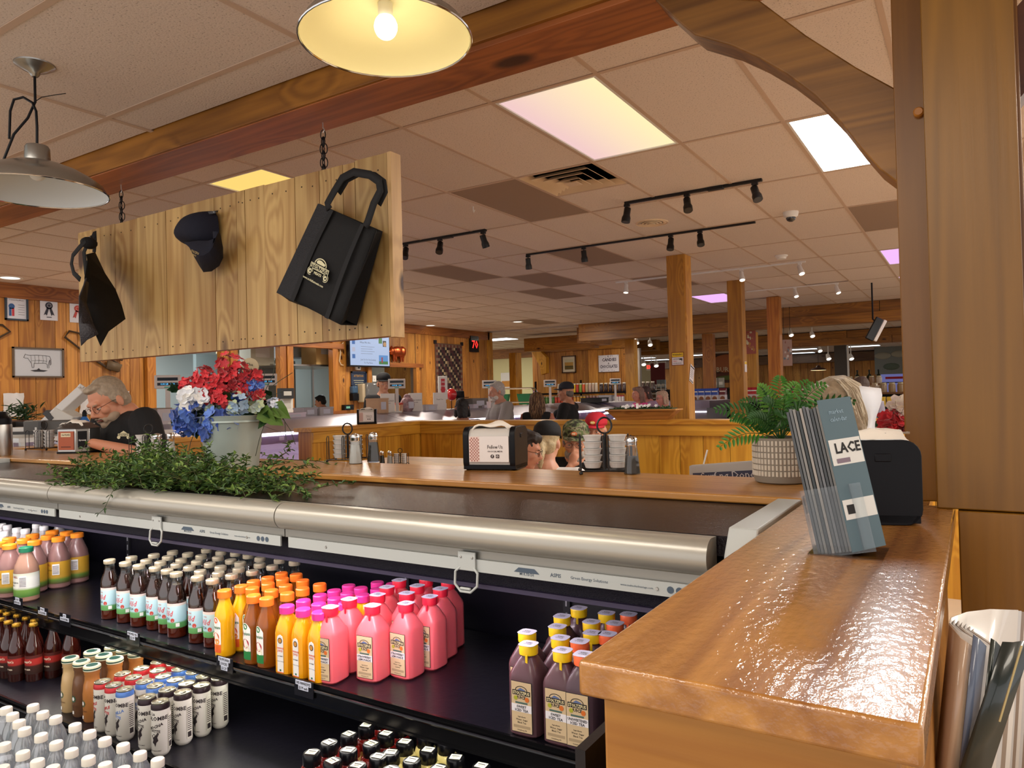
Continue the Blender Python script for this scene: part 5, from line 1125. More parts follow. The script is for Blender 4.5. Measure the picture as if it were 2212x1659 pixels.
def cluster(name, cols, u, v, R_, n, dd, pr, pn, wd=.75, cup=.25, label=None):
    c = fpos(u, v, dd); m = MB()
    for i in range(n):
        th = math.acos(1-1.5*RN.random()); ph = RN.random()*2*PI; ax = CV; a = ax.orthogonal().normalized(); b = ax.cross(a)
        d = ax*math.cos(th)+(a*math.cos(ph)+b*math.sin(ph))*math.sin(th)
        petals(m, c+d*R_*RN.uniform(.75, 1.05), d+Vector((RN.uniform(-.3, .3), RN.uniform(-.3, .3), RN.uniform(-.2, .4))), pr*RN.uniform(.8, 1.15), pn, RN.randrange(len(cols)), cup, wd)
    o = m.build(name, [mat('petal_'+c_[1:], c_, .6, sheen=.3) for c_ in cols], t, sharp=0)
    if label: o['label'] = label
    return o
REDS = ['#c41f2c', '#a81422', '#d8343c']; BLUES = ['#3558b4', '#2a468e', '#5c80cc']
for u, v, R_ in ((520, 815, .04), (495, 820, .04), (425, 845, .03), (498, 790, .05), (440, 812, .032), (408, 832, .03), (450, 850, .05), (485, 862, .05), (527, 832, .035), (548, 852, .035), (552, 812, .02), (465, 830, .035), (515, 800, .03)): cluster('red_flower', REDS, u, v, R_, int(10+R_*350), -.05, .022, 5)
for u, v, R_ in ((398, 895, .042), (425, 880, .04), (470, 905, .058), (500, 915, .04), (455, 930, .045), (545, 835, .04), (400, 920, .035), (525, 858, .03)): cluster('blue_flower', BLUES, u, v, R_, int(8+R_*260), -.04-.03*(v > 870), .027, 4, .95)
for u, v, R_ in ((412, 862, .04), (438, 858, .03)): cluster('white_flower', ['#e4e2de', '#d4d6dc'], u, v, R_, 12, -.07, .035, 5, 1)
for u, v, R_ in ((520, 868, .045), (548, 872, .032), (460, 885, .02), (505, 880, .02)): cluster('pale_flower', ['#c8d4a8', '#b8c8c4', '#98b0c8'], u, v, R_, 16, -.07, .022, 4, .95)
for u, v, R_ in ((595, 880, .035), (588, 898, .03), (600, 895, .03)): cluster('white_blossom_spray', ['#dcdfe8', '#b8c6dc'], u, v, R_, 26, -.03, .013, 4, .95)
GRN = mat('leaf_green', '#2f5226', .5, vary=.5, bscale=30); GRND = mat('leaf_dark', '#1c3a1e', .5); 
def leaf(m, p, d, L, W, up=(0, 0, 1), mi=0, fold=.25, curl=.15):
    p = Vector(p); d = Vector(d).normalized(); s_ = d.cross(Vector(up)); s_ = s_.normalized() if s_.length > 1e-3 else d.orthogonal().normalized(); n = s_.cross(d)
    q = [p, p+d*L*.35+s_*W/2+n*W*fold, p+d*L*.35-n*W*.05, p+d*L*.35-s_*W/2+n*W*fold, p+d*L*.7+s_*W*.38+n*(W*fold-L*curl*.4), p+d*L*.7-n*L*curl*.5, p+d*L*.7-s_*W*.38+n*(W*fold-L*curl*.4), p+d*L-n*L*curl]
    m.add(q, [(0, 1, 2), (0, 2, 3), (1, 4, 5, 2), (2, 5, 6, 3), (4, 7, 5), (5, 7, 6)], mi)
for i in range(70):
    u = RN.uniform(385, 590); v = RN.uniform(820, 930) if u < 540 else RN.uniform(850, 900); c = fpos(u, v, RN.uniform(-.03, .03)); m = MB()
    leaf(m, c, CV*.5+CR*RN.uniform(-1, 1)+Vector((0, 0, RN.uniform(-.9, .6))), RN.uniform(.04, .075), RN.uniform(.028, .045), CV); m.build('leaf', GRND if RN.random() < .6 else GRN, t, sharp=0)
for u, v in ((575, 885), (560, 880), (590, 870)): m = MB(); leaf(m, fpos(u, v, -.05), CR*.6+Vector((0, 0, -.5))+CV*.3, .10, .07, CV); m.build('leaf', mat('leaf_light', '#55702e', .5), t, sharp=0)
for a, b_, c_ in (((570, 850), (590, 810), (595, 775)), ((580, 840), (605, 822), (632, 805)), ((565, 845), (570, 820), (572, 800)), ((560, 850), (562, 815), (566, 795)), ((600, 880), (615, 910), (618, 950)), ((605, 895), (628, 930), (638, 960)), ((575, 905), (560, 950), (552, 985)), ((420, 935), (412, 955), (408, 975)), ((570, 860), (600, 850), (610, 845))):
    MB().tube([fpos(*a, -.03), fpos(*b_, -.04), fpos(*c_, -.05)], .0014, 5).build('stem', mat('stem_dark', '#3a4030', .6), t)
m = MB(); cs = []
for i in range(40): cs.append(fpos(RN.uniform(400, 570), RN.uniform(840, 925), RN.uniform(.0, .05)))
m.ball(fpos(490, 888, .02), (.12, .10, .085), 12, 8); m.build('foliage_core', GRND, t)
sp = thing('wooden_sign_pick', 'round wooden THE BUTCHER sign on a stick behind the flowers', 'sign', (bx_, by_, -.281)); q = fpos(540, 792, .06)
Fq = frame(q, CR, (0, 0, 1)); MB().lathe([(.036, -.002), (.036, .002)], 24, 0, Fq).build('disc', mat('sign_wood', '#b8a888', .7), sp)
m = MB(); m.text('The', Fq @ TR(0, .008, .003), .017, 0, .01); m.text('Butcher', Fq @ TR(0, -.012, .003), .017, 0, .01, fit=.062); m.build('lettering', INK, sp, sharp=0); MB().tube([q+Vector((0, 0, -.036)), q+Vector((-.02, 0, -.22))], .002, 6).build('stick', mat('sign_wood'), sp)
# leafy garland on the cooler top
g = thing('leafy_garland', 'tangled artificial green vine garland lying on the black cooler top', 'garland', (bx_, by_, -.281))
GM = [mat('vine_a', '#4c6a2c', .55), mat('vine_b', '#365226', .55), mat('vine_c', '#6c863a', .55)]
def gp(u, v, h=0): p = PZ(u, v, -.279); return p-Vector((bx_, by_, -.281))+Vector((0, 0, h))
m = MB(); st = MB(); hl = [(165, .0), (215, .03), (260, .05), (320, .085), (360, .075), (400, .05), (470, .04), (540, .035), (600, .05), (650, .03), (690, .01)]
def hgt(u):
    for (a, ha), (b, hb) in zip(hl, hl[1:]):
        if a <= u <= b: return ha+(hb-ha)*(u-a)/(b-a)
    return 0
for i in range(400):
    u = RN.gauss(350, 105) if i < 330 else RN.uniform(180, 690); u = min(max(u, 175), 680); vb = 1036+(u-300)*.055; hh = hgt(u)
    p0 = gp(u, vb+RN.uniform(-12, 22), RN.uniform(.004, hh)); pts = [p0]; d = Vector((RN.uniform(-1, 1), RN.uniform(-.5, .5), RN.uniform(-.1, .3))).normalized()
    for k in range(6):
        d = (d+Vector((RN.uniform(-.5, .5), RN.uniform(-.5, .5), RN.uniform(-.45, .3)))).normalized(); q = pts[-1]+d*.022; q.z = max(q.z, .006); pts.append(q)
    st.tube(pts, .0011, 4)
    for q in pts:
        for r_ in range(3): leaf(m, q, (RN.uniform(-1, 1), RN.uniform(-1, 1), RN.uniform(-.2, .9)), RN.uniform(.015, .028), RN.uniform(.007, .012), (RN.uniform(-.5, .5), RN.uniform(-.5, .5), 1), RN.choice((0, 0, 1, 1, 2)))
longs = [[(545, 985, -.03), (580, 1000, -.02), (620, 1008, -.02), (690, 1012, -.015), (745, 1016, .0)], [(455, 970, .03), (480, 980, .05), (520, 1005, .05), (560, 1010, .03), (600, 1010, .02)], [(560, 1040, .0), (620, 1046, .01), (660, 1040, .02), (690, 1028, .01)], [(600, 1018, .05), (628, 1000, .085), (622, 980, .11), (630, 968, .12)],
         [(430, 985, .06), (410, 990, .05), (400, 1010, .04)], [(640, 1020, .02), (670, 1022, .03), (700, 1024, .01)]]
for L_ in longs:
    pts = [gp(u, 1018 if h > .04 else max(v, 1012), max(h, .004)) if h >= 0 else gp(u, v, .03) for u, v, h in L_]
    fine = []
    for a, b in zip(pts, pts[1:]): fine += [a.lerp(b, q/5) for q in range(5)]
    st.tube(fine, .0018, 5)
    for q in fine[::1]:
        for r_ in range(2): leaf(m, q, (RN.uniform(-1, 1), RN.uniform(-1, 1), RN.uniform(-.5, .8)), RN.uniform(.014, .028), RN.uniform(.008, .012), (0, 0, 1), RN.choice((0, 1, 2)))
st.build('stem', mat('vine_stem', '#4a4a28', .6), g)['kind'] = 'stuff'
o = m.build('leaves', GM, g, sharp=0); o['kind'] = 'stuff'
tr = MB(); q0 = [PY(u, v, 1.33)-Vector((bx_, by_, -.281)) for u, v in ((248, 1052), (240, 1068), (232, 1085), (226, 1098), (215, 1108))]; tr.tube(q0, .001, 4)
for q in q0: leaf(tr, q, (RN.uniform(-1, 1), -.2, RN.uniform(-.8, .1)), .022, .006); leaf(tr, q, (RN.uniform(-1, 1), -.2, RN.uniform(-.8, .1)), .018, .006)
tr.build('trailing_sprig', GM[1], g, sharp=0)['kind'] = 'stuff'

# fern pot
x, y = at(1687, 1042); t = thing('potted_fern', 'green artificial fern in a ribbed cream ceramic pot', 'potted plant', (x, y+.01, CZ))
PT = mat('pot_cream', '#b4aa9c', .75, bump=.3, bscale=150); PTG = mat('pot_groove', '#7f766a', .85)
MB().lathe([(.062, 0), (.070, .004), (.074, .018), (.075, .12), (.0745, .124), (.069, .124), (.069, .105), (.0001, .104)], 56).build('pot', PTG, t)
m = MB(); 
for r_ in range(6):
    for k in range(46):
        a = 2*PI*k/46; z0 = .021+r_*.0165; Mx = RO(a, 'Z') @ TR(.0752, 0, 0); m.add([(-.002, -.0038, z0), (-.002, .0038, z0), (.0012, .0016, z0+.001), (.0012, -.0028, z0+.001), (-.002, -.0038, z0+.0145), (-.002, .0038, z0+.0145), (.0012, .0016, z0+.0135), (.0012, -.0028, z0+.0135)], [(0, 1, 2, 3), (4, 7, 6, 5), (3, 2, 6, 7), (0, 3, 7, 4), (1, 5, 6, 2)], 0, Mx)
m.build('ribs', mat('pot_rib', '#c4bbac', .7), t, sharp=0)['kind'] = 'stuff'
MB().lathe([(.069, .100), (.04, .112), (.0001, .116)], 24).build('soil', mat('soil', '#30281e', .9), t)
fm = [mat('fern_a', '#447f2c', .45), mat('fern_b', '#2c5a22', .45), mat('fern_c', '#63963a', .45)]
base = Vector((0, 0, .11)); D0 = Vector((x, y, 0)).dot(CF); O = Vector((x, y+.01, CZ))
tips = [((1548, 885), -.02), ((1600, 870), .02), ((1556, 965), -.04), ((1640, 835), .0), ((1685, 815), .03), ((1720, 830), .0), ((1780, 832), -.06), ((1745, 825), .02), ((1842, 868), -.10), ((1700, 850), -.08), ((1655, 870), -.08), ((1620, 905), -.06), ((1740, 880), -.08), ((1760, 900), -.05), ((1580, 905), .06), ((1690, 900), -.1), ((1640, 890), .06), ((1720, 900), .05), ((1655, 845), .05), ((1790, 878), .0)]
for ti, (uv, dd) in enumerate(tips):
    tip = PD(uv[0], uv[1], D0+dd)-O; m = MB(); mid = base.lerp(tip, .5)+Vector((0, 0, .05+.02*RN.random())); pts = []
    N_ = 14
    for k in range(N_+1):
        s_ = k/N_; pts.append(base*(1-s_)**2+mid*2*s_*(1-s_)+tip*s_*s_)
    m.tube(pts, [.0014*(1-.6*k/N_) for k in range(N_+1)], 5, 1)
    ci = RN.choice((0, 0, 1, 2))
    for k in range(3, N_+1):
        d = (pts[k]-pts[k-1]).normalized(); sd = d.cross(CV+Vector((0, 0, .7))).normalized(); L_ = .036*math.sin(PI*(.18+.72*k/N_))*((tip-base).length/.17)**.5
        for sgn in (-1, 1):
            for h_ in (0,): leaf(m, pts[k]-d*(pts[k]-pts[k-1]).length*h_, sd*sgn+d*.55+Vector((0, 0, -.15)), L_, .0088, CV+Vector((0, 0, .6)), ci, .15, .12)
    o = m.build('frond', fm, t, sharp=0)
# clear brochure holder leaning with grey leaflets
bc = PD(1838, 1192, PZ(1838, 1192, CZ).dot(CF)); t = thing('brochure_holder', 'clear plastic holder full of grey leaflets beside the post', 'brochure holder', (bc.x, bc.y, CZ), math.radians(0))
lean = Vector((-.20, .06, 1)).normalized(); ax = Vector((.99, .13, 0)); ax = (ax-lean*ax.dot(lean)).normalized(); dn = ax.cross(lean).normalized(); F = frame((0, 0, 0), ax, lean)
cols = ['#4c5054', '#66686a', '#83817e', '#3e4448', '#9a948e', '#585c60', '#74767a']
Lh = .235
for i in range(13):
    a = -.046+i*.0050; hh = Lh+RN.uniform(-.004, .004)-.004*(12-i)/12
    MB().box((a, .004, -.028+RN.uniform(-.001, .001)), (a+.0038, hh, .028), 0, F).build('leaflet', mat('leaflet_%d' % (i % 7), cols[i % 7], .7), t)
m = MB(); a = -.046+13*.0050+.001; F2 = frame(F @ Vector((a, 0, .03)), Vector((.62, .78, 0))-lean*lean.dot(Vector((.62, .78, 0))), lean)
m.box((-.024, .004, 0), (.042, Lh+.004, .0015), 0, F2); m.box((-.022, .10+.035, .0018), (.040, .175, .0022), 1, F2); m.text('LACE', F2 @ TR(.012, .16, .0028), .022, 2, .03, fit=.05); m.box((-.014, .138, .0024), (.012, .145, .0028), 3, F2)
m.text('market', F2 @ TR(.006, .218, .0022), .010, 4, .01, fit=.035); m.text('calendar', F2 @ TR(.008, .206, .0022), .010, 4, .01, fit=.04); m.box((-.022, .052, .0018), (.040, .082, .0022), 1, F2); m.box((-.016, .060, .0024), (-.002, .074, .0028), 2, F2)
o = m.build('leaflet', [mat('leaflet_blue', '#4f6670', .5), mat('leaflet_white', '#d6d6d2', .6), INK, mat('leaf_mauve', '#7a6a78', .6), mat('leaf_sky', '#8aa4b4', .6)], t, sharp=0); o['label'] = 'front grey-blue leaflet with white logo patch'
m = MB(); CP = clear('acrylic', '#fbfcfc', .03, .03)
for a_, b_ in (((-.052, 0, -.034), (.036, .092, -.032)), ((-.052, 0, .032), (.036, .105, .034)), ((-.052, 0, -.034), (-.050, .095, .034)), ((.034, 0, -.034), (.036, .10, .034)), ((-.052, 0, -.034), (.036, .002, .034))): m.box(a_, b_, 0, F)
m.build('clear_pocket', CP, t)
MB().box((-.055, -.05, 0), (.05, .05, .002)).build('clear_foot', CP, t)
# flowers peeking past the post
c = Vector((-.215, 2.09, 0)); t = thing('flower_bunch', 'red and cream artificial flowers peeking out left of the post', 'flowers', (c.x, c.y, CZ))
for cc, u, v, R_ in ((REDS, 1935, 905, .03), (REDS, 1922, 912, .02), (['#e4d8c8', '#d8c8c0'], 1940, 880, .028)):
    m = MB(); q = PD(u, v, 2.25)-Vector((c.x, c.y, CZ))
    for i in range(12): d = (CV+Vector((RN.uniform(-1, 1), RN.uniform(-1, 1), RN.uniform(-1, 1)))).normalized(); petals(m, q+d*R_, d, .03, 5, RN.randrange(len(cc)), .3, 1)
    m.build('flower', [mat('petal_'+k[1:], k, .6) for k in cc], t, sharp=0)
m = MB(); q = PD(1945, 930, 2.25)-Vector((c.x, c.y, CZ)); m.tube([q+Vector((.03, 0, -.16)), q, PD(1925, 955, 2.2)-Vector((c.x, c.y, CZ))], .003, 6)
for i in range(9): leaf(m, PD(RN.uniform(1915, 1950), RN.uniform(915, 950), 2.25)-Vector((c.x, c.y, CZ)), (RN.uniform(-1, .4), RN.uniform(-.5, .5), RN.uniform(-.8, .5)), .07, .035, CV)
m.build('leaves', GRND, t, sharp=0)['kind'] = 'stuff'
MB().lathe([(.045, 0), (.055, .11), (.052, .11)], 24).build('vase', WHITE, t)
# newspapers in a rack by the counter end
t = thing('magazine_bundle', 'rolled glossy magazines standing in a rack at the lower right corner', 'magazines', (.02, 1.0, -.70))
D = 1.02; org = Vector((.02, 1.0, -.70))
def mg(u, v, dd=0): return PD(u, v, D+dd)-org
def sheetm(name, tops, bots, mats_, th=.0012):
    m = MB(); n = len(tops); vs = [mg(*a) for a in tops]+[mg(*b) for b in bots]
    m.add(vs, [(i, i+1, n+i+1, n+i) for i in range(n-1)]); o = m.build(name, mats_, t, sharp=1.2); o.modifiers.new('t', 'SOLIDIFY').thickness = th; return o
for k in range(7):
    o_ = k*7; dd = .008*k
    tp = [(2200+o_, 1318+k*2, .06+dd), (2140+o_, 1316+k*2, .05+dd), (2090+o_*.8, 1322+k*2, .03+dd), (2056+o_*1.2, 1334+k*3, .0+dd), (2052+o_*1.2, 1345+k*3, -.02+dd), (2070+o_*1.2, 1362+k*2, -.04+dd), (2110+o_, 1385+k*2, -.05+dd), (2140+o_*1.4, 1398, -.05+dd)]
    bt = [(a[0]-30, 1800, a[2]) for a in tp]
    sheetm('magazine', tp, bt, mat('mag_%d' % (k % 3), ('#d8d2cc', '#c8c6c6', '#8d7c70')[k % 3], .3, coat=.5))
for k, (c_, w) in enumerate((('#b89a80', 0), ('#5f6a80', 1), ('#26302c', 2), ('#1c2624', 3))):
    us = [(2052, 2100), (2102, 2130), (2140, 2160), (2165, 2212)][k]; dd = -.062-.004*k
    tp = [(us[0], 1362+k*8 if k else 1350, dd+.03*(k == 0)), ((us[0]+us[1])/2, 1378+k*3, dd), (us[1]+(20 if k == 3 else 0), 1395-(15 if k == 3 else 0), dd)]; sl = -35 if k < 3 else -105
    sheetm('cover', tp, [(a[0]+sl, 1700, a[2]) for a in tp], mat('cover_%d' % k, c_, .3, coat=.5))
Fm = frame(mg(2180, 1475, -.09), (mg(2160, 1560, -.09)-mg(2195, 1440, -.09)), CR); m = MB(); m.box((-.05, -.0012, .002), (.05, .0012, .003), 0, Fm); m.build('lettering', mat('gold_ink', '#b8a878', .5), t, sharp=0)
MB().box((-.05, .06, -.02), (.16, .07, .04)).build('rack_back', mat('clear_rack', '#c8ccd0', .2), t)
# screen-like price board behind the counter
pA = PZ(1490, 1040, CZ); yb_ = 2.40
def bq(u, v): p = PY(u, v, yb_); return Vector((p.x, yb_, p.z))
a, b, c_, d = bq(1488, 1006), bq(1775, 985), bq(1780, 1180), bq(1492, 1180)
t = thing('menu_board', 'white-framed board with blue panel reading DONE behind the counter', 'sign', (0, 0, 0)); m = MB()
m.add([a, b, c_, d]+[q+Vector((0, .03, 0)) for q in (a, b, c_, d)], [(0, 3, 2, 1), (4, 5, 6, 7), (0, 1, 5, 4), (3, 0, 4, 7), (1, 2, 6, 5)]); m.build('frame', mat('board_frame', '#a8a4a0', .5), t, bev=.004)
e0 = Vector((0, -.003, 0)); a2, b2, c2_, d2 = bq(1497, 1022)+e0, bq(1770, 1008)+e0, bq(1772, 1160)+e0, bq(1499, 1160)+e0
MB().quad(a2, d2, c2_, b2).build('panel', mat('board_navy', '#30344c', .4), t, sharp=0)
m = MB(); Fb = frame(bq(1572, 1027)+e0*2, (b2-a2), (0, 0, 1)); m.text('Surf ng Done', Fb, .034, 0, .0, fit=.175); m.build('lettering', mat('board_ink', '#b8b4b8', .6), t, sharp=0)
tq = thing('dining_table', 'near dining table hidden below the counter holding the blue board', 'table', (-1.45, 2.235, -1.56)); zt_ = bq(1492, 1180).z+1.56
MB().box((0, 0, zt_-.04), (1.3, .31, zt_)).build('tabletop', PINE_YX, tq)
for q in ((.04, .03), (1.2, .03), (.04, .24), (1.2, .24)): MB().box((q[0], q[1], 0), (q[0]+.06, q[1]+.05, zt_-.04)).build('leg', PINE_O, tq)
sp_ = PY(1520, 1002, 2.49); tp = thing('drink_cup', 'white straw in a cup sticking up behind the blue board', 'cup', (sp_.x, 2.49, zt_-1.56)); MB().tube([(0, 0, .05), (0, 0, sp_.z-zt_+1.56), PY(1528, 972, 2.49)-Vector((sp_.x, 2.49, zt_-1.56))], .003, 8).build('straw', WHITE, tp); MB().lathe([(.03, 0), (.045, .13), (.04, .13)], 20).build('cup', WHITE, tp)
# dining table with a tiny caddy and shakers
tz = -.80; P_ = PD(852, 1003, 5.6); 
tb = thing('dining_table', 'pine dining table behind the counter mostly hidden', 'table', (P_.x, P_.y, -1.56)); tzz = P_.z+1.56
MB().box((-.5, -.3, tzz-.04), (.9, .6, tzz)).build('tabletop', PINE_YX, tb)
for q in ((-.45, -.25), (.85, -.25), (-.45, .55), (.85, .55)): MB().box((q[0]-.03, q[1]-.03, 0), (q[0]+.03, q[1]+.03, tzz-.04)).build('leg', PINE_O, tb)
x, y = P_.x+.03, P_.y; caddy('tiny far condiment caddy on the dining table', x+.03, y, P_.z, .5, .9); shaker('small far pepper shaker on the dining table', x-.10, y-.06, P_.z, 'peppers', .9); shaker('small far salt shaker on the dining table', x-.04, y-.04, P_.z, 'salt', .9)
# black bar on the dark counter top
# things on the low shelf behind the reading man's dispenser
t = thing('prep_cart', 'steel cart behind the far left counter holding a scale and a plant', 'cart', (-6.25, 2.35, -1.56)); cz_ = PD(130, 935, 5.6).z+1.56
MB().box((0, 0, cz_-.03), (.95, 1.1, cz_)).build('top', STEEL, t)
for q in ((.02, .02), (.90, .02), (.02, 1.05), (.90, 1.05)): MB().box((q[0], q[1], 0), (q[0]+.03, q[1]+.03, cz_-.03)).build('leg', STEEL, t)
def cart(u, v, D=5.6): p = PD(u, v, D); return Vector((p.x, p.y, cz_-1.56))
p = cart(125, 925); t = thing('meat_slicer', 'white slicing machine tilted on the cart left of the reading man', 'machine', p, YAW); F = RO(-.75, 'Y')
MB().box((-.20, -.10, 0), (.16, .12, .10)).build('base', mat('slicer_grey', '#5c5854', .4), t, bev=.01); MB().box((-.04, -.08, -.10), (.02, .08, .30), 0, TR(0, 0, .12) @ RO(.85, 'Y')).build('slope_plate', WHITE, t, bev=.006)
MB().box((-.02, -.085, .0), (.14, .085, .10), 0, TR(.0, 0, .10) @ RO(.5, 'Y')).build('carriage', mat('slicer_cream', '#d8d4cc', .4), t, bev=.006); MB().box((-.05, -.09, .02), (.03, .09, .06), 0, TR(-.04, 0, .10) @ RO(.85, 'Y')).build('band', mat('slicer_dark', '#3c3838', .4), t); MB().tube([(.16, -.05, .30), (.21, -.05, .36), (.23, -.05, .34)], .012, 6).build('handle', WHITE, t)
p = cart(183, 925); t = thing('spray_bottle', 'blue squeeze bottle left of the reading man', 'bottle', p); MB().lathe([(.03, 0), (.035, .02), (.035, .09), (.015, .12), (.012, .15)], 16).build('bottle', mat('spray_blue', '#2c6cb8', .3), t); MB().lathe([(.016, .12), (.016, .15), (.006, .17)], 12).build('cap', BLACK, t)
p = cart(60, 935); t = thing('black_tray', 'open dark tray holding paper left of the chrome dispenser', 'tray', p, .4); MB().box((-.22, -.12, 0), (.22, .12, .02)).box((-.22, -.12, 0), (-.20, .12, .09)).box((.20, -.12, 0), (.22, .12, .09)).box((-.22, .10, 0), (.22, .12, .09)).build('tray', mat('tray_dark', '#3a3634', .4), t); MB().box((-.15, -.08, .02), (.15, .08, .05)).build('paper', PAPER, t)
p = cart(45, 930, 5.9); t = thing('potted_plant', 'bushy green plant behind the thermos at the far left', 'plant', p); MB().lathe([(.06, 0), (.08, .10), (.075, .10)], 18).build('pot', mat('pot_brown', '#5c4030', .7), t); m = MB()
for i in range(150): leaf(m, (RN.gauss(0, .05), RN.gauss(0, .05), RN.uniform(.08, .20)), (RN.uniform(-1, 1), RN.uniform(-1, 1), RN.uniform(-.2, 1)), RN.uniform(.05, .11), .018, (0, 0, 1), RN.randrange(2))
m.build('foliage', [GRN, mat('leaf_grey', '#5c7458', .5)], t, sharp=0)['kind'] = 'stuff'
# ---------------------------------------------------------------- people: blobs fused by a voxel remesh into one continuous body
class Blob(MB):
    def cap(s, p, q, r0, r1=None, flat=1.0, fd=None):
        """tapered capsule; flat squashes it along direction fd"""
        r1 = r0 if r1 is None else r1; p = Vector(p); q = Vector(q); d = q-p; L = max(d.length, 1e-5); z = d/L
        x = (Vector(fd)-z*Vector(fd).dot(z)).normalized() if fd is not None else z.orthogonal().normalized(); y = z.cross(x)
        n = 12; rings = []
        for i in range(1, 5): a = -PI/2+PI/2*i/4; rings.append((r0*math.cos(a), r0*math.sin(a)))
        for i in range(0, 4): a = PI/2*i/4; rings.append((r1*math.cos(a), L+r1*math.sin(a)))
        vs = [p-z*r0]
        for r, h in rings: vs += [p+z*h+x*(r*flat*math.cos(2*PI*j/n))+y*(r*math.sin(2*PI*j/n)) for j in range(n)]
        vs.append(p+z*(L+r1)); fs = []; k = len(rings)
        for j in range(n): fs.append((0, 1+(j+1) % n, 1+j)); fs.append((len(vs)-1, 1+(k-1)*n+j, 1+(k-1)*n+(j+1) % n))
        for i in range(k-1):
            for j in range(n): fs.append((1+i*n+j, 1+i*n+(j+1) % n, 1+(i+1)*n+(j+1) % n, 1+(i+1)*n+j))
        return s.add(vs, fs)
    def el(s, c, r, M=None): return s.ball(c, r, 14, 10, 0, M)
    def fuse(s, name, mats, parent, vox=.007, smooth=2, disp=0):
        me = bpy.data.meshes.new(name); me.from_pydata(s.v, [], s.f); me.update()
        o = bpy.data.objects.new(name, me); COL.objects.link(o)
        r = o.modifiers.new('r', 'REMESH'); r.mode = 'VOXEL'; r.voxel_size = vox
        if smooth: sm = o.modifiers.new('s', 'SMOOTH'); sm.factor = .5; sm.iterations = smooth
        if disp:
            tx = bpy.data.textures.get('hairtex') or bpy.data.textures.new('hairtex', 'CLOUDS'); tx.noise_scale = .02
            dm = o.modifiers.new('d', 'DISPLACE'); dm.texture = tx; dm.strength = disp; dm.mid_level = .5
        dg = bpy.context.evaluated_depsgraph_get(); dg.update(); nm = bpy.data.meshes.new_from_object(o.evaluated_get(dg))
        o.modifiers.clear(); o.data = nm; nm.name = name; bpy.data.meshes.remove(me)
        for m in (mats if isinstance(mats, list) else [mats]): nm.materials.append(m)
        nm.shade_smooth(); o.parent = parent; return o
def hand(b, w, d, pn, side, curl=.5, s=1.0):
    """wrist point, finger direction, palm normal; five unequal fingers and a thumb from the side of the palm"""
    w = Vector(w); d = Vector(d).normalized(); pn = Vector(pn); pn = (pn-d*pn.dot(d)).normalized(); sd = d.cross(pn)*side
    b.cap(w, w+d*.075*s, .024*s, .030*s, .5, pn)
    for i, (o_, L) in enumerate(((-.027, .062), (-.009, .072), (.009, .075), (.026, .068))):
        k = w+d*.082*s+sd*o_*s; a1 = curl*.7; a2 = curl*1.6
        j1 = k+(d*math.cos(a1)+pn*math.sin(a1))*L*.5*s; j2 = j1+(d*math.cos(a2)+pn*math.sin(a2))*L*.3*s; j3 = j2+(d*math.cos(a2*1.35)+pn*math.sin(a2*1.35))*L*.25*s
        b.cap(k-d*.02*s, j1, .0092*s, .0085*s); b.cap(j1, j2, .0085*s, .0078*s); b.cap(j2, j3, .0078*s, .007*s)
    k = w+d*.022*s+sd*.024*s; j1 = k+(sd*.7+d*.6+pn*.35).normalized()*.04*s; j2 = j1+(sd*.2+d*.8+pn*.6).normalized()*.03*s
    b.cap(k, j1, .013*s, .010*s); b.cap(j1, j2, .010*s, .0085*s)
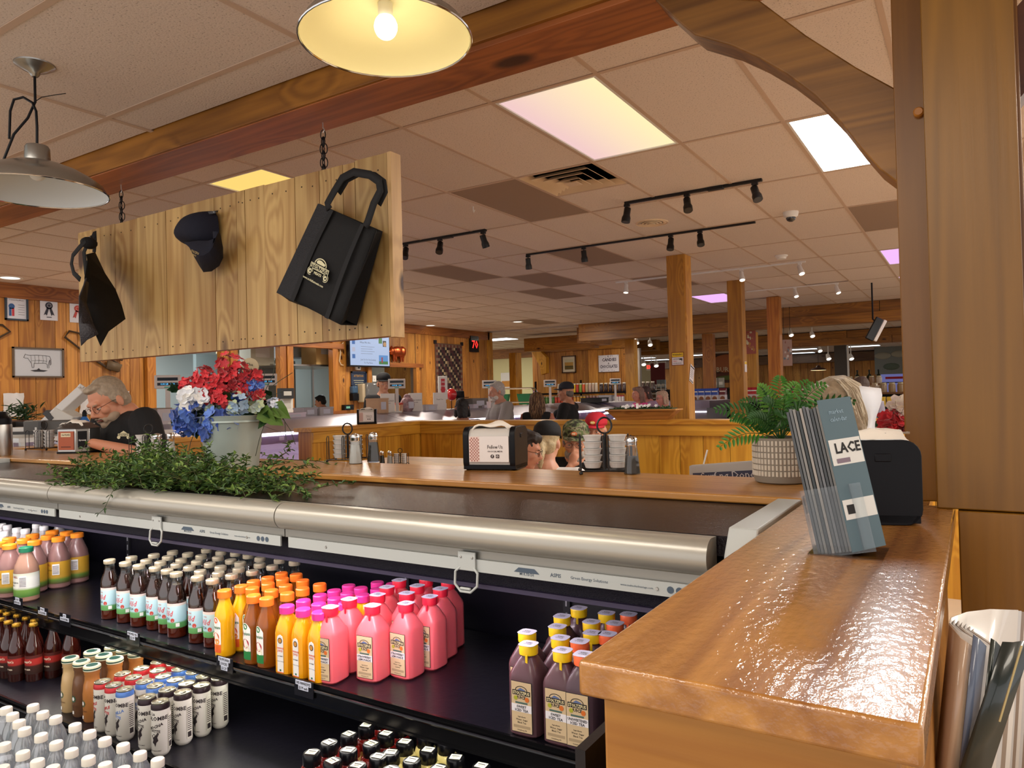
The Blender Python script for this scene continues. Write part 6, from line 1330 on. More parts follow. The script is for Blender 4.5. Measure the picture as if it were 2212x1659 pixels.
def person(label, loc, face, h=1.74, seated=None, lean=(0, 0), head=(0, 0, 0), skin='#c99478', hair=None, shirt='#222222', pants='#2c3344', arms=None, hat=None, specs=False, beard=None, vox=.009, sleeve=.5, hvox=None, build=1.0, neck_open=.0, tilt=0, straps=False, w=1.0, nl=0):
    """faces local -y; loc = point on the floor below the hips, seated = seat height; lean = (forward, sideways) of the shoulders; head = (pitch, yaw, roll); arms = {side: (elbow, wrist, hand dir, palm, curl)} in local coordinates"""
    th = math.atan2(face[0], -face[1]); t = thing('person', label, 'person', loc, th); s = h/1.74; S = mat('skin_'+skin[1:], skin, .5); S.node_tree.nodes['Principled BSDF'].inputs['Subsurface Weight'].default_value = .08
    hz = (seated+.09) if seated else .93*s; hip = Vector((0, 0, hz)); ch = hip+Vector((lean[1]*.7, -lean[0]*.7, .33*s)); nk = hip+Vector((lean[1], -lean[0], .50*s)); 
    R3 = (Matrix.Rotation(head[1], 3, 'Z') @ Matrix.Rotation(head[2], 3, 'Y') @ Matrix.Rotation(head[0], 3, 'X')); hk = s*w
    hc = nk+Vector((0, -.015*s, (.040-nl)*s))+R3 @ Vector((0, -.012*s, .105*s)); HM = Matrix.Translation(hc) @ R3.to_4x4() @ Matrix.Scale(hk, 4)
    b = Blob(); f = build
    # head
    H = Blob()
    for c, r in (((0, .012, .03), (.076, .096, .090)), ((0, -.016, -.035), (.061, .074, .080)), ((0, -.060, -.096), (.026, .024, .018)), ((.043, -.060, -.018), (.022, .024, .024)), ((-.043, -.060, -.018), (.022, .024, .024)),
                 ((.081, .010, -.008), (.010, .020, .033)), ((-.081, .010, -.008), (.010, .020, .033)), ((0, -.086, -.060), (.023, .010, .009)), ((.012, -.098, -.034), (.010, .010, .008)), ((-.012, -.098, -.034), (.010, .010, .008)), ((0, -.075, -.045), (.034, .020, .026))): H.el(c, r)
    H.cap((0, -.088, .012), (0, -.110, -.026), .009, .0125); H.cap((-.034, -.080, .026), (.034, -.080, .026), .012, .012)
    b.add([HM @ Vector(v) for v in H.v], H.f)
    nb = hc+R3 @ Vector((0, .022*s, -.05*s)); b.cap(nk+Vector((0, .01, -.03)), nb, .056*s, .054*s)
    sw = .185*s*f; sL = {1: nk+Vector((sw, .01, -.055*s)), -1: nk+Vector((-sw, .01, -.055*s))}
    b.cap(sL[1]+Vector((-.03, 0, 0)), sL[-1]+Vector((.03, 0, 0)), .055*s, .055*s); b.cap(nk+Vector((0, .01, -.02)), ch, .085*s, .12*s*f); b.el(ch+Vector((0, 0, 0)), (.165*s*f, .115*s*f, .17*s)); b.el(hip+(ch-hip)*.45, (.15*s*f, .12*s*f, .16*s)); b.el(hip, (.165*s*f, .12*s*f, .12*s))
    arms = arms or {}
    A = {}
    for sd in (1, -1):
        if sd in arms and arms[sd] is None: continue
        e, w_, hd, pn, cu = arms.get(sd, ((sd*(sw+.06), .02, None), None, (0, -.1, -1), (-sd, 0, 0), .4))
        if e[2] is None: e = Vector((sd*(sw+.05), sL[sd].y+.03, sL[sd].z-.29*s)); w_ = Vector((sd*(sw+.06), sL[sd].y-.05, sL[sd].z-.54*s))
        e = Vector(e); w_ = Vector(w_); A[sd] = (e, w_); b.cap(sL[sd], e, .050*s*f, .038*s*f); b.cap(e, w_, .038*s*f, .026*s); hand(b, w_, hd, pn, sd, cu, s)
    kn = {}
    for sd in (1, -1):
        hp = hip+Vector((sd*.09*s, 0, -.03))
        if seated: k = Vector((sd*.13*s, -.42*s, seated+.06)); a_ = Vector((sd*.13*s, -.38*s, .09))
        else: k = Vector((sd*.10*s, -.02, .50*s)); a_ = Vector((sd*.11*s, .03, .09))
        kn[sd] = (hp, k, a_); b.cap(hp, k, .082*s*f, .056*s); b.cap(k, a_, .054*s, .036*s); b.cap(a_+Vector((0, .02, -.045)), a_+Vector((0, -.13, -.055)), .038, .032)
    b.fuse('body', S, t, vox, 2)
    # clothes
    c = Blob(); g = .010
    c.cap(sL[1]+Vector((-.03, 0, 0)), sL[-1]+Vector((.03, 0, 0)), .055*s+g, .055*s+g); c.cap(nk+Vector((0, .012, -.045)), ch, .078*s+g, .12*s*f+g); c.el(ch, (.165*s*f+g, .115*s*f+g, .17*s+g)); c.el(hip+(ch-hip)*.45, (.155*s*f+g, .125*s*f+g, .17*s+g)); c.el(hip+Vector((0, 0, .02)), (.170*s*f+g, .125*s*f+g, .10*s+g))
    c.el(nk+Vector((0, .018, -.05)), (.125*s*f, .080*s, .052*s))
    if sleeve:
        for sd in A:
            e, w_ = A[sd]; q = sL[sd].lerp(e, min(sleeve*1.6, 1)); c.cap(sL[sd], q, .056*s*f+g, .050*s*f+g*.9)
            if sleeve > .8: c.cap(e, e.lerp(w_, .85), .044*s*f+g, .032*s+g)
    c.fuse('shirt', mat('cloth_'+shirt[1:], shirt, .85, bump=.25, bscale=60), t, vox*1.1, 2)
    c = Blob()
    for sd in (1, -1): hp, k, a_ = kn[sd]; c.cap(hp, k, .092*s*f, .066*s); c.cap(k, a_, .064*s, .050*s)
    c.el(hip+Vector((0, 0, -.02)), (.175*s*f, .13*s*f, .11*s)); c.fuse('trousers', mat('cloth_'+pants[1:], pants, .85), t, vox*1.3, 2)
    c = Blob()
    for sd in (1, -1): a_ = kn[sd][2]; c.cap(a_+Vector((0, .03, -.05)), a_+Vector((0, -.14, -.055)), .042, .036)
    c.fuse('shoes', mat('shoe_black', '#1c1a1a', .5), t, .012, 1)
    # eyes, brows, mouth
    hcol = (hair or {}).get('col', '#6a5a4c')
    for sd in (1, -1):
        m = MB(); m.ball((sd*.031, -.0785, .002), (.0125, .011, .0095), 10, 8, 0, HM); m.ball((sd*.031, -.0880, .001), (.0050, .0025, .0050), 8, 6, 1, HM); m.ball((sd*.031, -.0780, .0065), (.0140, .0125, .0080), 10, 8, 2, HM)
        m.build('eye', [mat('eye_white', '#d8d0c8', .3), mat('iris', '#2a2420', .2), S], t, sharp=1.2)
        m = MB(); m.add([HM @ Vector(v) for v in ((sd*.018, -.095, .020), (sd*.044, -.086, .021), (sd*.043, -.088, .027), (sd*.019, -.096, .026))], [(0, 1, 2, 3)]); m.build('eyebrow', mat('brow_'+hcol[1:], hcol, .8), t)
    MB().ball((0, -.0935, -.060), (.021, .006, .0045), 10, 6, 0, HM).build('mouth', mat('lip_'+skin[1:], '#a8625a', .5), t, sharp=1.2)
    if beard:
        c = Blob(); 
        for q, r in (((0, -.066, -.094), (.040, .032, .026)), ((.045, -.040, -.070), (.022, .032, .030)), ((-.045, -.040, -.070), (.022, .032, .030)), ((.014, -.097, -.049), (.018, .007, .006)), ((-.014, -.097, -.049), (.018, .007, .006)), ((.03, -.082, -.065), (.010, .012, .018)), ((-.03, -.082, -.065), (.010, .012, .018))): c.el(q, r)
        c.v = [tuple(HM @ Vector(v)) for v in c.v]; c.fuse('beard', mat('hair_'+beard[1:], beard, .8), t, .006, 1, .006)
    if hair:
        c = Blob(); st = hair['style']; HC = hair['col']; hm = mat('hair_'+HC[1:], HC, .6, vary=.5, bscale=60, bump=.8)
        if st != 'fringe': c.el((0, .022, .045), (.083, .094, .086)); c.el((0, .050, -.01), (.076, .060, .070))
        if st == 'short': c.el((.070, .012, .015), (.016, .035, .035)); c.el((-.070, .012, .015), (.016, .035, .035)); c.el((0, -.035, .098), (.055, .045, .020))
        if st == 'fringe': c.el((0, .055, -.012), (.080, .054, .055)); c.el((.070, .018, .0), (.016, .035, .028)); c.el((-.070, .018, .0), (.016, .035, .028))
        if st in ('long', 'curly'):
            for sd in (1, -1): c.cap((sd*.070, .01, .02), (sd*.085, .02, -.13), .026, .030, .8); 
            c.cap((0, .060, .0), (0, .085, -.20), .075, .065, .6, (0, 1, 0)); c.el((0, -.03, .09), (.065, .06, .035))
        if st == 'ponytail': c.cap((0, .10, .01), (0, .15, -.08), .026, .034); c.cap((0, .15, -.08), (0, .13, -.15), .034, .014)
        if st == 'bob':
            c.cap((0, .055, .0), (0, .065, -.09), .072, .066, .7, (0, 1, 0)); c.el((0, -.035, .085), (.068, .055, .038))
            for sd in (1, -1): c.cap((sd*.070, .0, .02), (sd*.080, .005, -.085), .024, .028, .8)
        c.v = [tuple(HM @ Vector(v)) for v in c.v]; c.fuse('hair', hm, t, .007, 1, .012 if st != 'short' else .007)
        if st in ('curly', 'long', 'ponytail', 'bob') and hair.get('n', 0):
            m = MB(); n = hair['n']; cu = st == 'curly'
            for i in range(n):
                a = RN.uniform(-2.6, 2.6)+PI/2 if not hair.get('front') else RN.uniform(0, 2*PI); a = RN.uniform(.1*PI-.5, .9*PI+.5) if st != 'bobb' else a
                top = Vector((.03*math.cos(a)*RN.random(), .02+.03*math.sin(a), .125-.01*RN.random())); L = RN.uniform(.8, 1.05); pts = []
                ln = hair.get('len', .30)
                for k in range(9):
                    s_ = k/8; rx, ry = (.088+.004*RN.random(), .098)
                    if s_ < .35: q = s_/.35; p = Vector((rx*math.cos(a)*math.sin(q*PI/2), .022+ry*math.sin(a)*math.sin(q*PI/2), .045+.088*math.cos(q*PI/2)))
                    else: q = (s_-.35)/.65; p = Vector((rx*math.cos(a)*(1+.15*q), .022+ry*math.sin(a)*(1+.15*q), .045-ln*q*L))
                    if cu: p += Vector((RN.uniform(-1, 1), RN.uniform(-1, 1), 0))*.012*min(1, s_*2)
                    pts.append(HM @ p)
                m.tube(pts, [.0028*(hair.get('thick', 1))]*7+[.002, .0008], 4, RN.choice((0, 0, 1)))
            m.build('hair_strands', [hm, mat('hairlight_'+hair.get('hi', HC)[1:], hair.get('hi', HC), .5)], t, sharp=2)['kind'] = 'stuff'
    if specs:
        m = MB()
        for sd in (1, -1):
            m.tube([HM @ Vector((sd*.032+.024*math.cos(a), -.101+.004*abs(math.cos(a)), .002+.018*math.sin(a))) for a in [2*PI*i/16 for i in range(16)]], .0013, 5, closed=True)
            m.tube([HM @ Vector(v) for v in ((sd*.056, -.097, .006), (sd*.079, -.03, .008), (sd*.084, .015, .004))], .0013, 5)
        m.tube([HM @ Vector(v) for v in ((-.009, -.106, .006), (0, -.108, .008), (.009, -.106, .006))], .0013, 5); m.build('glasses', mat('wire_rim', '#2c2624', .3, .5), t)
    if hat:
        hm_ = hat['mat']; m = MB(); n = 20; rg = []
        for k, (r, z) in enumerate(((1.0, .048), (1.01, .075), (.94, .108), (.70, .134), (.35, .147), (.02, .150))): rg.append([(.089*r*math.cos(2*PI*j/n), .012+.105*r*math.sin(2*PI*j/n), z) for j in range(n)])
        vs = [HM @ Vector(p) for q in rg for p in q]; m.add(vs, [(i*n+j, i*n+(j+1) % n, (i+1)*n+(j+1) % n, (i+1)*n+j) for i in range(5) for j in range(n)]); cr_ = m.build('hat_crown', hm_, t, sharp=1.5); cr_.modifiers.new('t', 'SOLIDIFY').thickness = .003
        m = MB(); vs = []
        for i in range(11):
            a = PI+PI*(i/10)*.84+PI*.08; a = -PI/2+(i-5)/5*1.15
            x_, y_ = .086*math.cos(a), .012+.103*math.sin(a); k = math.cos((i-5)/5*PI/2)
            vs += [HM @ Vector((x_, y_, .050)), HM @ Vector((x_*1.0, y_-.035*k-.005, .050+.002*k-.006*abs(i-5)/5)), HM @ Vector((x_*.96, y_-.070*k-.004, .040-.010*abs(i-5)/5+.004*k))]
        m.add(vs, [(3*i+j, 3*i+3+j, 3*i+4+j, 3*i+j+1) for i in range(10) for j in range(2)]); o = m.build('hat_brim', hat.get('brim', hm_), t, sharp=1.5); o.modifiers.new('t', 'SOLIDIFY').thickness = .004
        if hat.get('logo'):
            F = HM @ frame((0, -.103, .078), (1, 0, 0), (0, .25, 1)); m = MB(); c1, c2 = hat['logo']; m.ball((0, 0, 0), (.022, .014, .005), 10, 6, 0, F); m.box((-.012, -.006, .003), (.010, .006, .007), 1, F); m.build('hat_badge', [mat('badge_'+c1[1:], c1, .6), mat('badge_'+c2[1:], c2, .6)], t)
    t['hc'] = tuple(hc); return t
def floorpt(u, v, D): p = PD(u, v, D); return (p.x, p.y, -1.56), p
def aim(th_left, th_cam, p):
    """facing built of picture-left and towards-camera shares"""
    c = Vector((-p.x, -p.y, 0)).normalized(); l = Vector((-CR.x, -CR.y, 0)).normalized(); d = l*th_left+c*th_cam; return (d.x, d.y)
def put(label, u, v, D, left, camd, **k):
    """put a person so that the head centre falls on this ray at depth D"""
    p = PD(u, v, D); f = aim(left, camd, p); t = person(label, (0, 0, -1.56), f, **k)
    hc = Matrix.Rotation(math.atan2(f[0], -f[1]), 3, 'Z') @ Vector(t['hc']); del t['hc']
    t.location = (p.x-hc.x, p.y-hc.y, -1.56); return t, p.z+1.56-hc.z
BK = '#141416'
def hmat(c): return mat('hatcloth_'+c[1:], c, .8, bump=.2, bscale=200)
camo = mat('camo_cloth', '#56603c', .85); nt = camo.node_tree; tc = nt.nodes.new('ShaderNodeTexCoord'); n_ = nt.nodes.new('ShaderNodeTexNoise'); n_.inputs['Scale'].default_value = 26; nt.links.new(tc.outputs['Object'], n_.inputs['Vector'])
cr_ = nt.nodes.new('ShaderNodeValToRGB'); cr_.color_ramp.interpolation = 'CONSTANT'; el = cr_.color_ramp.elements; el[0].color = lin('#2e2c20'); el[0].position = 0; el[1].position = .42; el[1].color = lin('#5c6840')
for p_, c_ in ((.52, '#8a8468'), (.60, '#4a4630')): e = el.new(p_); e.color = lin(c_)
nt.links.new(n_.outputs['Fac'], cr_.inputs[0]); nt.links.new(cr_.outputs[0], nt.nodes['Principled BSDF'].inputs['Base Color'])
DZ = []
# the man reading at the counter on the left
DZ.append(put('heavy-set grey-haired man in black shirt and glasses looking down at the left', 234, 868, 4.25, .72, .6, h=1.80, seated=.89, lean=(.10, -.07), nl=.065, head=(.5, .15, -.12), skin='#c98a6c', hair={'style': 'short', 'col': '#a89680'}, shirt=BK, specs=True, beard='#a8927c', vox=.007, build=1.34, w=1.08,
    arms={1: ((.34, -.10, 1.24), (.10, -.33, 1.335), (-1, -.1, -.02), (0, 0, -1), .25), -1: ((-.42, -.12, 1.22), (-.16, -.34, 1.335), (.9, -.3, 0), (0, 0, -1), .25)}))
# woman with long grey-blond hair at the right, behind fern and leaflets
# logo on his shirt
bt = DZ[0][0]; q = PD(267, 940, 4.02); 
Fl = frame(q, CR, (0, 0, 1)); m = MB(); m.prism([(-.03, -.006), (.03, -.006), (.03, .008), (-.03, .008)], .002, 0, Fl); m.text('STOLTZFUS', Fl @ TR(0, .001, .003), .011, 1, .03, fit=.054); m.prism([(-.02, .010), (.02, .010), (.0, .024)], .002, 0, Fl)
for sx in (-.026, .026): m.lathe([(.009, 0), (.009, .002)], 12, 0, Fl @ TR(sx, -.012, 0))
LOGO = m
DZ.append(put('woman with long grey-blond hair behind the fern and leaflets', 1803, 900, 2.52, .85, .25, h=1.68, seated=.72, lean=(.05, 0), head=(.3, .1, 0), skin='#d8977c', hair={'style': 'long', 'col': '#a8967c', 'n': 520, 'hi': '#d8ccb4', 'len': .27, 'thick': .8}, shirt='#3a3438', vox=.008, w=1.06))
# seated diners
DZ.append(put('man in camouflage cap and glasses resting chin on his hand', 1243, 956, 5.2, .1, .95, h=1.74, seated=.51, lean=(.16, 0), nl=.03, head=(.14, 0, .05), skin='#c98e70', hair={'style': 'fringe', 'col': '#8c8884'}, shirt=BK, specs=True, hat={'mat': camo, 'logo': ('#c8683c', '#e8c8a0')}, beard='#948a80', vox=.008, w=1.08,
    arms={-1: ((-.20, -.36, .82), (-.02, -.36, 1.055), (.35, .15, .9), (.4, .9, .2), .9), 1: ((.26, -.28, .80), (.05, -.42, .80), (-.9, -.2, .1), (0, .2, -1), .5)}))
DZ.append(put('man in bright red cap behind the camouflage-capped man', 1287, 930, 6.0, .25, .9, h=1.76, seated=.53, head=(.10, 0, .05), skin='#c48a6c', hair={'style': 'fringe', 'col': '#8a8580'}, shirt='#3a3836', beard='#8a8078', hat={'mat': hmat('#c02434'), 'logo': ('#d8b450', '#e8dcb0')}, vox=.01))
DZ.append(put('woman in white top and black cap with blond ponytail seen from behind', 1183, 958, 4.15, -.25, -.95, h=1.66, seated=.54, head=(.1, -.1, 0), skin='#cf9a80', hair={'style': 'ponytail', 'col': '#c8b48c'}, shirt='#dedad6', hat={'mat': hmat('#141416')}, vox=.009, w=.92))
DZ.append(put('dark-haired woman in glasses half hidden by the black dispenser', 1134, 972, 3.55, -.8, .2, h=1.62, seated=.53, head=(.25, 0, 0), skin='#c08468', hair={'style': 'bob', 'col': '#2c211c'}, shirt='#b88a8c', specs=True, vox=.009, w=.85))
# standing customers in front of the meat case
DZ.append(put('white-haired bearded man in grey polo holding a small cup', 1073, 846, 9.6, .95, .35, h=1.80, lean=(.04, 0), head=(.18, 0, 0), skin='#c08a74', hair={'style': 'short', 'col': '#b8b2ae'}, shirt='#8c8786', beard='#c4beb8', build=1.25, vox=.010, pants='#3a3c40',
    arms={-1: ((-.34, -.12, 1.10), (-.16, -.40, 1.20), (.6, -.5, .35), (.5, .6, 0), 1.0), 1: ((.38, -.18, 1.12), (.42, -.46, 1.06), (.1, -1, -.1), (0, 0, -1), .3)}))
DZ.append(put('woman with long curly brown hair in black tank top', 1160, 868, 9.4, -.2, -.95, h=1.62, head=(.05, .2, 0), skin='#a86a54', hair={'style': 'curly', 'col': '#5a3e2a', 'n': 260, 'hi': '#8a6a48', 'len': .30, 'thick': 2.2}, shirt='#18181a', sleeve=0, vox=.011,
    arms={1: ((.24, -.16, 1.06), (.20, -.40, 1.12), (0, -1, .1), (0, 0, -1), .4), -1: ((-.26, .02, 1.06), (-.27, -.1, .85), (0, -.2, -1), (1, 0, 0), .4)}))
DZ.append(put('man in black tee and dark cap pointing left at the case', 1222, 848, 10.2, .9, -.35, h=1.80, head=(0, .1, 0), skin='#b07a60', hair={'style': 'fringe', 'col': '#6c6460'}, shirt='#0e0e12', hat={'mat': hmat('#1c1e2a')}, build=1.15, vox=.011, sleeve=.6,
    arms={-1: ((-.24, -.24, 1.32), (-.22, -.48, 1.26), (0, -1, 0), (0, 0, -1), .2), 1: ((.28, -.06, 1.12), (.24, -.24, .98), (0, -.8, -.5), (-1, 0, 0), .4)}))
DZ.append(put('dark-haired person in navy jacket seen from behind near the case', 998, 882, 8.5, .1, -1, h=1.62, head=(.1, 0, 0), skin='#8a5a48', hair={'style': 'bob', 'col': '#181214'}, shirt='#1c2440', vox=.012, sleeve=1))
DZ.append(put('young worker in black cap behind the meat case', 829, 829, 10.4, -.35, .95, h=1.90, head=(.08, -.1, 0), skin='#c8947c', hair={'style': 'fringe', 'col': '#2a2220'}, shirt='#1a1c22', hat={'mat': hmat('#16161c')}, vox=.010))
DZ.append(put('woman with long hair in bright pink tee facing left', 1378, 852, 11.6, .95, .3, h=1.66, head=(.05, 0, 0), skin='#c88a78', hair={'style': 'long', 'col': '#8c7066'}, shirt='#e0509c', vox=.012))
DZ.append(put('brown-haired woman in lilac shirt behind the woman in pink', 1394, 850, 12.5, .6, .2, h=1.68, head=(.3, 0, 0), skin='#c08474', hair={'style': 'bob', 'col': '#4c3834'}, shirt='#9c84a0', vox=.013))
DZ.append(put('older woman with pale blond bob and light top beside the post', 1430, 860, 11.4, .95, .3, h=1.62, head=(.1, 0, 0), skin='#c88a80', hair={'style': 'bob', 'col': '#c8ac98'}, shirt='#c8b0bc', specs=True, vox=.012))
DZ.append(put('person in grey-lilac tee behind the woman at the right', 1862, 838, 8.2, -.4, -.9, h=1.70, head=(.2, 0, 0), skin='#a87460', hair={'style': 'short', 'col': '#4a3a34'}, shirt='#8c8898', vox=.012))
DZ.append(put('person in a black hair cover glimpsed through the kitchen opening', 692, 868, 14.5, .9, 0, h=1.66, head=(.3, 0, 0), skin='#c08a70', hair={'style': 'short', 'col': '#0e0e10'}, shirt='#a8a8a4', vox=.014, w=1.1))
for t_, dz in DZ:
    # stools under the seated and small height differences: shift by the remaining height error
    t_.location.z += 0 if abs(dz) < .0001 else max(-.30, min(.30, dz))
Mi = (Matrix.Translation(bt.location) @ Matrix.Rotation(bt.rotation_euler[2], 4, 'Z')).inverted(); LOGO.v = [tuple(Mi @ Vector(v)) for v in LOGO.v]; LOGO.build('shirt_logo', [mat('logo_print', '#cfc9a4', .6), INK], bt, sharp=0)
print('head height errors', [round(d, 2) for _, d in DZ])
# ---------------------------------------------------------------- the long meat case
def case_run(label, o, L, mir=False, end=True):
    """case along +y from o; customers' side at +x. local x: 0 front strip, -.9 back"""
    t = thing('meat_case', label, 'display case', o)
    top = mat('case_top', '#8c8490', .28, .75); lav = mat('case_inner', '#8f7f9c', .4)
    M = Matrix(((1, 0, 0, 0), (0, 0, 1, 0), (0, 1, 0, 0), (0, 0, 0, 1)))
    sec = [(.02, 1.235), (-.03, 1.245), (-.40, 1.335), (-.55, 1.36), (-.92, 1.365), (-.92, 1.33), (-.42, 1.315), (-.03, 1.222)]
    n = int(L/2.6)+1; w = L/n
    for i in range(n):
        m = MB(); m.prism(list(reversed(sec)), w-.012, 0, TR(0, i*w, 0) @ M); m.build('canopy_panel', top, t, sharp=.4)
    MB().box((-.01, 0, 1.212), (.012, L, 1.228)).build('light_strip', mat('case_led', '#ffffff', .4, emit='#f6f0ff', es=7), t)
    MB().box((-.03, 0, 1.12), (-.005, L, 1.21)).build('price_ledge', lav, t)
    MB().box((-.85, 0, .74), (.10, L, .80)).build('display_deck', lav, t); MB().box((-.9, 0, 0), (-.86, L, 1.33)).build('back_panel', mat('case_back', '#b8b0b8', .5), t)
    MB().box((-.88, 0, 0), (.12, L, .74)).build('base', mat('case_base', '#4c4650', .4), t)
    g = MB(); gp = [(.0, 1.21), (.07, 1.12), (.13, .98), (.15, .80)]
    vs = [(x, yy, z) for yy in (0, L) for x, z in gp]; g.add(vs, [(i, i+1, i+5, i+4) for i in range(3)]); g.build('curved_glass', clear('case_glass', '#ece8f2', .22, .03), t, sharp=1.2)
    if end:
        m = MB(); pf = [(-.9, .74), (.15, .74), (.15, .80), (.13, .98), (.07, 1.12), (.0, 1.22), (-.03, 1.245), (-.40, 1.335), (-.55, 1.36), (-.92, 1.365)]
        m.prism(list(reversed(pf)), .012, 0, TR(0, L, 0) @ M); m.build('end_glass', clear('case_glass'), t)
        m = MB(); m.tube([(x, L+.006, z) for x, z in pf[1:]], .014, 6); m.build('end_trim', mat('end_trim', '#c4bcc4', .3, .6), t)
    for i in range(int(L/.28)):
        y = .14+i*.28; c_ = RN.choice(('#8a3038', '#a04848', '#7a2a30', '#b8606a', '#9c5a48'))
        m = MB(); m.box((-.62, -.115, 0), (.02, .115, .015), 1)
        for q in range(5): m.ball((-.52+.11*q, RN.uniform(-.03, .03), .03), (.055, .085, .03), 8, 5)
        m.build('meat_tray', [mat('meat_'+c_[1:], c_, .4), mat('tray_white', '#d8d4dc', .4)], t, loc=(0, y, .80))
        MB().box((0, -.03, 0), (.002, .03, .04)).build('price_card', WHITE, t, loc=(-.004, y, 1.15))
    area('case_light', (-.15, L/2, 1.19), .06, L*.9, 5*L, (.93, .80, 1.0), (0, math.radians(15), 0), t)
    return t
case_run('long curved-glass meat case glowing lilac behind the dining area', (-6.0, 3.0, -1.56), 10.4)
# second case set crosswise beyond
t = thing('meat_case', 'shorter grey-topped case beyond the end of the long meat case', 'display case', (-7.6, 13.45, -1.56))
MB().box((0, .0, 0), (3.4, 1.3, 1.0)).build('base', mat('case_base'), t); MB().box((0, -.02, 1.0), (3.4, 1.3, 1.22)).build('glass_front', mat('case_glassy', '#8a8890', .15, .3), t); MB().box((-.02, .1, 1.22), (3.42, 1.6, 1.353)).build('canopy_panel', mat('case_top'), t); MB().box((0, -.03, 1.14), (3.4, -.02, 1.16)).build('light_strip', mat('case_led'), t)
# price display poles
def pole_display(label, u, v, x, big=False):
    p = PX(u, v, x); t = thing('price_display', label, 'price display', (p.x, p.y, -.205)); hgt_ = p.z+.205
    MB().box((-.06, -.06, 0), (.06, .06, .02)).build('foot', WHITE, t); MB().box((-.022, -.022, .02), (.022, .022, hgt_-.05)).build('pole', mat('pole_ivory', '#d4ccc8', .5), t, bev=.003)
    th = math.atan2(-p.y, -p.x)+PI/2; t.rotation_euler = (0, 0, th)
    F = TR(0, 0, hgt_)
    MB().box((-.115, -.025, -.065), (.115, .025, .065), 0, F).build('head', mat('pole_ivory'), t, bev=.006)
    m = MB(); m.box((-.09, -.0275, .012), (.09, -.0255, .042), 0, F); m.box((-.09, -.0275, -.035), (.09, -.0255, -.008), 0, F); m.box((-.03, -.0275, -.06), (.03, -.0255, -.045), 2, F)
    m.text('0.00 LB   0.00', frame((0, -.029, hgt_-.0215), (1, 0, 0), (0, 0, 1)), .022, 1, .02, fit=.16)
    m.build('screen', [mat('screen_dark', '#10202e', .2), mat('screen_glow', '#4aa8e0', .4, emit='#58b8f0', es=1.2), mat('teal', '#6ab0a0', .5)], t)
for u, v, l in ((362, 825, 'largest ivory price display on a pole left of the flowers'), (575, 820, 'price display head half hidden behind the flowers'), (857, 829, 'ivory price display beside the young worker'), (1057, 830, 'price display on a pole left of the white-haired man'), (1188, 828, 'price display on a pole behind the curly-haired woman'), (1329, 824, 'price display on a pole under the candies sign')):
    pole_display(l, u, v, -6.6 if u < 1300 else -6.4)
# goods on top of the case
TOPZ = -.205
def onx(u, v, x=-6.65): p = PX(u, v, x); return p
def card_stand(label, u, v, txt):
    p = onx(u, v); t = thing('table_sign', label, 'sign', (p.x, p.y, TOPZ), PI/2-.5); MB().box((-.10, 0, 0), (.10, .01, .26)).build('card', PAPER, t)
    m = MB(); F = frame((0, -.002, .16), (1, 0, 0), (0, 0, 1))
    for i, l in enumerate(txt): m.text(l, F @ TR(0, -.03*i, 0), .024, 0, .01, fit=.17)
    m.build('lettering', mat('grey_ink', '#6c6a70', .7), t, sharp=0)
card_stand('white card sign left of the two red-topped jars on the case', 838, 880, ['Specialty Sandwich', 'Platters']); card_stand('white card sign right of the seasoning bag on the case', 898, 878, ['Breakfast Sandwich', 'Specials'])
card_stand('white slanted card near the red arrow sign', 950, 872, ['Thank You'])
def boxy(name, label, cat, u, v, w, d, h, col, x=-6.65, lid=None):
    p = onx(u, v, x); t = thing(name, label, cat, (p.x, p.y, TOPZ), .1); MB().box((-d/2, -w/2, 0), (d/2, w/2, h)).build('body', mat('bx_'+col[1:], col, .6), t, bev=.003)
    MB().box((-d/2-.004, -w/2-.004, h-.02), (d/2+.004, w/2+.004, h)).build('lid', mat('bx_'+(lid or col)[1:], lid or col, .5), t); MB().box((d/2, -w*.25, h*.25), (d/2+.002, w*.25, h*.75)).build('label', mat('bx_label', '#c8cad8', .6), t)
boxy('cardboard_box', 'brown cardboard box left of the large price display', 'box', 322, 883, .34, .2, .16, '#8c7a6a'); boxy('paper_box', 'white carton beside the large price display', 'box', 345, 886, .2, .2, .15, '#d0c8cc')
boxy('tape_dispenser', 'low white box in front of the middle kitchen window', 'box', 627, 894, .34, .16, .06, '#d8ccdc'); boxy('glove_box', 'grey glove box with blue oval behind the white box', 'box', 660, 886, .24, .16, .11, '#a8a4ac', -6.82); boxy('glove_box', 'second glove box next to the small black dispenser', 'box', 695, 884, .24, .16, .11, '#b0acb0', -6.82)
boxy('cardboard_box', 'tan box beside the young worker', 'box', 815, 872, .22, .2, .20, '#c4a080'); boxy('paper_box', 'small white pink box under the tan box', 'box', 812, 884, .24, .16, .06, '#d8ccd0'); boxy('wipes_box', 'white box with blue mark right of the breakfast card', 'box', 922, 874, .3, .16, .09, '#c8c4c8')
boxy('paper_box', 'tiny white box right of the dark-haired person', 'box', 1022, 874, .16, .1, .07, '#cfc6d4'); boxy('paper_box', 'tiny second white box left of the polo man', 'box', 1044, 873, .12, .1, .05, '#c8c0cc')
boxy('scale', 'grey deli scale behind the dark-haired person', 'scale', 1020, 866, .5, .3, .16, '#7a7470', -6.78); boxy('scale', 'grey scale below the candies sign', 'scale', 1312, 862, .3, .3, .14, '#8c8a90', -6.9)
boxy('black_bin', 'flat black bin on top of the case end', 'bin', 1285, 872, .55, .4, .10, '#141216', -6.5)
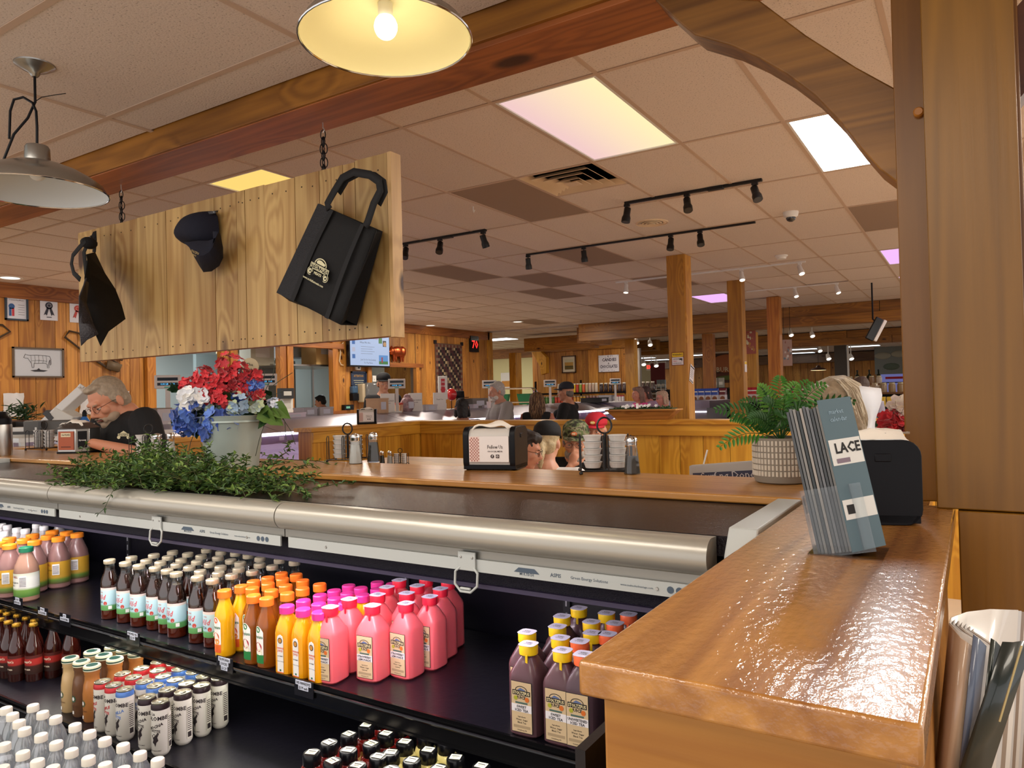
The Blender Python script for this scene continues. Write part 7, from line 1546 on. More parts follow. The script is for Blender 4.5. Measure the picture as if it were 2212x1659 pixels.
def jar2(label, u, v, x=-6.65, cap='#b8402c', body='#c8a080', r=.03, h=.13):
    p = onx(u, v, x); t = thing('seasoning_jar', label, 'jar', (p.x, p.y, TOPZ)); MB().lathe([(r*.9, 0), (r, .004), (r, h*.78), (r*.9, h*.82)], 14).build('jar', mat('sj_'+body[1:], body, .3, coat=.3), t); MB().lathe([(r*1.02, h*.8), (r*1.02, h*.98), (r*.9, h)], 14).build('lid', mat('sl_'+cap[1:], cap, .4), t)
for u, l in ((857, 'left of two red-topped shakers between the card signs'), (866, 'right of two red-topped shakers between the card signs')): jar2(l, u, 880)
for i, u in enumerate((1334, 1340, 1346)): jar2(f'{ORD[i]} from the left of three red-topped jars below the candies sign', u, 860, -6.5, '#b83840', '#d8d0d0')
jar2('red-topped jar at the left foot of the flowers', 612, 889, -6.6); jar2('red-topped jar hidden at the right of the flowers', 602, 889, -6.6)
p = onx(880, 875); t = thing('snack_bag', 'red and white patterned bag between the card signs', 'bag', (p.x, p.y, TOPZ)); m = MB(); m.ball((0, 0, .10), (.07, .13, .12), 12, 8); m.ball((0, 0, .21), (.03, .07, .04), 10, 6); m.build('bag', mat('bag_print', '#b8969c', .4, vary=.9, bscale=28), t); MB().box((.06, -.05, .05), (.075, .05, .14)).build('label', mat('bx_label'), t)
# red arrow ticket sign
p = onx(957, 840); t = thing('arrow_sign', 'white take-a-number sign with red arrow on the case', 'sign', (p.x, p.y, TOPZ), PI/2-.55); zz = p.z-TOPZ
MB().box((-.05, 0, 0), (.05, .06, .10)).build('base', WHITE, t); MB().box((-.012, .01, .1), (.012, .03, zz-.12)).build('pole', WHITE, t)
MB().box((-.075, 0, zz-.16), (.075, .02, zz+.19)).build('plate', WHITE, t, bev=.01); m = MB(); m.prism([(-.04, .0), (0, -.13), (.04, 0), (.03, 0), (.03, .15), (-.03, .15), (-.03, 0)], .003, 0, frame((0, -.001, zz+.0), (1, 0, 0), (0, 0, 1)))
for i, s_ in enumerate(('TAKE', 'ONE')): m.text(s_, frame((0, -.006, zz+.10-.06*i), (1, 0, 0), (0, 0, 1)), .035, 1, .01)
m.build('red_arrow', [mat('arrow_red', '#c02838', .5), WHITE], t)
p = onx(975, 852, -6.75); t = thing('red_balloon', 'shiny red ball held up beside the red arrow sign', 'balloon', (p.x, p.y, TOPZ)); z0 = p.z-TOPZ; MB().ball((0, 0, z0), (.085, .085, .095), 18, 12).build('ball', mat('ball_red', '#b81c20', .15, coat=.6), t); MB().tube([(0, 0, 0), (0, 0, z0-.09)], .006, 6).build('stick', BLACK, t)
p = onx(993, 858, -6.75); t = thing('display_hat', 'black western hat on a dark stand beside the red ball', 'hat', (p.x, p.y, TOPZ)); z0 = p.z-TOPZ
m = MB(); m.lathe([(.14, z0-.01), (.15, z0+.0), (.075, z0+.0), (.07, z0+.09), (.04, z0+.10), (.0001, z0+.085)], 20); m.build('hat', mat('felt_black', '#101014', .9), t); MB().lathe([(.07, 0), (.06, .02), (.03, .04), (.05, z0-.10), (.06, z0)], 14).build('stand', mat('stand_brown', '#3c2620', .6), t)
# cup of the man in the polo shirt
p = PD(1056, 876, 9.15); t = thing('paper_cup', 'small clear cup in the hand of the white-haired man', 'cup', (p.x, p.y, p.z-.03)); MB().lathe([(.022, 0), (.03, .08), (.028, .08)], 14).build('cup', mat('cup_pale', '#d8c8cc', .3), t)

# ---------------------------------------------------------------- things on the left wall (facing +x)
WX = XW+.022
def wf(y, z, dx=0): return frame((WX+dx, y, z), (0, 1, 0), (0, 0, 1))
def wallbox(u0, v0, u1, v1):
    a = PX(u0, v0, WX); b = PX(u1, v1, WX); return (a.y+b.y)/2, (a.z+b.z)/2, abs(b.y-a.y), abs(a.z-b.z)
def framed(name, label, cat, box, fcol, inner='#cfd0da', fw=.02):
    y, z, w, h = box; t = thing(name, label, cat, (WX, y, z)); F = frame((0, 0, 0), (0, 1, 0), (0, 0, 1))
    if fcol:
        m = MB(); m.box((-w/2, -h/2, 0), (w/2, -h/2+fw, .025), 0, F); m.box((-w/2, h/2-fw, 0), (w/2, h/2, .025), 0, F); m.box((-w/2, -h/2, 0), (-w/2+fw, h/2, .025), 0, F); m.box((w/2-fw, -h/2, 0), (w/2, h/2, .025), 0, F); m.build('frame', mat('fr_'+fcol[1:], fcol, .4), t)
    MB().box((-w/2+fw*.5, -h/2+fw*.5, 0), (w/2-fw*.5, h/2-fw*.5, .008), 0, F).build('sheet', mat('sh_'+inner[1:], inner, .5), t)
    return t, F @ TR(0, 0, .010), w, h
def rosette(m, F, c1, c2, s=1):
    m.lathe([(.045*s, 0), (.045*s, .002)], 20, 0, F @ TR(0, .05*s, 0)); m.lathe([(.028*s, 0), (.028*s, .003)], 16, 1, F @ TR(0, .05*s, 0)); m.lathe([(.018*s, 0), (.018*s, .004)], 12, 0, F @ TR(0, .05*s, 0))
    for sg_ in (-1, 1): m.prism([(0, .02*s), (sg_*.022*s, .035*s), (sg_*.065*s, -.075*s), (sg_*.042*s, -.062*s), (sg_*.028*s, -.08*s)][::sg_], .002, 0, F)
t, F, w, h = framed('framed_award', 'dark framed award certificate at the far left of the pine wall', 'picture', wallbox(9, 637, 60, 694), '#2c3a48'); m = MB(); m.text('Outstanding Meats', F @ TR(0, .10, 0), .022, 0, .01, fit=.2)
for i in range(5): m.box((.02, .04-.03*i, 0), (.09, .044-.03*i, .001), 0, F)
m.lathe([(.035, 0), (.035, .001)], 16, 1, F @ TR(-.055, .02, 0)); m.box((-.085, -.10, 0), (-.058, 0, .001), 1, F); m.box((-.052, -.10, 0), (-.025, 0, .001), 2, F); m.build('print', [mat('grey_ink'), mat('pr_blue', '#34588e', .6), mat('pr_red', '#b83a48', .6)], t, sharp=0)
t, F, w, h = framed('award_print', 'white card with a dark ribbon rosette', 'picture', wallbox(84, 642, 126, 695), None); m = MB(); rosette(m, F, 0, 1); m.box((-.03, -.105, 0), (.03, -.095, .001), 0, F); m.build('print', [mat('rib_dark', '#2c2e3c', .6), mat('rib_mid', '#7c7c88', .6)], t, sharp=0)
t, F, w, h = framed('award_print', 'white card with a red ribbon rosette beside the hanging bag', 'picture', wallbox(148, 650, 186, 700), None); m = MB(); rosette(m, F, 0, 1); m.build('print', [mat('rib_red', '#b4423c', .6), mat('rib_red2', '#d08078', .6)], t, sharp=0)
t, F, w, h = framed('framed_print', 'framed engraving of a steer with cut lines on the left wall', 'picture', wallbox(25, 749, 137, 816), '#5c4c3c', '#b9bcc4', .02)
st_ = [(-.16, .05), (-.145, .085), (-.13, .075), (-.10, .07), (-.02, .075), (.08, .07), (.125, .065), (.14, .03), (.142, -.04), (.13, -.05), (.128, .02), (.12, .0), (.115, -.035), (.118, -.085), (.10, -.085), (.098, -.04), (.07, -.025), (.0, -.03), (-.05, -.03), (-.055, -.085), (-.073, -.085), (-.08, -.03), (-.10, .0), (-.12, .035), (-.15, .035), (-.165, .04)]
m = MB(); st2 = [F @ Vector((x*1.05, y+.02, .001)) for x, y in st_]; m.tube(st2, .0022, 4, closed=True)
for a_ in (-.09, -.045, .0, .05, .09): m.tube([F @ Vector((a_, .09, .001)), F @ Vector((a_+.006, .03, .001)), F @ Vector((a_, -.005, .001))], .0014, 4)
m.tube([F @ Vector((-.08, .02, .001)), F @ Vector((0, .03, .001)), F @ Vector((.1, .02, .001))], .0014, 4); m.prism([(-.10, -.10), (-.05, -.115), (.06, -.115), (.11, -.10), (.06, -.095), (0, -.088), (-.06, -.095)], .001, 0, F); m.prism([(-.02, -.09), (.02, -.09), (0, -.07)], .001, 0, F)
m.build('print', mat('engraving', '#2e2e34', .7), t, sharp=0)
def paperbag(label, u0, v0, u1, v1):
    y, z, w, h = wallbox(u0, v0, u1, v1); t = thing('plastic_sleeve', label, 'paper', (WX, y, z)); m = MB(); n = 6
    vs = [(.006+.012*RN.random(), -w/2+w*i/n+RN.uniform(-.006, .006), -h/2+h*j/n+RN.uniform(-.006, .006)) for i in range(n+1) for j in range(n+1)]
    m.add(vs, [(i*(n+1)+j, (i+1)*(n+1)+j, (i+1)*(n+1)+j+1, i*(n+1)+j+1) for i in range(n) for j in range(n)]); m.build('sleeve', mat('sleeve', '#c9c6c6', .15, coat=.6), t, sharp=.2)
paperbag('crinkled clear sleeve of papers at the far left wall', 6, 849, 51, 899); paperbag('clear sleeve of papers behind the reading man, left one', 171, 853, 196, 895); paperbag('clear sleeve of papers behind the reading man, right one', 254, 845, 279, 888)
def saw(label, pts, extra=None):
    t = thing('meat_saw', label, 'saw', (WX, 0, 0)); V = [PX(u, v, WX+.02)-Vector((WX, 0, 0)) for u, v in pts]; m = MB(); m.tube(V, .013, 6); m.build('frame', mat('saw_iron', '#4a3c30', .5, .5), t)
    if extra: V2 = [PX(u, v, WX+.02)-Vector((WX, 0, 0)) for u, v in extra]; MB().add(V2, [tuple(range(len(V2)))]).build('handle', mat('saw_grip', '#5c4a34', .6), t).modifiers.new('t', 'SOLIDIFY').thickness = .03
    return t
saw('antique bow saw at the left picture edge', [(-40, 735), (0, 728), (22, 716), (5, 702), (-40, 698)]); saw('antique meat saw hanging behind the black bag and board', [(240, 800), (205, 778), (140, 728), (150, 715), (172, 720), (178, 735)], [(232, 778), (262, 788), (255, 804), (228, 796)]); saw('small iron hook tool below the board end', [(206, 775), (232, 795), (254, 803), (256, 786), (240, 776)], [(258, 768), (266, 772), (262, 780), (256, 776)])
# tv with social media slide
y, z, w, h = wallbox(741, 733, 830, 793); tv = thing('wall_television', 'wall television showing a social media slide', 'television', (WX+.12, y, z+.06)); h = .66; F = frame((.04, 0, 0), (0, 1, 0), (0, 0, 1))
MB().box((-.04, -w/2, -h/2), (.035, w/2, h/2)).build('housing', BLACKG, tv, bev=.004); MB().box((-.14, -.1, -.1), (-.04, .1, .1)).build('bracket', BLACK, tv)
scr = lambda c, e=1.0: (lambda m_: (m_.node_tree.nodes['Principled BSDF'].inputs['Base Color'].__setattr__('default_value', (.02, .02, .02, 1)), m_)[1])(mat('scr_'+c[1:], c, .4, emit=c, es=e)); m = MB(); m.box((-w/2+.02, -h/2+.03, -.001), (w/2-.02, h/2-.02, 0), 0, F)
m.text('On Social Media', F @ TR(-.03, .24, .001), .075, 1, .01, fit=.5)
for yy, c_ in ((.14, 2), (.0, 3), (-.13, 2)): m.box((-w/2+.07, yy-.04, .0005), (-w/2+.15, yy+.04, .001), c_, F)
m.text('What We Are', F @ TR(-.14, .14, .001), .05, 4, .0, fit=.3)
for i in range(4): m.box((-.26, .06-.045*i, .0005), (.12-.06*(i % 2), .066-.045*i, .001), 5, F)
m.text('Join Us On Our Journey', F @ TR(-.06, -.19, .001), .05, 4, .0, fit=.42); m.text('To The Farm', F @ TR(-.06, -.25, .001), .045, 4, .0, fit=.3)
m.box((.24, .14, .0005), (.34, .25, .001), 6, F); m.box((.36, .08, .0005), (.46, .2, .001), 7, F); m.lathe([(.045, .001), (.045, .0012)], 14, 8, F @ TR(.42, .13, 0)); m.box((.24, -.27, .0005), (.50, -.09, .001), 9, F); m.box((.24, -.27, .001), (.50, -.21, .0012), 6, F); m.box((.31, -.24, .0013), (.35, -.13, .0015), 1, F)
m.build('screen', [scr('#b8ccf0', .8), scr('#c83a50', .5), scr('#3878c8', .6), scr('#d8d8f0', .6), scr('#34384c', .3), scr('#8c90a8', .5), scr('#4c9a50', .5), scr('#3c4050', .3), scr('#d8a068', .6), scr('#5a9ce0', .7)], tv, sharp=0)
# copper pig
y, z, w, h = wallbox(829, 742, 877, 783); t = thing('copper_pig', 'copper pig ornament right of the television', 'ornament', (WX+.02, y, z)); c = Blob()
c.el((.05, .0, .03), (.07, .20, .11)); c.el((.05, -.19, .03), (.06, .09, .08)); c.cap((.05, -.26, .02), (.05, -.29, .01), .04, .038); c.el((.05, .14, .03), (.075, .10, .115)); c.cap((.05, -.17, .10), (.05, -.20, .14), .03, .01)
for yy in (-.12, -.05, .10, .17): c.cap((.05, yy, -.03), (.05, yy-.01, -.17), .035, .018)
c.cap((.05, .23, .06), (.05, .27, .10), .012, .008); c.fuse('body', mat('copper', '#b4532c', .3, .9), t, .014, 1)
# quilt
y, z, w, h = wallbox(940, 748, 998, 840); t = thing('wall_quilt', 'dark patchwork quilt with cream diamond pattern on the pine wall', 'quilt', (WX, y, z)); F = frame((0, 0, 0), (0, 1, 0), (0, 0, 1)); w = 1.0; h = 1.1
MB().box((-w/2, -h/2, 0), (w/2, h/2, .02), 0, F).build('backing', mat('quilt_border', '#5c4438', .9), t)
cells = [mat('quilt_%d' % i, c_, .9) for i, c_ in enumerate(('#1c1418', '#3c1c20', '#6c5848', '#9c8868', '#5c3028'))]; m = MB(); nx, ny = 15, 17
for i in range(nx):
    for j in range(ny):
        e_ = i in (0, nx-1) or j in (0, ny-1); k = (i+j) % 5; mi = (2 if (i+j) % 2 else 4) if e_ else ((3 if (i-j) % 3 else 2) if k == 0 else (2 if (i*3+j) % 7 == 0 else (1 if k in (2, 3) else 0)))
        x0, y0 = -w/2+.02+i*(w-.04)/nx, -h/2+.02+j*(h-.04)/ny; m.box((x0, y0, .02), (x0+(w-.04)/nx-.004, y0+(h-.04)/ny-.004, .026), mi, F)
m.build('patches', cells, t, sharp=0)['kind'] = 'stuff'
for yy in (-.5, .5): MB().box((yy-.04, h/2-.02, .0), (yy+.04, h/2+.06, .03), 0, F).build('hanging_corner', cells[0], t)
y, z, w, h = wallbox(1014, 732, 1029, 755); t = thing('temperature_display', 'black box with red glowing number 70 on the pine wall', 'display', (WX, y, z)); F = frame((0, 0, 0), (0, 1, 0), (0, 0, 1)); MB().box((0, -.16, -.19), (.06, .16, .19)).build('case', BLACKG, t)
m = MB(); m.text('70', F @ TR(0, -.02, .062), .26, 0, .01, fit=.24); m.text('NOW SERVING', F @ TR(0, .14, .062), .05, 1, .01, fit=.2); m.build('digits', [mat('led_red', '#ff2020', .4, emit='#ff2a24', es=3), mat('grey_ink')], t, sharp=0)
y, z, w, h = wallbox(758, 808, 790, 830); t, F, w, h = framed('plaque', 'blue plaque with ornate border under the television', 'sign', (y, z, .42, .30), '#26344e', '#26344e', .03); m = MB(); m.text('ATTENTION', F @ TR(0, .06, 0), .06, 0, .02, fit=.26)
for i in range(3): m.box((-.14+.02*i, -.03-.04*i, 0), (.14-.02*i, -.018-.04*i, .001), 1, F)
m.build('lettering', [mat('plaque_gold', '#a8803c', .5), mat('plaque_pale', '#a8a890', .5)], t, sharp=0)
# dispensers under the plaque
p = PX(790, 848, WX); t = thing('towel_dispenser', 'grey smoked paper towel dispenser on the wall', 'dispenser', (WX, p.y, p.z)); MB().box((0, -.24, -.19), (.16, -.16, .17)).build('side_panel', mat('disp_beige', '#b8a88c', .5), t, bev=.02); MB().box((0, -.18, -.19), (.22, .24, .19)).build('cover', mat('disp_smoke', '#5c5c5c', .15, coat=.8), t, bev=.04)
p = PX(761, 850, WX); t = thing('soap_dispenser', 'small black and blue soap dispenser on the wall', 'dispenser', (WX, p.y, p.z)); MB().box((0, -.08, -.14), (.10, .08, .0)).build('base', BLACK, t, bev=.01); MB().box((0, -.075, 0), (.09, .075, .14)).build('tank', mat('soap_blue', '#34506c', .2), t, bev=.02)
p = PX(771, 795, WX); t = thing('small_router', 'small white box hanging under the television', 'router', (WX, p.y, p.z)); MB().box((0, -.06, -.04), (.05, .06, .03)).build('body', WHITE, t, bev=.01); MB().box((.05, -.03, -.01), (.052, .03, .01)).build('panel', BLACK, t)
for v, l in ((818, 'small white switch above the worker, upper one'), (836, 'small white switch beside the worker, lower one')):
    p = PX(808, v, WX); t = thing('light_switch', l, 'switch', (WX, p.y, p.z)); MB().box((0, -.05, -.06), (.01, .05, .06)).build('plate', WHITE, t); MB().box((.01, -.012, -.02), (.02, .012, .02)).build('toggle', WHITE, t)
p = PX(748, 880, WX); t = thing('black_radio', 'small black box on the wall below the soap dispenser', 'box', (WX, p.y, p.z)); MB().box((0, -.12, -.05), (.08, .12, .05)).build('body', BLACKG, t); MB().box((.08, -.08, -.02), (.082, .02, .02)).build('display', mat('teal'), t)
cb2 = MB(); pts = [PX(u, v, WX+.03) for u, v in ((742, 740), (733, 748), (736, 762), (733, 780), (737, 788), (742, 789))]; tag(cb2.tube(pts, .008, 5).build('power_cable', mat('cable_white', '#d8c8a8', .5)), 'thin pale cable looping left of the television', 'cable')
# kitchen things behind the openings
def kb(name, label, cat, u, v, x, w, d, h, col, txt=None):
    p = PX(u, v, x); t = thing(name, label, cat, (p.x, p.y, p.z)); MB().box((-d/2, -w/2, -h/2), (d/2, w/2, h/2)).build('body', mat('kb_'+col[1:], col, .7), t); m = MB(); m.box((d/2, -w*.3, -h*.2), (d/2+.003, w*.3, h*.2)); m.build('label', mat('kb_lab', '#b8b8b4', .7), t)
    if txt: m = MB(); m.text(txt, frame((d/2+.006, 0, h*.3), (0, 1, 0), (0, 0, 1)), .12, 0, .02, fit=w*.8); m.build('lettering', INK, t, sharp=0)
    return t
kt = thing('storage_rack', 'high rack over the cooler door holding boxes', 'shelf', (-11.6, 8.7, .62)); MB().box((0, 0, 0), (1.2, 2.0, .03)).build('shelf_board', STEEL, kt)
for y_ in (.05, 1.9): MB().box((.05, y_, -2.18), (.09, y_+.04, 0)).build('leg', STEEL, kt)
MB().box((1.1, 1.95, -2.18), (1.14, 1.99, 0)).build('leg', STEEL, kt)
kb('carton', 'white printed carton seen through the middle opening', 'box', 648, 755, -11.2, .9, .5, .34, '#a8acae'); kb('carton', 'large tan carton with dark PLACON lettering', 'box', 693, 752, -10.62, .62, .4, .66, '#c8a468', 'PLACON')
kb('carton', 'brown flat boxes seen below the hanging board', 'box', 528, 748, -11.2, .9, .4, .28, '#9c8c6c'); kb('plastic_wrap', 'cloudy plastic bag of supplies behind the flowers', 'bag', 555, 762, -10.65, .5, .3, .45, '#a8a898')
kb('wall_phone', 'black wall device on the middle window post', 'phone', 617, 850, XW+.12, .28, .1, .18, '#24262a'); kb('order_clipboard', 'white list hanging below the black wall device', 'paper', 619, 871, XW+.10, .26, .03, .46, '#d0d0cc')
# ---------------------------------------------------------------- rear wall: picture, candies sign, shelves
p = PY(1229, 787, 18.97); t = thing('framed_landscape', 'framed harvest landscape painting on the rear pine wall', 'picture', (p.x, 18.98, p.z)); F = frame((0, -.0, 0), (1, 0, 0), (0, 0, 1)); w, h = .46, .50
m = MB(); 
for a, b in (((-w/2, -h/2), (w/2, -h/2+.03)), ((-w/2, h/2-.03), (w/2, h/2)), ((-w/2, -h/2), (-w/2+.03, h/2)), ((w/2-.03, -h/2), (w/2, h/2))): m.box((*a, 0), (*b, .03), 0, F)
m.build('frame', mat('fr_brown', '#4a3020', .5), t); MB().box((-w/2+.02, -h/2+.02, 0), (w/2-.02, h/2-.02, .008), 0, F).build('mount', mat('mount', '#d8ccb4', .8), t)
m = MB(); m.box((-.14, -.05, .009), (.14, .10, .010), 0, F); m.box((-.14, .06, .0105), (.14, .15, .011), 1, F); m.box((-.14, -.15, .009), (.14, -.05, .010), 2, F)
for i in range(5): m.ball((-.1+.05*i, -.06, .012), (.02, .03, .003), 8, 5, 3, F)
m.build('print', [mat('ls_gold', '#b89048', .7), mat('ls_sky', '#c8c4a8', .7), mat('ls_field', '#6c5a28', .7), mat('ls_tree', '#4a4424', .7)], t, sharp=0)
p = PY(1315, 785, 18.97); t = thing('candies_sign', 'white painted sign reading CANDIES AND CHOCOLATES', 'sign', (p.x, 18.98, p.z)); MB().box((-.31, -.02, -.235), (.31, 0, .235)).build('board', mat('sign_lilac', '#ccc8d0', .6), t)
F = frame((0, -.022, 0), (1, 0, 0), (0, 0, 1)); m = MB(); m.text('CANDIES', F @ TR(.02, .10, 0), .12, 0, .03, fit=.44); m.text('&', F, .07, 0, .02); m.text('CHOCOLATES', F @ TR(0, -.09, 0), .12, 0, .03, fit=.54)
for i in range(16): m.lathe([(.010, 0), (.010, .001)], 6, 0, F @ TR(RN.uniform(-.29, .29), RN.choice((-1, 1))*RN.uniform(.17, .22), 0))
m.build('lettering', [mat('sign_plum', '#3c3448', .6), mat('sign_white', '#dcd8e0', .6)], t, sharp=0)
# candy shelving: two visible rows of jars
sh = thing('candy_shelf', 'black shelving filled with rows of colourful candy jars', 'shelf', (-11.0, 18.3, -1.56))
def shelf_z(v): return PY(1270, v, 18.3).z+1.56
za, zb2 = shelf_z(847), shelf_z(871)
for z_ in (za, zb2, zb2-.35, zb2-.7): MB().box((0, -.02, z_-.05), (4.6, .5, z_)).build('shelf_board', BLACK, sh)
for x_ in (0, 1.5, 3.0, 4.57): MB().box((x_, .45, 0), (x_+.03, .52, za+.35)).build('upright', BLACK, sh)
def cj(col, h=.27, r=.062):
    t = thing('candy_jar', 'x', 'jar'); MB().lathe([(r*.95, 0), (r, .01), (r, h*.8), (r*.8, h*.9)], 10).build('jar', mat('cj_'+col[1:], col, .25, coat=.5), t); MB().lathe([(r*.85, h*.88), (r*.85, h)], 10).build('lid', mat('cjl_'+col[1:], '#cfc8bc' if h > .2 else col, .4), t); return t
tops = ['#c8b8a0', '#d0bca8', '#c88a78', '#c8a890', '#8c5c5c', '#d8b830', '#b83c30', '#7c9a40', '#c85a38', '#a89878', '#b09488', '#a89080', '#b8a898']; bots = ['#5c8a48', '#4c8448', '#c04434', '#c85c40', '#b04c34', '#c88c38', '#d0a840', '#a87878', '#b090a0', '#c8b0b8']
def row(cols, z, x0, n, stp, h, lab, grp, r):
    cache = {}
    for i in range(n):
        c_ = cols[(i*len(cols)//n) % len(cols)]; L_ = f'{lab}, {ORD[i] if i < 15 else str(i+1)+"th"} from the left'
        if c_ in cache: o = dup(cache[c_], (x0+i*stp, 18.36, z-1.56), None, L_, grp)
        else: o = cj(c_, h, r); o.location = (x0+i*stp, 18.36, z-1.56); o['label'] = L_; o['group'] = grp; cache[c_] = o
xa = PY(1208, 850, 18.36).x; row(tops, za, xa, 13, .097, .25, 'tall pastel candy jar on the upper rear shelf', 'candy jars on the upper rear shelf', .045)
row(['#2c2024', '#3a2c30', '#241a1e', '#40302c'], za, xa+13*.097+.06, 12, .135, .24, 'dark chocolate jar on the upper rear shelf', 'chocolate jars on the upper rear shelf', .055)
row(bots, zb2, xa-.5, 20, .10, .21, 'bright candy tub on the lower rear shelf', 'candy tubs on the lower rear shelf', .046)
# ---------------------------------------------------------------- far hall, right part
# planter on the rear half wall
p = PZ(1412, 904, CZ); t = thing('wooden_planter', 'wide flared wooden planter box with small white flowers on the half wall', 'planter', (p.x, 6.33, CZ)); L = .33
m = MB(); vs = [(-L*.72, -.06, 0), (L*.72, -.06, 0), (L*.72, .06, 0), (-L*.72, .06, 0), (-L, -.09, .085), (L, -.09, .085), (L, .09, .085), (-L, .09, .085)]; m.add(vs, [(0, 3, 2, 1), (0, 1, 5, 4), (1, 2, 6, 5), (2, 3, 7, 6), (3, 0, 4, 7), (4, 5, 6, 7)]); m.build('box', wood('planter_wood', '#b07a3c', '#7c4c20', 'x', kscale=1), t); MB().box((-L-.01, -.10, .085), (L+.01, .10, .097)).build('rim', wood('planter_rim', '#b8803c', '#7c4c20', 'x', kscale=1), t)
MB().box((-L*.95, -.07, .097), (L*.9, .07, .105)).build('moss', GRND, t)
m = MB()
for i in range(150): leaf(m, (RN.uniform(-.28, .28), RN.uniform(-.06, .06), .10), (RN.uniform(-1, 1), RN.uniform(-1, 1), RN.uniform(.2, 1)), RN.uniform(.02, .045), .012, (0, 0, 1), 0)
m.build('leaves', GRN, t, sharp=0)['kind'] = 'stuff'
for i in range(22): c_ = MB(); petals(c_, (RN.uniform(-.25, .12) if i < 16 else -.03+RN.uniform(-.02, .02), RN.uniform(-.07, .03), RN.uniform(.11, .14)), (0, -1, .8), .016, 5, 0, .2, 1); c_.build('flower', mat('petal_e4e2de', '#e4e2de', .6), t, sharp=0)
# warning sticker and tilted paper on the nearest pine post
t = thing('warning_sticker', 'yellow and white WARNING 24 HOUR surveillance sticker on the post', 'sign', (-2.835, 8.056, PY(1461, 775, 8.05).z)); F = frame((0, 0, 0), (1, 0, 0), (0, 0, 1))
MB().box((-.072, -.075, 0), (.072, .075, .001), 0, F).build('backing', mat('st_maroon', '#6c2420', .6), t)
m = MB(); m.box((-.066, .022, .0015), (.066, .068, .002), 0, F); m.box((-.066, -.069, .0015), (.066, .016, .002), 1, F); m.text('WARNING', F @ TR(0, .045, .0025), .034, 2, .02, fit=.12); m.text('24 HOUR', F @ TR(-.018, -.004, .0025), .022, 2, .02, fit=.07); m.text('VIDEO', F @ TR(-.03, -.028, .0025), .018, 3, .02, fit=.045); m.text('SURVEILLANCE', F @ TR(-.008, -.052, .0025), .018, 2, .01, fit=.10)
m.box((.02, -.015, .002), (.055, .003, .003), 2, F); m.box((.045, -.03, .002), (.052, -.01, .003), 2, F); m.build('lettering', [mat('st_yellow', '#e8c028', .5), mat('st_white', '#d8d0d4', .5), INK, mat('arrow_red')], t, sharp=0)
t = thing('paper_notice', 'white tilted notice on the right side of the first pine post', 'sign', (-2.715, 8.17, PY(1485, 808, 8.1).z)); F = frame((0, 0, 0), (0, 1, -.35), (0, .35, 1)); MB().box((-.07, -.10, 0), (.07, .10, .002), 0, F).build('sheet', mat('st_white'), t)
m = MB(); m.box((-.06, .07, .0025), (.06, .085, .003), 0, F); m.box((-.06, -.09, .0025), (.06, -.08, .003), 0, F)
for i in range(5): m.box((-.05, .045-.022*i, .0025), (.045, .050-.022*i, .003), 1, F)
m.build('lettering', [INK, mat('grey_ink')], t, sharp=0)
t = thing('warning_sticker', 'small far yellow and white sticker on the second pine post', 'sign', (-2.736, 10.6, PY(1607, 790, 10.6).z)); MB().box((0, -.06, -.09), (.002, .06, .06)).build('sheet', mat('st_white'), t); MB().box((.002, -.055, .02), (.003, .055, .055)).build('yellow_band', mat('st_yellow'), t)
# hanging posters
def poster(label, u, v, D, w, h, c, yaw, txt):
    p = PD(u, v, D); t = thing('hanging_poster', label, 'poster', (p.x, p.y, p.z), yaw); MB().box((-w/2, -.01, -h/2), (w/2, .01, h/2)).build('panel', mat('po_'+c[0][1:], c[0], .5), t)
    m = MB(); F = frame((0, -.012, 0), (1, 0, 0), (0, 0, 1))
    for i in range(14): m.ball((RN.uniform(-w*.38, w*.38), RN.uniform(-h*.42, h*.42), 0), (w*RN.uniform(.06, .16), h*RN.uniform(.03, .08), .003), 8, 5, RN.randrange(1, len(c)), F)
    m.build('print', [INK]+[mat('po_'+k[1:], k, .6) for k in c[1:]], t, sharp=0)
    m = MB(); 
    for sx in (-w*.35, w*.35): m.tube([(sx, 0, h/2), (sx, 0, CH-p.z)], .004, 4)
    m.build('suspension_wires', IRON, t)
poster('tall hanging poster of food dishes between the second and third posts', 1621, 738, 15.6, .22, .52, ['#a8584c', '#d8c8a0', '#c8904c', '#d8d0b0', '#b87850'], .35, 'Fresh')
poster('hanging food poster right of the third pine post', 1701, 762, 14.0, .17, .50, ['#9c7c70', '#b8a8a0', '#8c5c50', '#c8c0bc', '#6c7a84'], .5, 'Deli')
p = PY(1571, 797, 24); t = thing('burger_poster', 'dark burger poster with BURGER lettering on the far wall', 'poster', (p.x, 24, p.z)); MB().box((-.55, 0, -.45), (.55, .03, .52)).build('panel', mat('burger_dark', '#4c3428', .6), t)
m = MB(); m.ball((-.02, -.01, .18), (.50, .012, .30), 20, 10, 0); m.ball((0, -.02, -.2), (.5, .02, .09), 16, 8, 1); m.ball((.1, -.03, -.28), (.45, .02, .08), 16, 8, 2); m.text('BURGER', frame((.06, -.05, -.02), (1, 0, 0), (0, 0, 1)), .22, 3, .01, fit=.82); m.build('print', [mat('bun', '#a8643c', .6), mat('patty', '#5c3424', .6), mat('lettuce', '#5c6a30', .6), CREAM], t)
MB().box((-.5, .03, -2.2), (-.44, .09, .5)).build('stand_post', BLACK, t); MB().box((.44, .03, -2.2), (.5, .09, .5)).build('stand_post', BLACK, t)
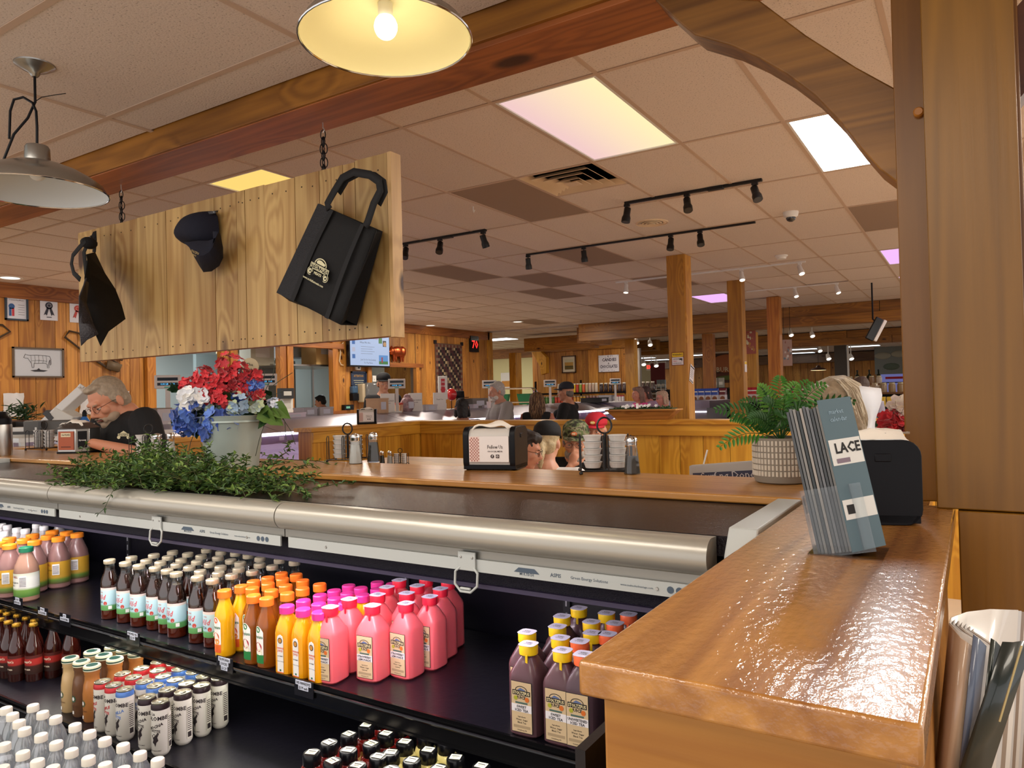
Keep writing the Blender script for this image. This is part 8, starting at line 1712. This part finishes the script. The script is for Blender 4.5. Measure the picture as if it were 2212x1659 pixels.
# gondola of jerky bags
def gondola(label, x0, x1, y, ztop, zb_=-1.56):
    t = thing('store_shelf', label, 'shelf', (x0, y, zb_)); H_ = ztop-zb_
    for z_ in (H_, H_-.42, H_-.8, .2): MB().box((0, 0, z_-.04), (x1-x0, .5, z_)).build('shelf_board', BLACK, t)
    MB().box((0, .48, 0), (x1-x0, .52, H_)).build('back_panel', mat('panel_dark', '#16181a', .5), t)
    for x_ in (0, (x1-x0)-.04): MB().box((x_, 0, 0), (x_+.04, .5, H_)).build('side_panel', BLACK, t)
    return t
zt = PY(1530, 870, 15.25).z; a = PY(1494, 870, 15.25).x; b = PY(1960, 870, 15.25).x; gondola('long black store shelf with a row of snack bags on top', a, b, 15.25, zt)
def snack(col, band, w=.17, h=.30):
    t = thing('snack_bag', 'x', 'bag'); m = MB(); vs = [(-w/2, 0, 0), (w/2, 0, 0), (w/2*.96, 0, h), (-w/2*.96, 0, h), (-w*.3, -.035, h*.25), (w*.3, -.035, h*.25), (w*.28, -.02, h*.75), (-w*.28, -.02, h*.75)]
    m.add(vs, [(0, 1, 5, 4), (1, 2, 6, 5), (2, 3, 7, 6), (3, 0, 4, 7), (4, 5, 6, 7)]); m.add([(x, .03, z) for x, y, z in vs[:4]], [(3, 2, 1, 0)]); m.build('pouch', bands('pouch_'+col[1:], [(0, band), (h*.12, '#c8c0c4'), (h*.50, '#d0c8cc'), (h*.56, col), (h, col)], rough=.25, coat=.5), t, sharp=.3)
    m = MB(); m.ball((0, -.037, h*.28), (w*.3, .006, h*.17), 10, 6, 0); m.box((-w*.35, -.03, h*.74), (w*.35, -.024, h*.82), 1); m.build('print', [mat('pretzel', '#8c5434', .5), PAPER], t); return t
protos = {'#2c50b4': snack('#2c50b4', '#2446a0'), '#6c2430': snack('#6c2430', '#6c2430'), '#b83038': snack('#b83038', '#8c7a80'), '#4a3c5c': snack('#4a3c5c', '#5c5060'), '#a8283c': snack('#a8283c', '#a89098', .30, .30)}
first = set(); i = 0
for cols_, u0, n, st in ((['#2c50b4']*4, 1502, 4, 14.3), (['#6c2430'], 1562, 1, 14), (['#b83038', '#b83038', '#4a3c5c', '#4a3c5c'], 1618, 4, 12), (['#a8283c']*3, 1702, 3, 19)):
    for k in range(n):
        c_ = cols_[k]; p = PY(u0+k*st, 868, 15.31); nm_ = {'#2c50b4': 'blue', '#6c2430': 'maroon', '#b83038': 'red', '#4a3c5c': 'purple', '#a8283c': 'wide crimson'}[c_]; lab = f'{nm_} snack pouch on the long black shelf, {ORD[i]} from the left'; i += 1
        if c_ in first: dup(protos[c_], (p.x, 15.31, zt), None, lab, 'snack pouches on the black shelf')
        else: first.add(c_); o = protos[c_]; o.location = (p.x, 15.31, zt); o['label'] = lab; o['group'] = 'snack pouches on the black shelf'
# pale packets and produce on the gondola's lower level
for k, (u, v, w, h, c_, l) in enumerate(((1500, 898, .2, .16, '#c8c8c0', 'pale packet low on the black shelf, left one'), (1506, 905, .16, .10, '#d8d4c8', 'pale packet low on the black shelf, lowest one'), (1660, 900, .3, .12, '#7c9c50', 'green produce tray low on the black shelf'))):
    p = PY(u, v, 15.2); t = thing('food_packet', l, 'packet', (p.x, 15.2, zt-.42)); MB().box((-w/2, 0, 0), (w/2, .12, h)).build('pack', mat('pk_'+c_[1:], c_, .4), t, bev=.02); MB().box((-w/4, -.002, h*.2), (w/4, 0, h*.7)).build('label', WHITE, t)
# silver bags, display rack and counter far behind
def far_shelf(label, u0, u1, v, y, h, cols, rows_=2, lab='x', grp='x', w=.12, ph=.16, cat='jar', nm='food_jar'):
    a = PY(u0, v, y); b = PY(u1, v, y); z = a.z; t = thing('store_shelf', label, 'shelf', (a.x, y, -1.56)); H_ = z+1.56
    for r_ in range(rows_+1): MB().box((0, 0, H_-r_*h-.04), (b.x-a.x, .5, H_-r_*h)).build('shelf_board', wood('shelf_wood', '#8c5c30', '#5c3818', 'x') if cat == 'jar' else BLACK, t)
    MB().box((0, .46, 0), (b.x-a.x, .5, H_)).build('back_panel', mat('panel_dark'), t)
    n = int((b.x-a.x)/w); c = {}
    for r_ in range(rows_):
        for i in range(n):
            cc = cols[(i//2+r_*3) % len(cols)]; L_ = f'{lab}, {ORD[min(i, 14)] if i < 15 else str(i+1)+"th"} from the left in {"the top" if r_ == 0 else ORD[r_]} row'; q = (a.x+w*(i+.5), y+.1, z-r_*h)
            if cc in c: dup(c[cc], q, None, L_, grp)
            else:
                o = thing(nm, L_, cat, q, 0, grp); c[cc] = o
                if cat == 'jar': MB().lathe([(w*.4, 0), (w*.42, .01), (w*.42, ph*.75), (w*.3, ph*.85)], 10).build('jar', mat('fj_'+cc[1:], cc, .3, coat=.4), o); MB().lathe([(w*.34, ph*.83), (w*.34, ph)], 10).build('lid', mat('fj_lid', '#b8a888', .4, .5), o)
                else: MB().box((-w*.45, 0, 0), (w*.45, .12, ph)).build('packet', mat('fp_'+cc[1:], cc, .35, coat=.4), o, bev=.01); MB().box((-w*.3, -.003, ph*.3), (w*.3, 0, ph*.6)).build('label', WHITE, o)
far_shelf('dark shelf of silver-blue snack packs left of the warning post', 1416, 1444, 842, 24, .5, ['#8c9ca8', '#a8b4bc', '#6c8088'], 2, 'silver snack pack left of the warning post', 'silver snack packs', .16, .34, 'packet', 'snack_pack')
far_shelf('dark shelf of pale packs under the burger poster', 1536, 1572, 838, 22, .5, ['#a8a8a0', '#b8b4a8', '#8c9090'], 1, 'pale pack under the burger poster', 'pale packs under the burger poster', .18, .30, 'packet', 'snack_pack')
far_shelf('brown far shelf of jars and bottles right of the seated woman', 1828, 1912, 830, 21, .24, ['#a89888', '#8c6c50', '#b8a898', '#6c4430', '#c8bcac'], 4, 'far pantry jar right of the seated woman', 'far pantry jars', .17, .2)
far_shelf('low far shelf of tan jars below the far window', 1880, 1962, 848, 17, .30, ['#b0987c', '#a88c68', '#c0b098'], 2, 'tan jar below the far window', 'tan jars below the window', .16, .2)
far_shelf('low shelf with yellow packets near the paper napkin', 1846, 1960, 880, 13, .30, ['#d8b83c', '#c8a834', '#b8b8b8', '#48505c'], 1, 'spice packet beyond the paper napkin', 'yellow packets on the low shelf', .15, .16, 'packet', 'spice_packet')
# dark bottles on top
for i, (u, l) in enumerate(((1852, 'dark bottle on the far shelf, leftmost'), (1878, 'dark bottle on the far shelf, middle'), (1898, 'dark bottle on the far shelf, rightmost'))):
    p = PY(u, 830, 21.3); t = thing('sauce_bottle', l, 'bottle', (p.x, 21.36, PY(1870, 830, 21).z)); MB().lathe([(.06, 0), (.065, .02), (.065, .20), (.02, .28), (.02, .36)], 10).build('glass', mat('dark_glass', '#1c2418', .1), t); MB().lathe([(.024, .34), (.024, .38)], 8).build('cap', BLACK, t)
# table-top red white checkout signs and window
wn = stru('window_3'); a = PY(1911, 805, 35.9); b = PY(1960, 848, 35.9)
MB().box((a.x, 35.85, b.z), (b.x, 35.88, a.z)).build('glass', mat('daylight', '#3a3a3a', .5, emit='#cfe8f4', es=1.3), wn)
m = MB(); 
for k in range(5): xx = a.x+(b.x-a.x)*k/4; m.box((xx-.02, 35.8, b.z), (xx+.02, 35.86, a.z))
m.box((a.x, 35.8, (a.z+b.z)/2-.02), (b.x, 35.86, (a.z+b.z)/2+.02)); m.build('muntins', mat('muntin', '#5c6468', .5), wn)
t = thing('open_sign', 'lilac sign with red letters hanging in the far window', 'sign', (PY(1932, 826, 35.6).x, 35.7, PY(1932, 826, 35.6).z)); MB().box((-.55, 0, -.55), (.55, .04, .45)).build('panel', mat('lilac_panel', '#7c80b8', .5, emit='#7c80c8', es=.4), t); m = MB(); m.box((-.35, -.02, .15), (.35, 0, .25), 0); m.box((-.5, -.02, -.02), (.5, 0, .02), 1); m.build('lettering', [mat('arrow_red'), INK], t, sharp=0)
p = PY(1935, 780, 30); t = thing('cheese_poster', 'grey-green produce poster high on the far wall at the right', 'poster', (p.x, 33, PY(1935, 778, 33).z)); MB().box((-1.0, 0, -.55), (1.4, .05, .65)).build('panel', mat('poster_grey', '#6c6c64', .6), t)
m = MB(); 
for i in range(7): m.ball((-.7+.3*i, -.01, RN.uniform(-.3, .4)), (.3, .03, .14), 10, 6, i % 2)
m.build('print', [mat('pp_a', '#8c8470', .6), mat('pp_b', '#4c5444', .6)], t)
p = PZ(1905, 697, CH); q = PD(1898, 712, 11.0); t = thing('wall_screen', 'tilted dark screen with white back hanging from the ceiling near the post', 'monitor', (q.x, q.y, q.z), .5)
MB().box((-.12, -.02, -.20), (.0, .02, .16), 0, RO(.5, 'Y')).build('screen', BLACKG, t, bev=.01); MB().box((0.0, -.02, -.18), (.05, .02, .17), 0, RO(.5, 'Y')).build('white_back', WHITE, t, bev=.01); MB().tube([(-.02, 0, .1), (-.08, 0, .16), (-.08, 0, CH-q.z)], .012, 6).build('bracket', BLACK, t)
p = PD(1768, 800, 24); t = thing('barn_lamp', 'small dark barn lamp with warm light in the far hall', 'lamp', (p.x, p.y, p.z)); MB().shell([(.26, 0), (.20, .06), (.08, .10), (.05, .16)], 20).build('shade', mat('barn_dark', '#3a2018', .5), t); MB().lathe([(.24, .0), (.0001, .01)], 18).build('glow', mat('glow_warm', '#3a3a3a', .4, emit='#ffd8a0', es=3), t); MB().tube([(0, 0, .14), (0, 0, CH-p.z)], .01, 5).build('stem', mat('barn_dark'), t)
for u, v, l in ((1375, 737, 'white spotlight under the far beam left of the first post, left one'), (1404, 741, 'white spotlight under the far beam left of the first post, right one'), (1708, 720, 'white spot on the second far beam, dim one'), (1754, 722, 'lit white spot on the second far beam'), (1770, 754, 'small lit spot above the steel column'), (1390, 783, 'tiny far white spot left of the warning post, left one'), (1417, 786, 'tiny far white spot left of the warning post, right one'), (1789, 771, 'tiny far spot left of the steel column'), (1838, 771, 'tiny far spot right of the steel column')):
    D_ = 19 if v < 745 else 26; q = PD(u, v, D_); t = thing('spotlight', l, 'spotlight', (q.x, q.y, q.z)); sc = D_/19; Mx = Vector((.3, -.5, -.8)).to_track_quat('Z', 'Y').to_matrix().to_4x4()
    m = MB(); m.lathe([(.04*sc, -.08*sc), (.055*sc, .0), (.065*sc, .07*sc)], 12, 0, Mx); m.lathe([(.055*sc, .071*sc), (.055*sc, .074*sc)], 12, 1, Mx); m.build('can', [WHITE, mat('spot_lit2', '#3a3a3a', .4, emit='#fff4e4', es=2.5)], t); MB().tube([(0, 0, 0), (0, 0, CH-q.z)], .012*sc, 5).build('stem', WHITE, t)
# through the opening left of the warning post: pale wall, exit sign, banner, wire rack
t = thing('pale_partition', 'pale cream partition wall seen left of the warning post', 'partition', (0, 0, 0)); a = PY(1372, 790, 27); b = PY(1418, 860, 27); MB().box((a.x, 27, -1.56), (b.x, 27.1, a.z+.1)).build('panel', mat('cream_wall', '#c8c4a4', .7), t); MB().box((a.x-.05, 26.98, a.z+.1), (b.x+.05, 27.12, a.z+.16)).build('cap', PINE_B, t)
p = PY(1405, 793, 26.8); t = thing('exit_sign', 'tiny far exit sign with red letters', 'sign', (p.x, 26.88, p.z)); MB().box((-.2, 0, -.13), (.2, .06, .13)).build('housing', WHITE, t); MB().tube([(0, .03, .13), (0, .03, CH-p.z)], .015, 5).build('stem', WHITE, t); m = MB(); m.text('EXIT', frame((0, -.01, 0), (1, 0, 0), (0, 0, 1)), .18, 0, .02); m.build('lettering', mat('exit_red', '#e03030', .4, emit='#ff4030', es=2), t, sharp=0)
p = PY(1421, 812, 26); t = thing('maroon_banner', 'tall maroon banner left of the warning post', 'banner', (p.x, 26, -1.56)); MB().box((-.28, 0, 0), (.28, .03, p.z+1.56+.5)).build('cloth', mat('maroon', '#6c2c30', .8), t); MB().box((-.32, -.01, p.z+1.56+.48), (.32, .05, p.z+1.56+.52)).build('top_bar', WHITE, t)
p = PY(1402, 850, 22); t = thing('wire_rack', 'white wire display rack behind the lilac-shirted woman', 'rack', (p.x-.4, 22, -1.56)); m = MB(); Hh = PY(1402, 832, 22).z+1.56
for i in range(7): m.tube([(i*.16, 0, 0), (i*.16, 0, Hh)], .012, 5)
for k in range(8): m.tube([(0, 0, Hh-k*.14), (.96, 0, Hh-k*.14)], .012, 5)
m.build('wire_grid', WHITE, t)['kind'] = 'stuff'
m = MB(); m.box((-.0, .02, .3), (.96, .1, Hh-.1)); m.build('goods', mat('goods', '#7c5c44', .8, vary=.9, bscale=14), t)
# shopping cart rack beside the polo man
t = thing('shopping_cart', 'chrome cart with green baskets behind the white-haired man', 'cart', (PD(1105, 850, 14.8).x, PD(1105, 850, 14.8).y, -1.56), .4); m = MB()
for sy in (0, .5): m.tube([(-.45, sy, 0), (-.45, sy, 1.62), (-.40, sy, 1.68), (.40, sy, 1.68), (.45, sy, 1.62), (.45, sy, 0)], .018, 6)
for z_ in (.5, 1.1, 1.4): m.tube([(-.45, 0, z_), (.45, 0, z_), (.45, .5, z_), (-.45, .5, z_)], .012, 5, closed=True)
m.build('frame', CHROME, t)
for x_ in (-.22, .22): MB().lathe([(.13, 0), (.19, .22)], 4, 0, RO(PI/4, 'Z')).build('basket', mat('basket_green', '#1c6a44', .5), t, loc=(x_, .25, 1.35))
MB().box((-.4, .05, .52), (.4, .45, .8)).build('goods', mat('goods'), t)
p = PX(1090, 842, XW-.6); t = thing('small_poster', 'small sunset poster on the yellow corridor wall', 'poster', (PY(1092, 823, 20.95).x, 20.98, PY(1092, 823, 20.95).z)); MB().box((-.2, -.01, -.28), (.2, .0, .28)).build('sheet', WHITE, t); MB().box((-.16, -.014, -.2), (.16, -.01, .0)).build('print', mat('sunset', '#c88a3c', .6), t)
# brick corner detail by the steel jamb
t = thing('steel_jamb', 'pale steel door jamb right of the yellow pine post', 'jamb', (PY(1369, 800, 16.6).x, 16.6, -1.56)); MB().box((0, 0, 0), (.16, .1, 2.6)).build('jamb', STEEL, t); MB().box((.06, -.02, 1.35), (.1, 0, 1.5)).build('latch', BLACK, t)
# ---------------------------------------------------------------- lift everything so that the floor lies at z = 0
for o in list(SC.objects):
    if o.parent is None: o.location.z += ZUP
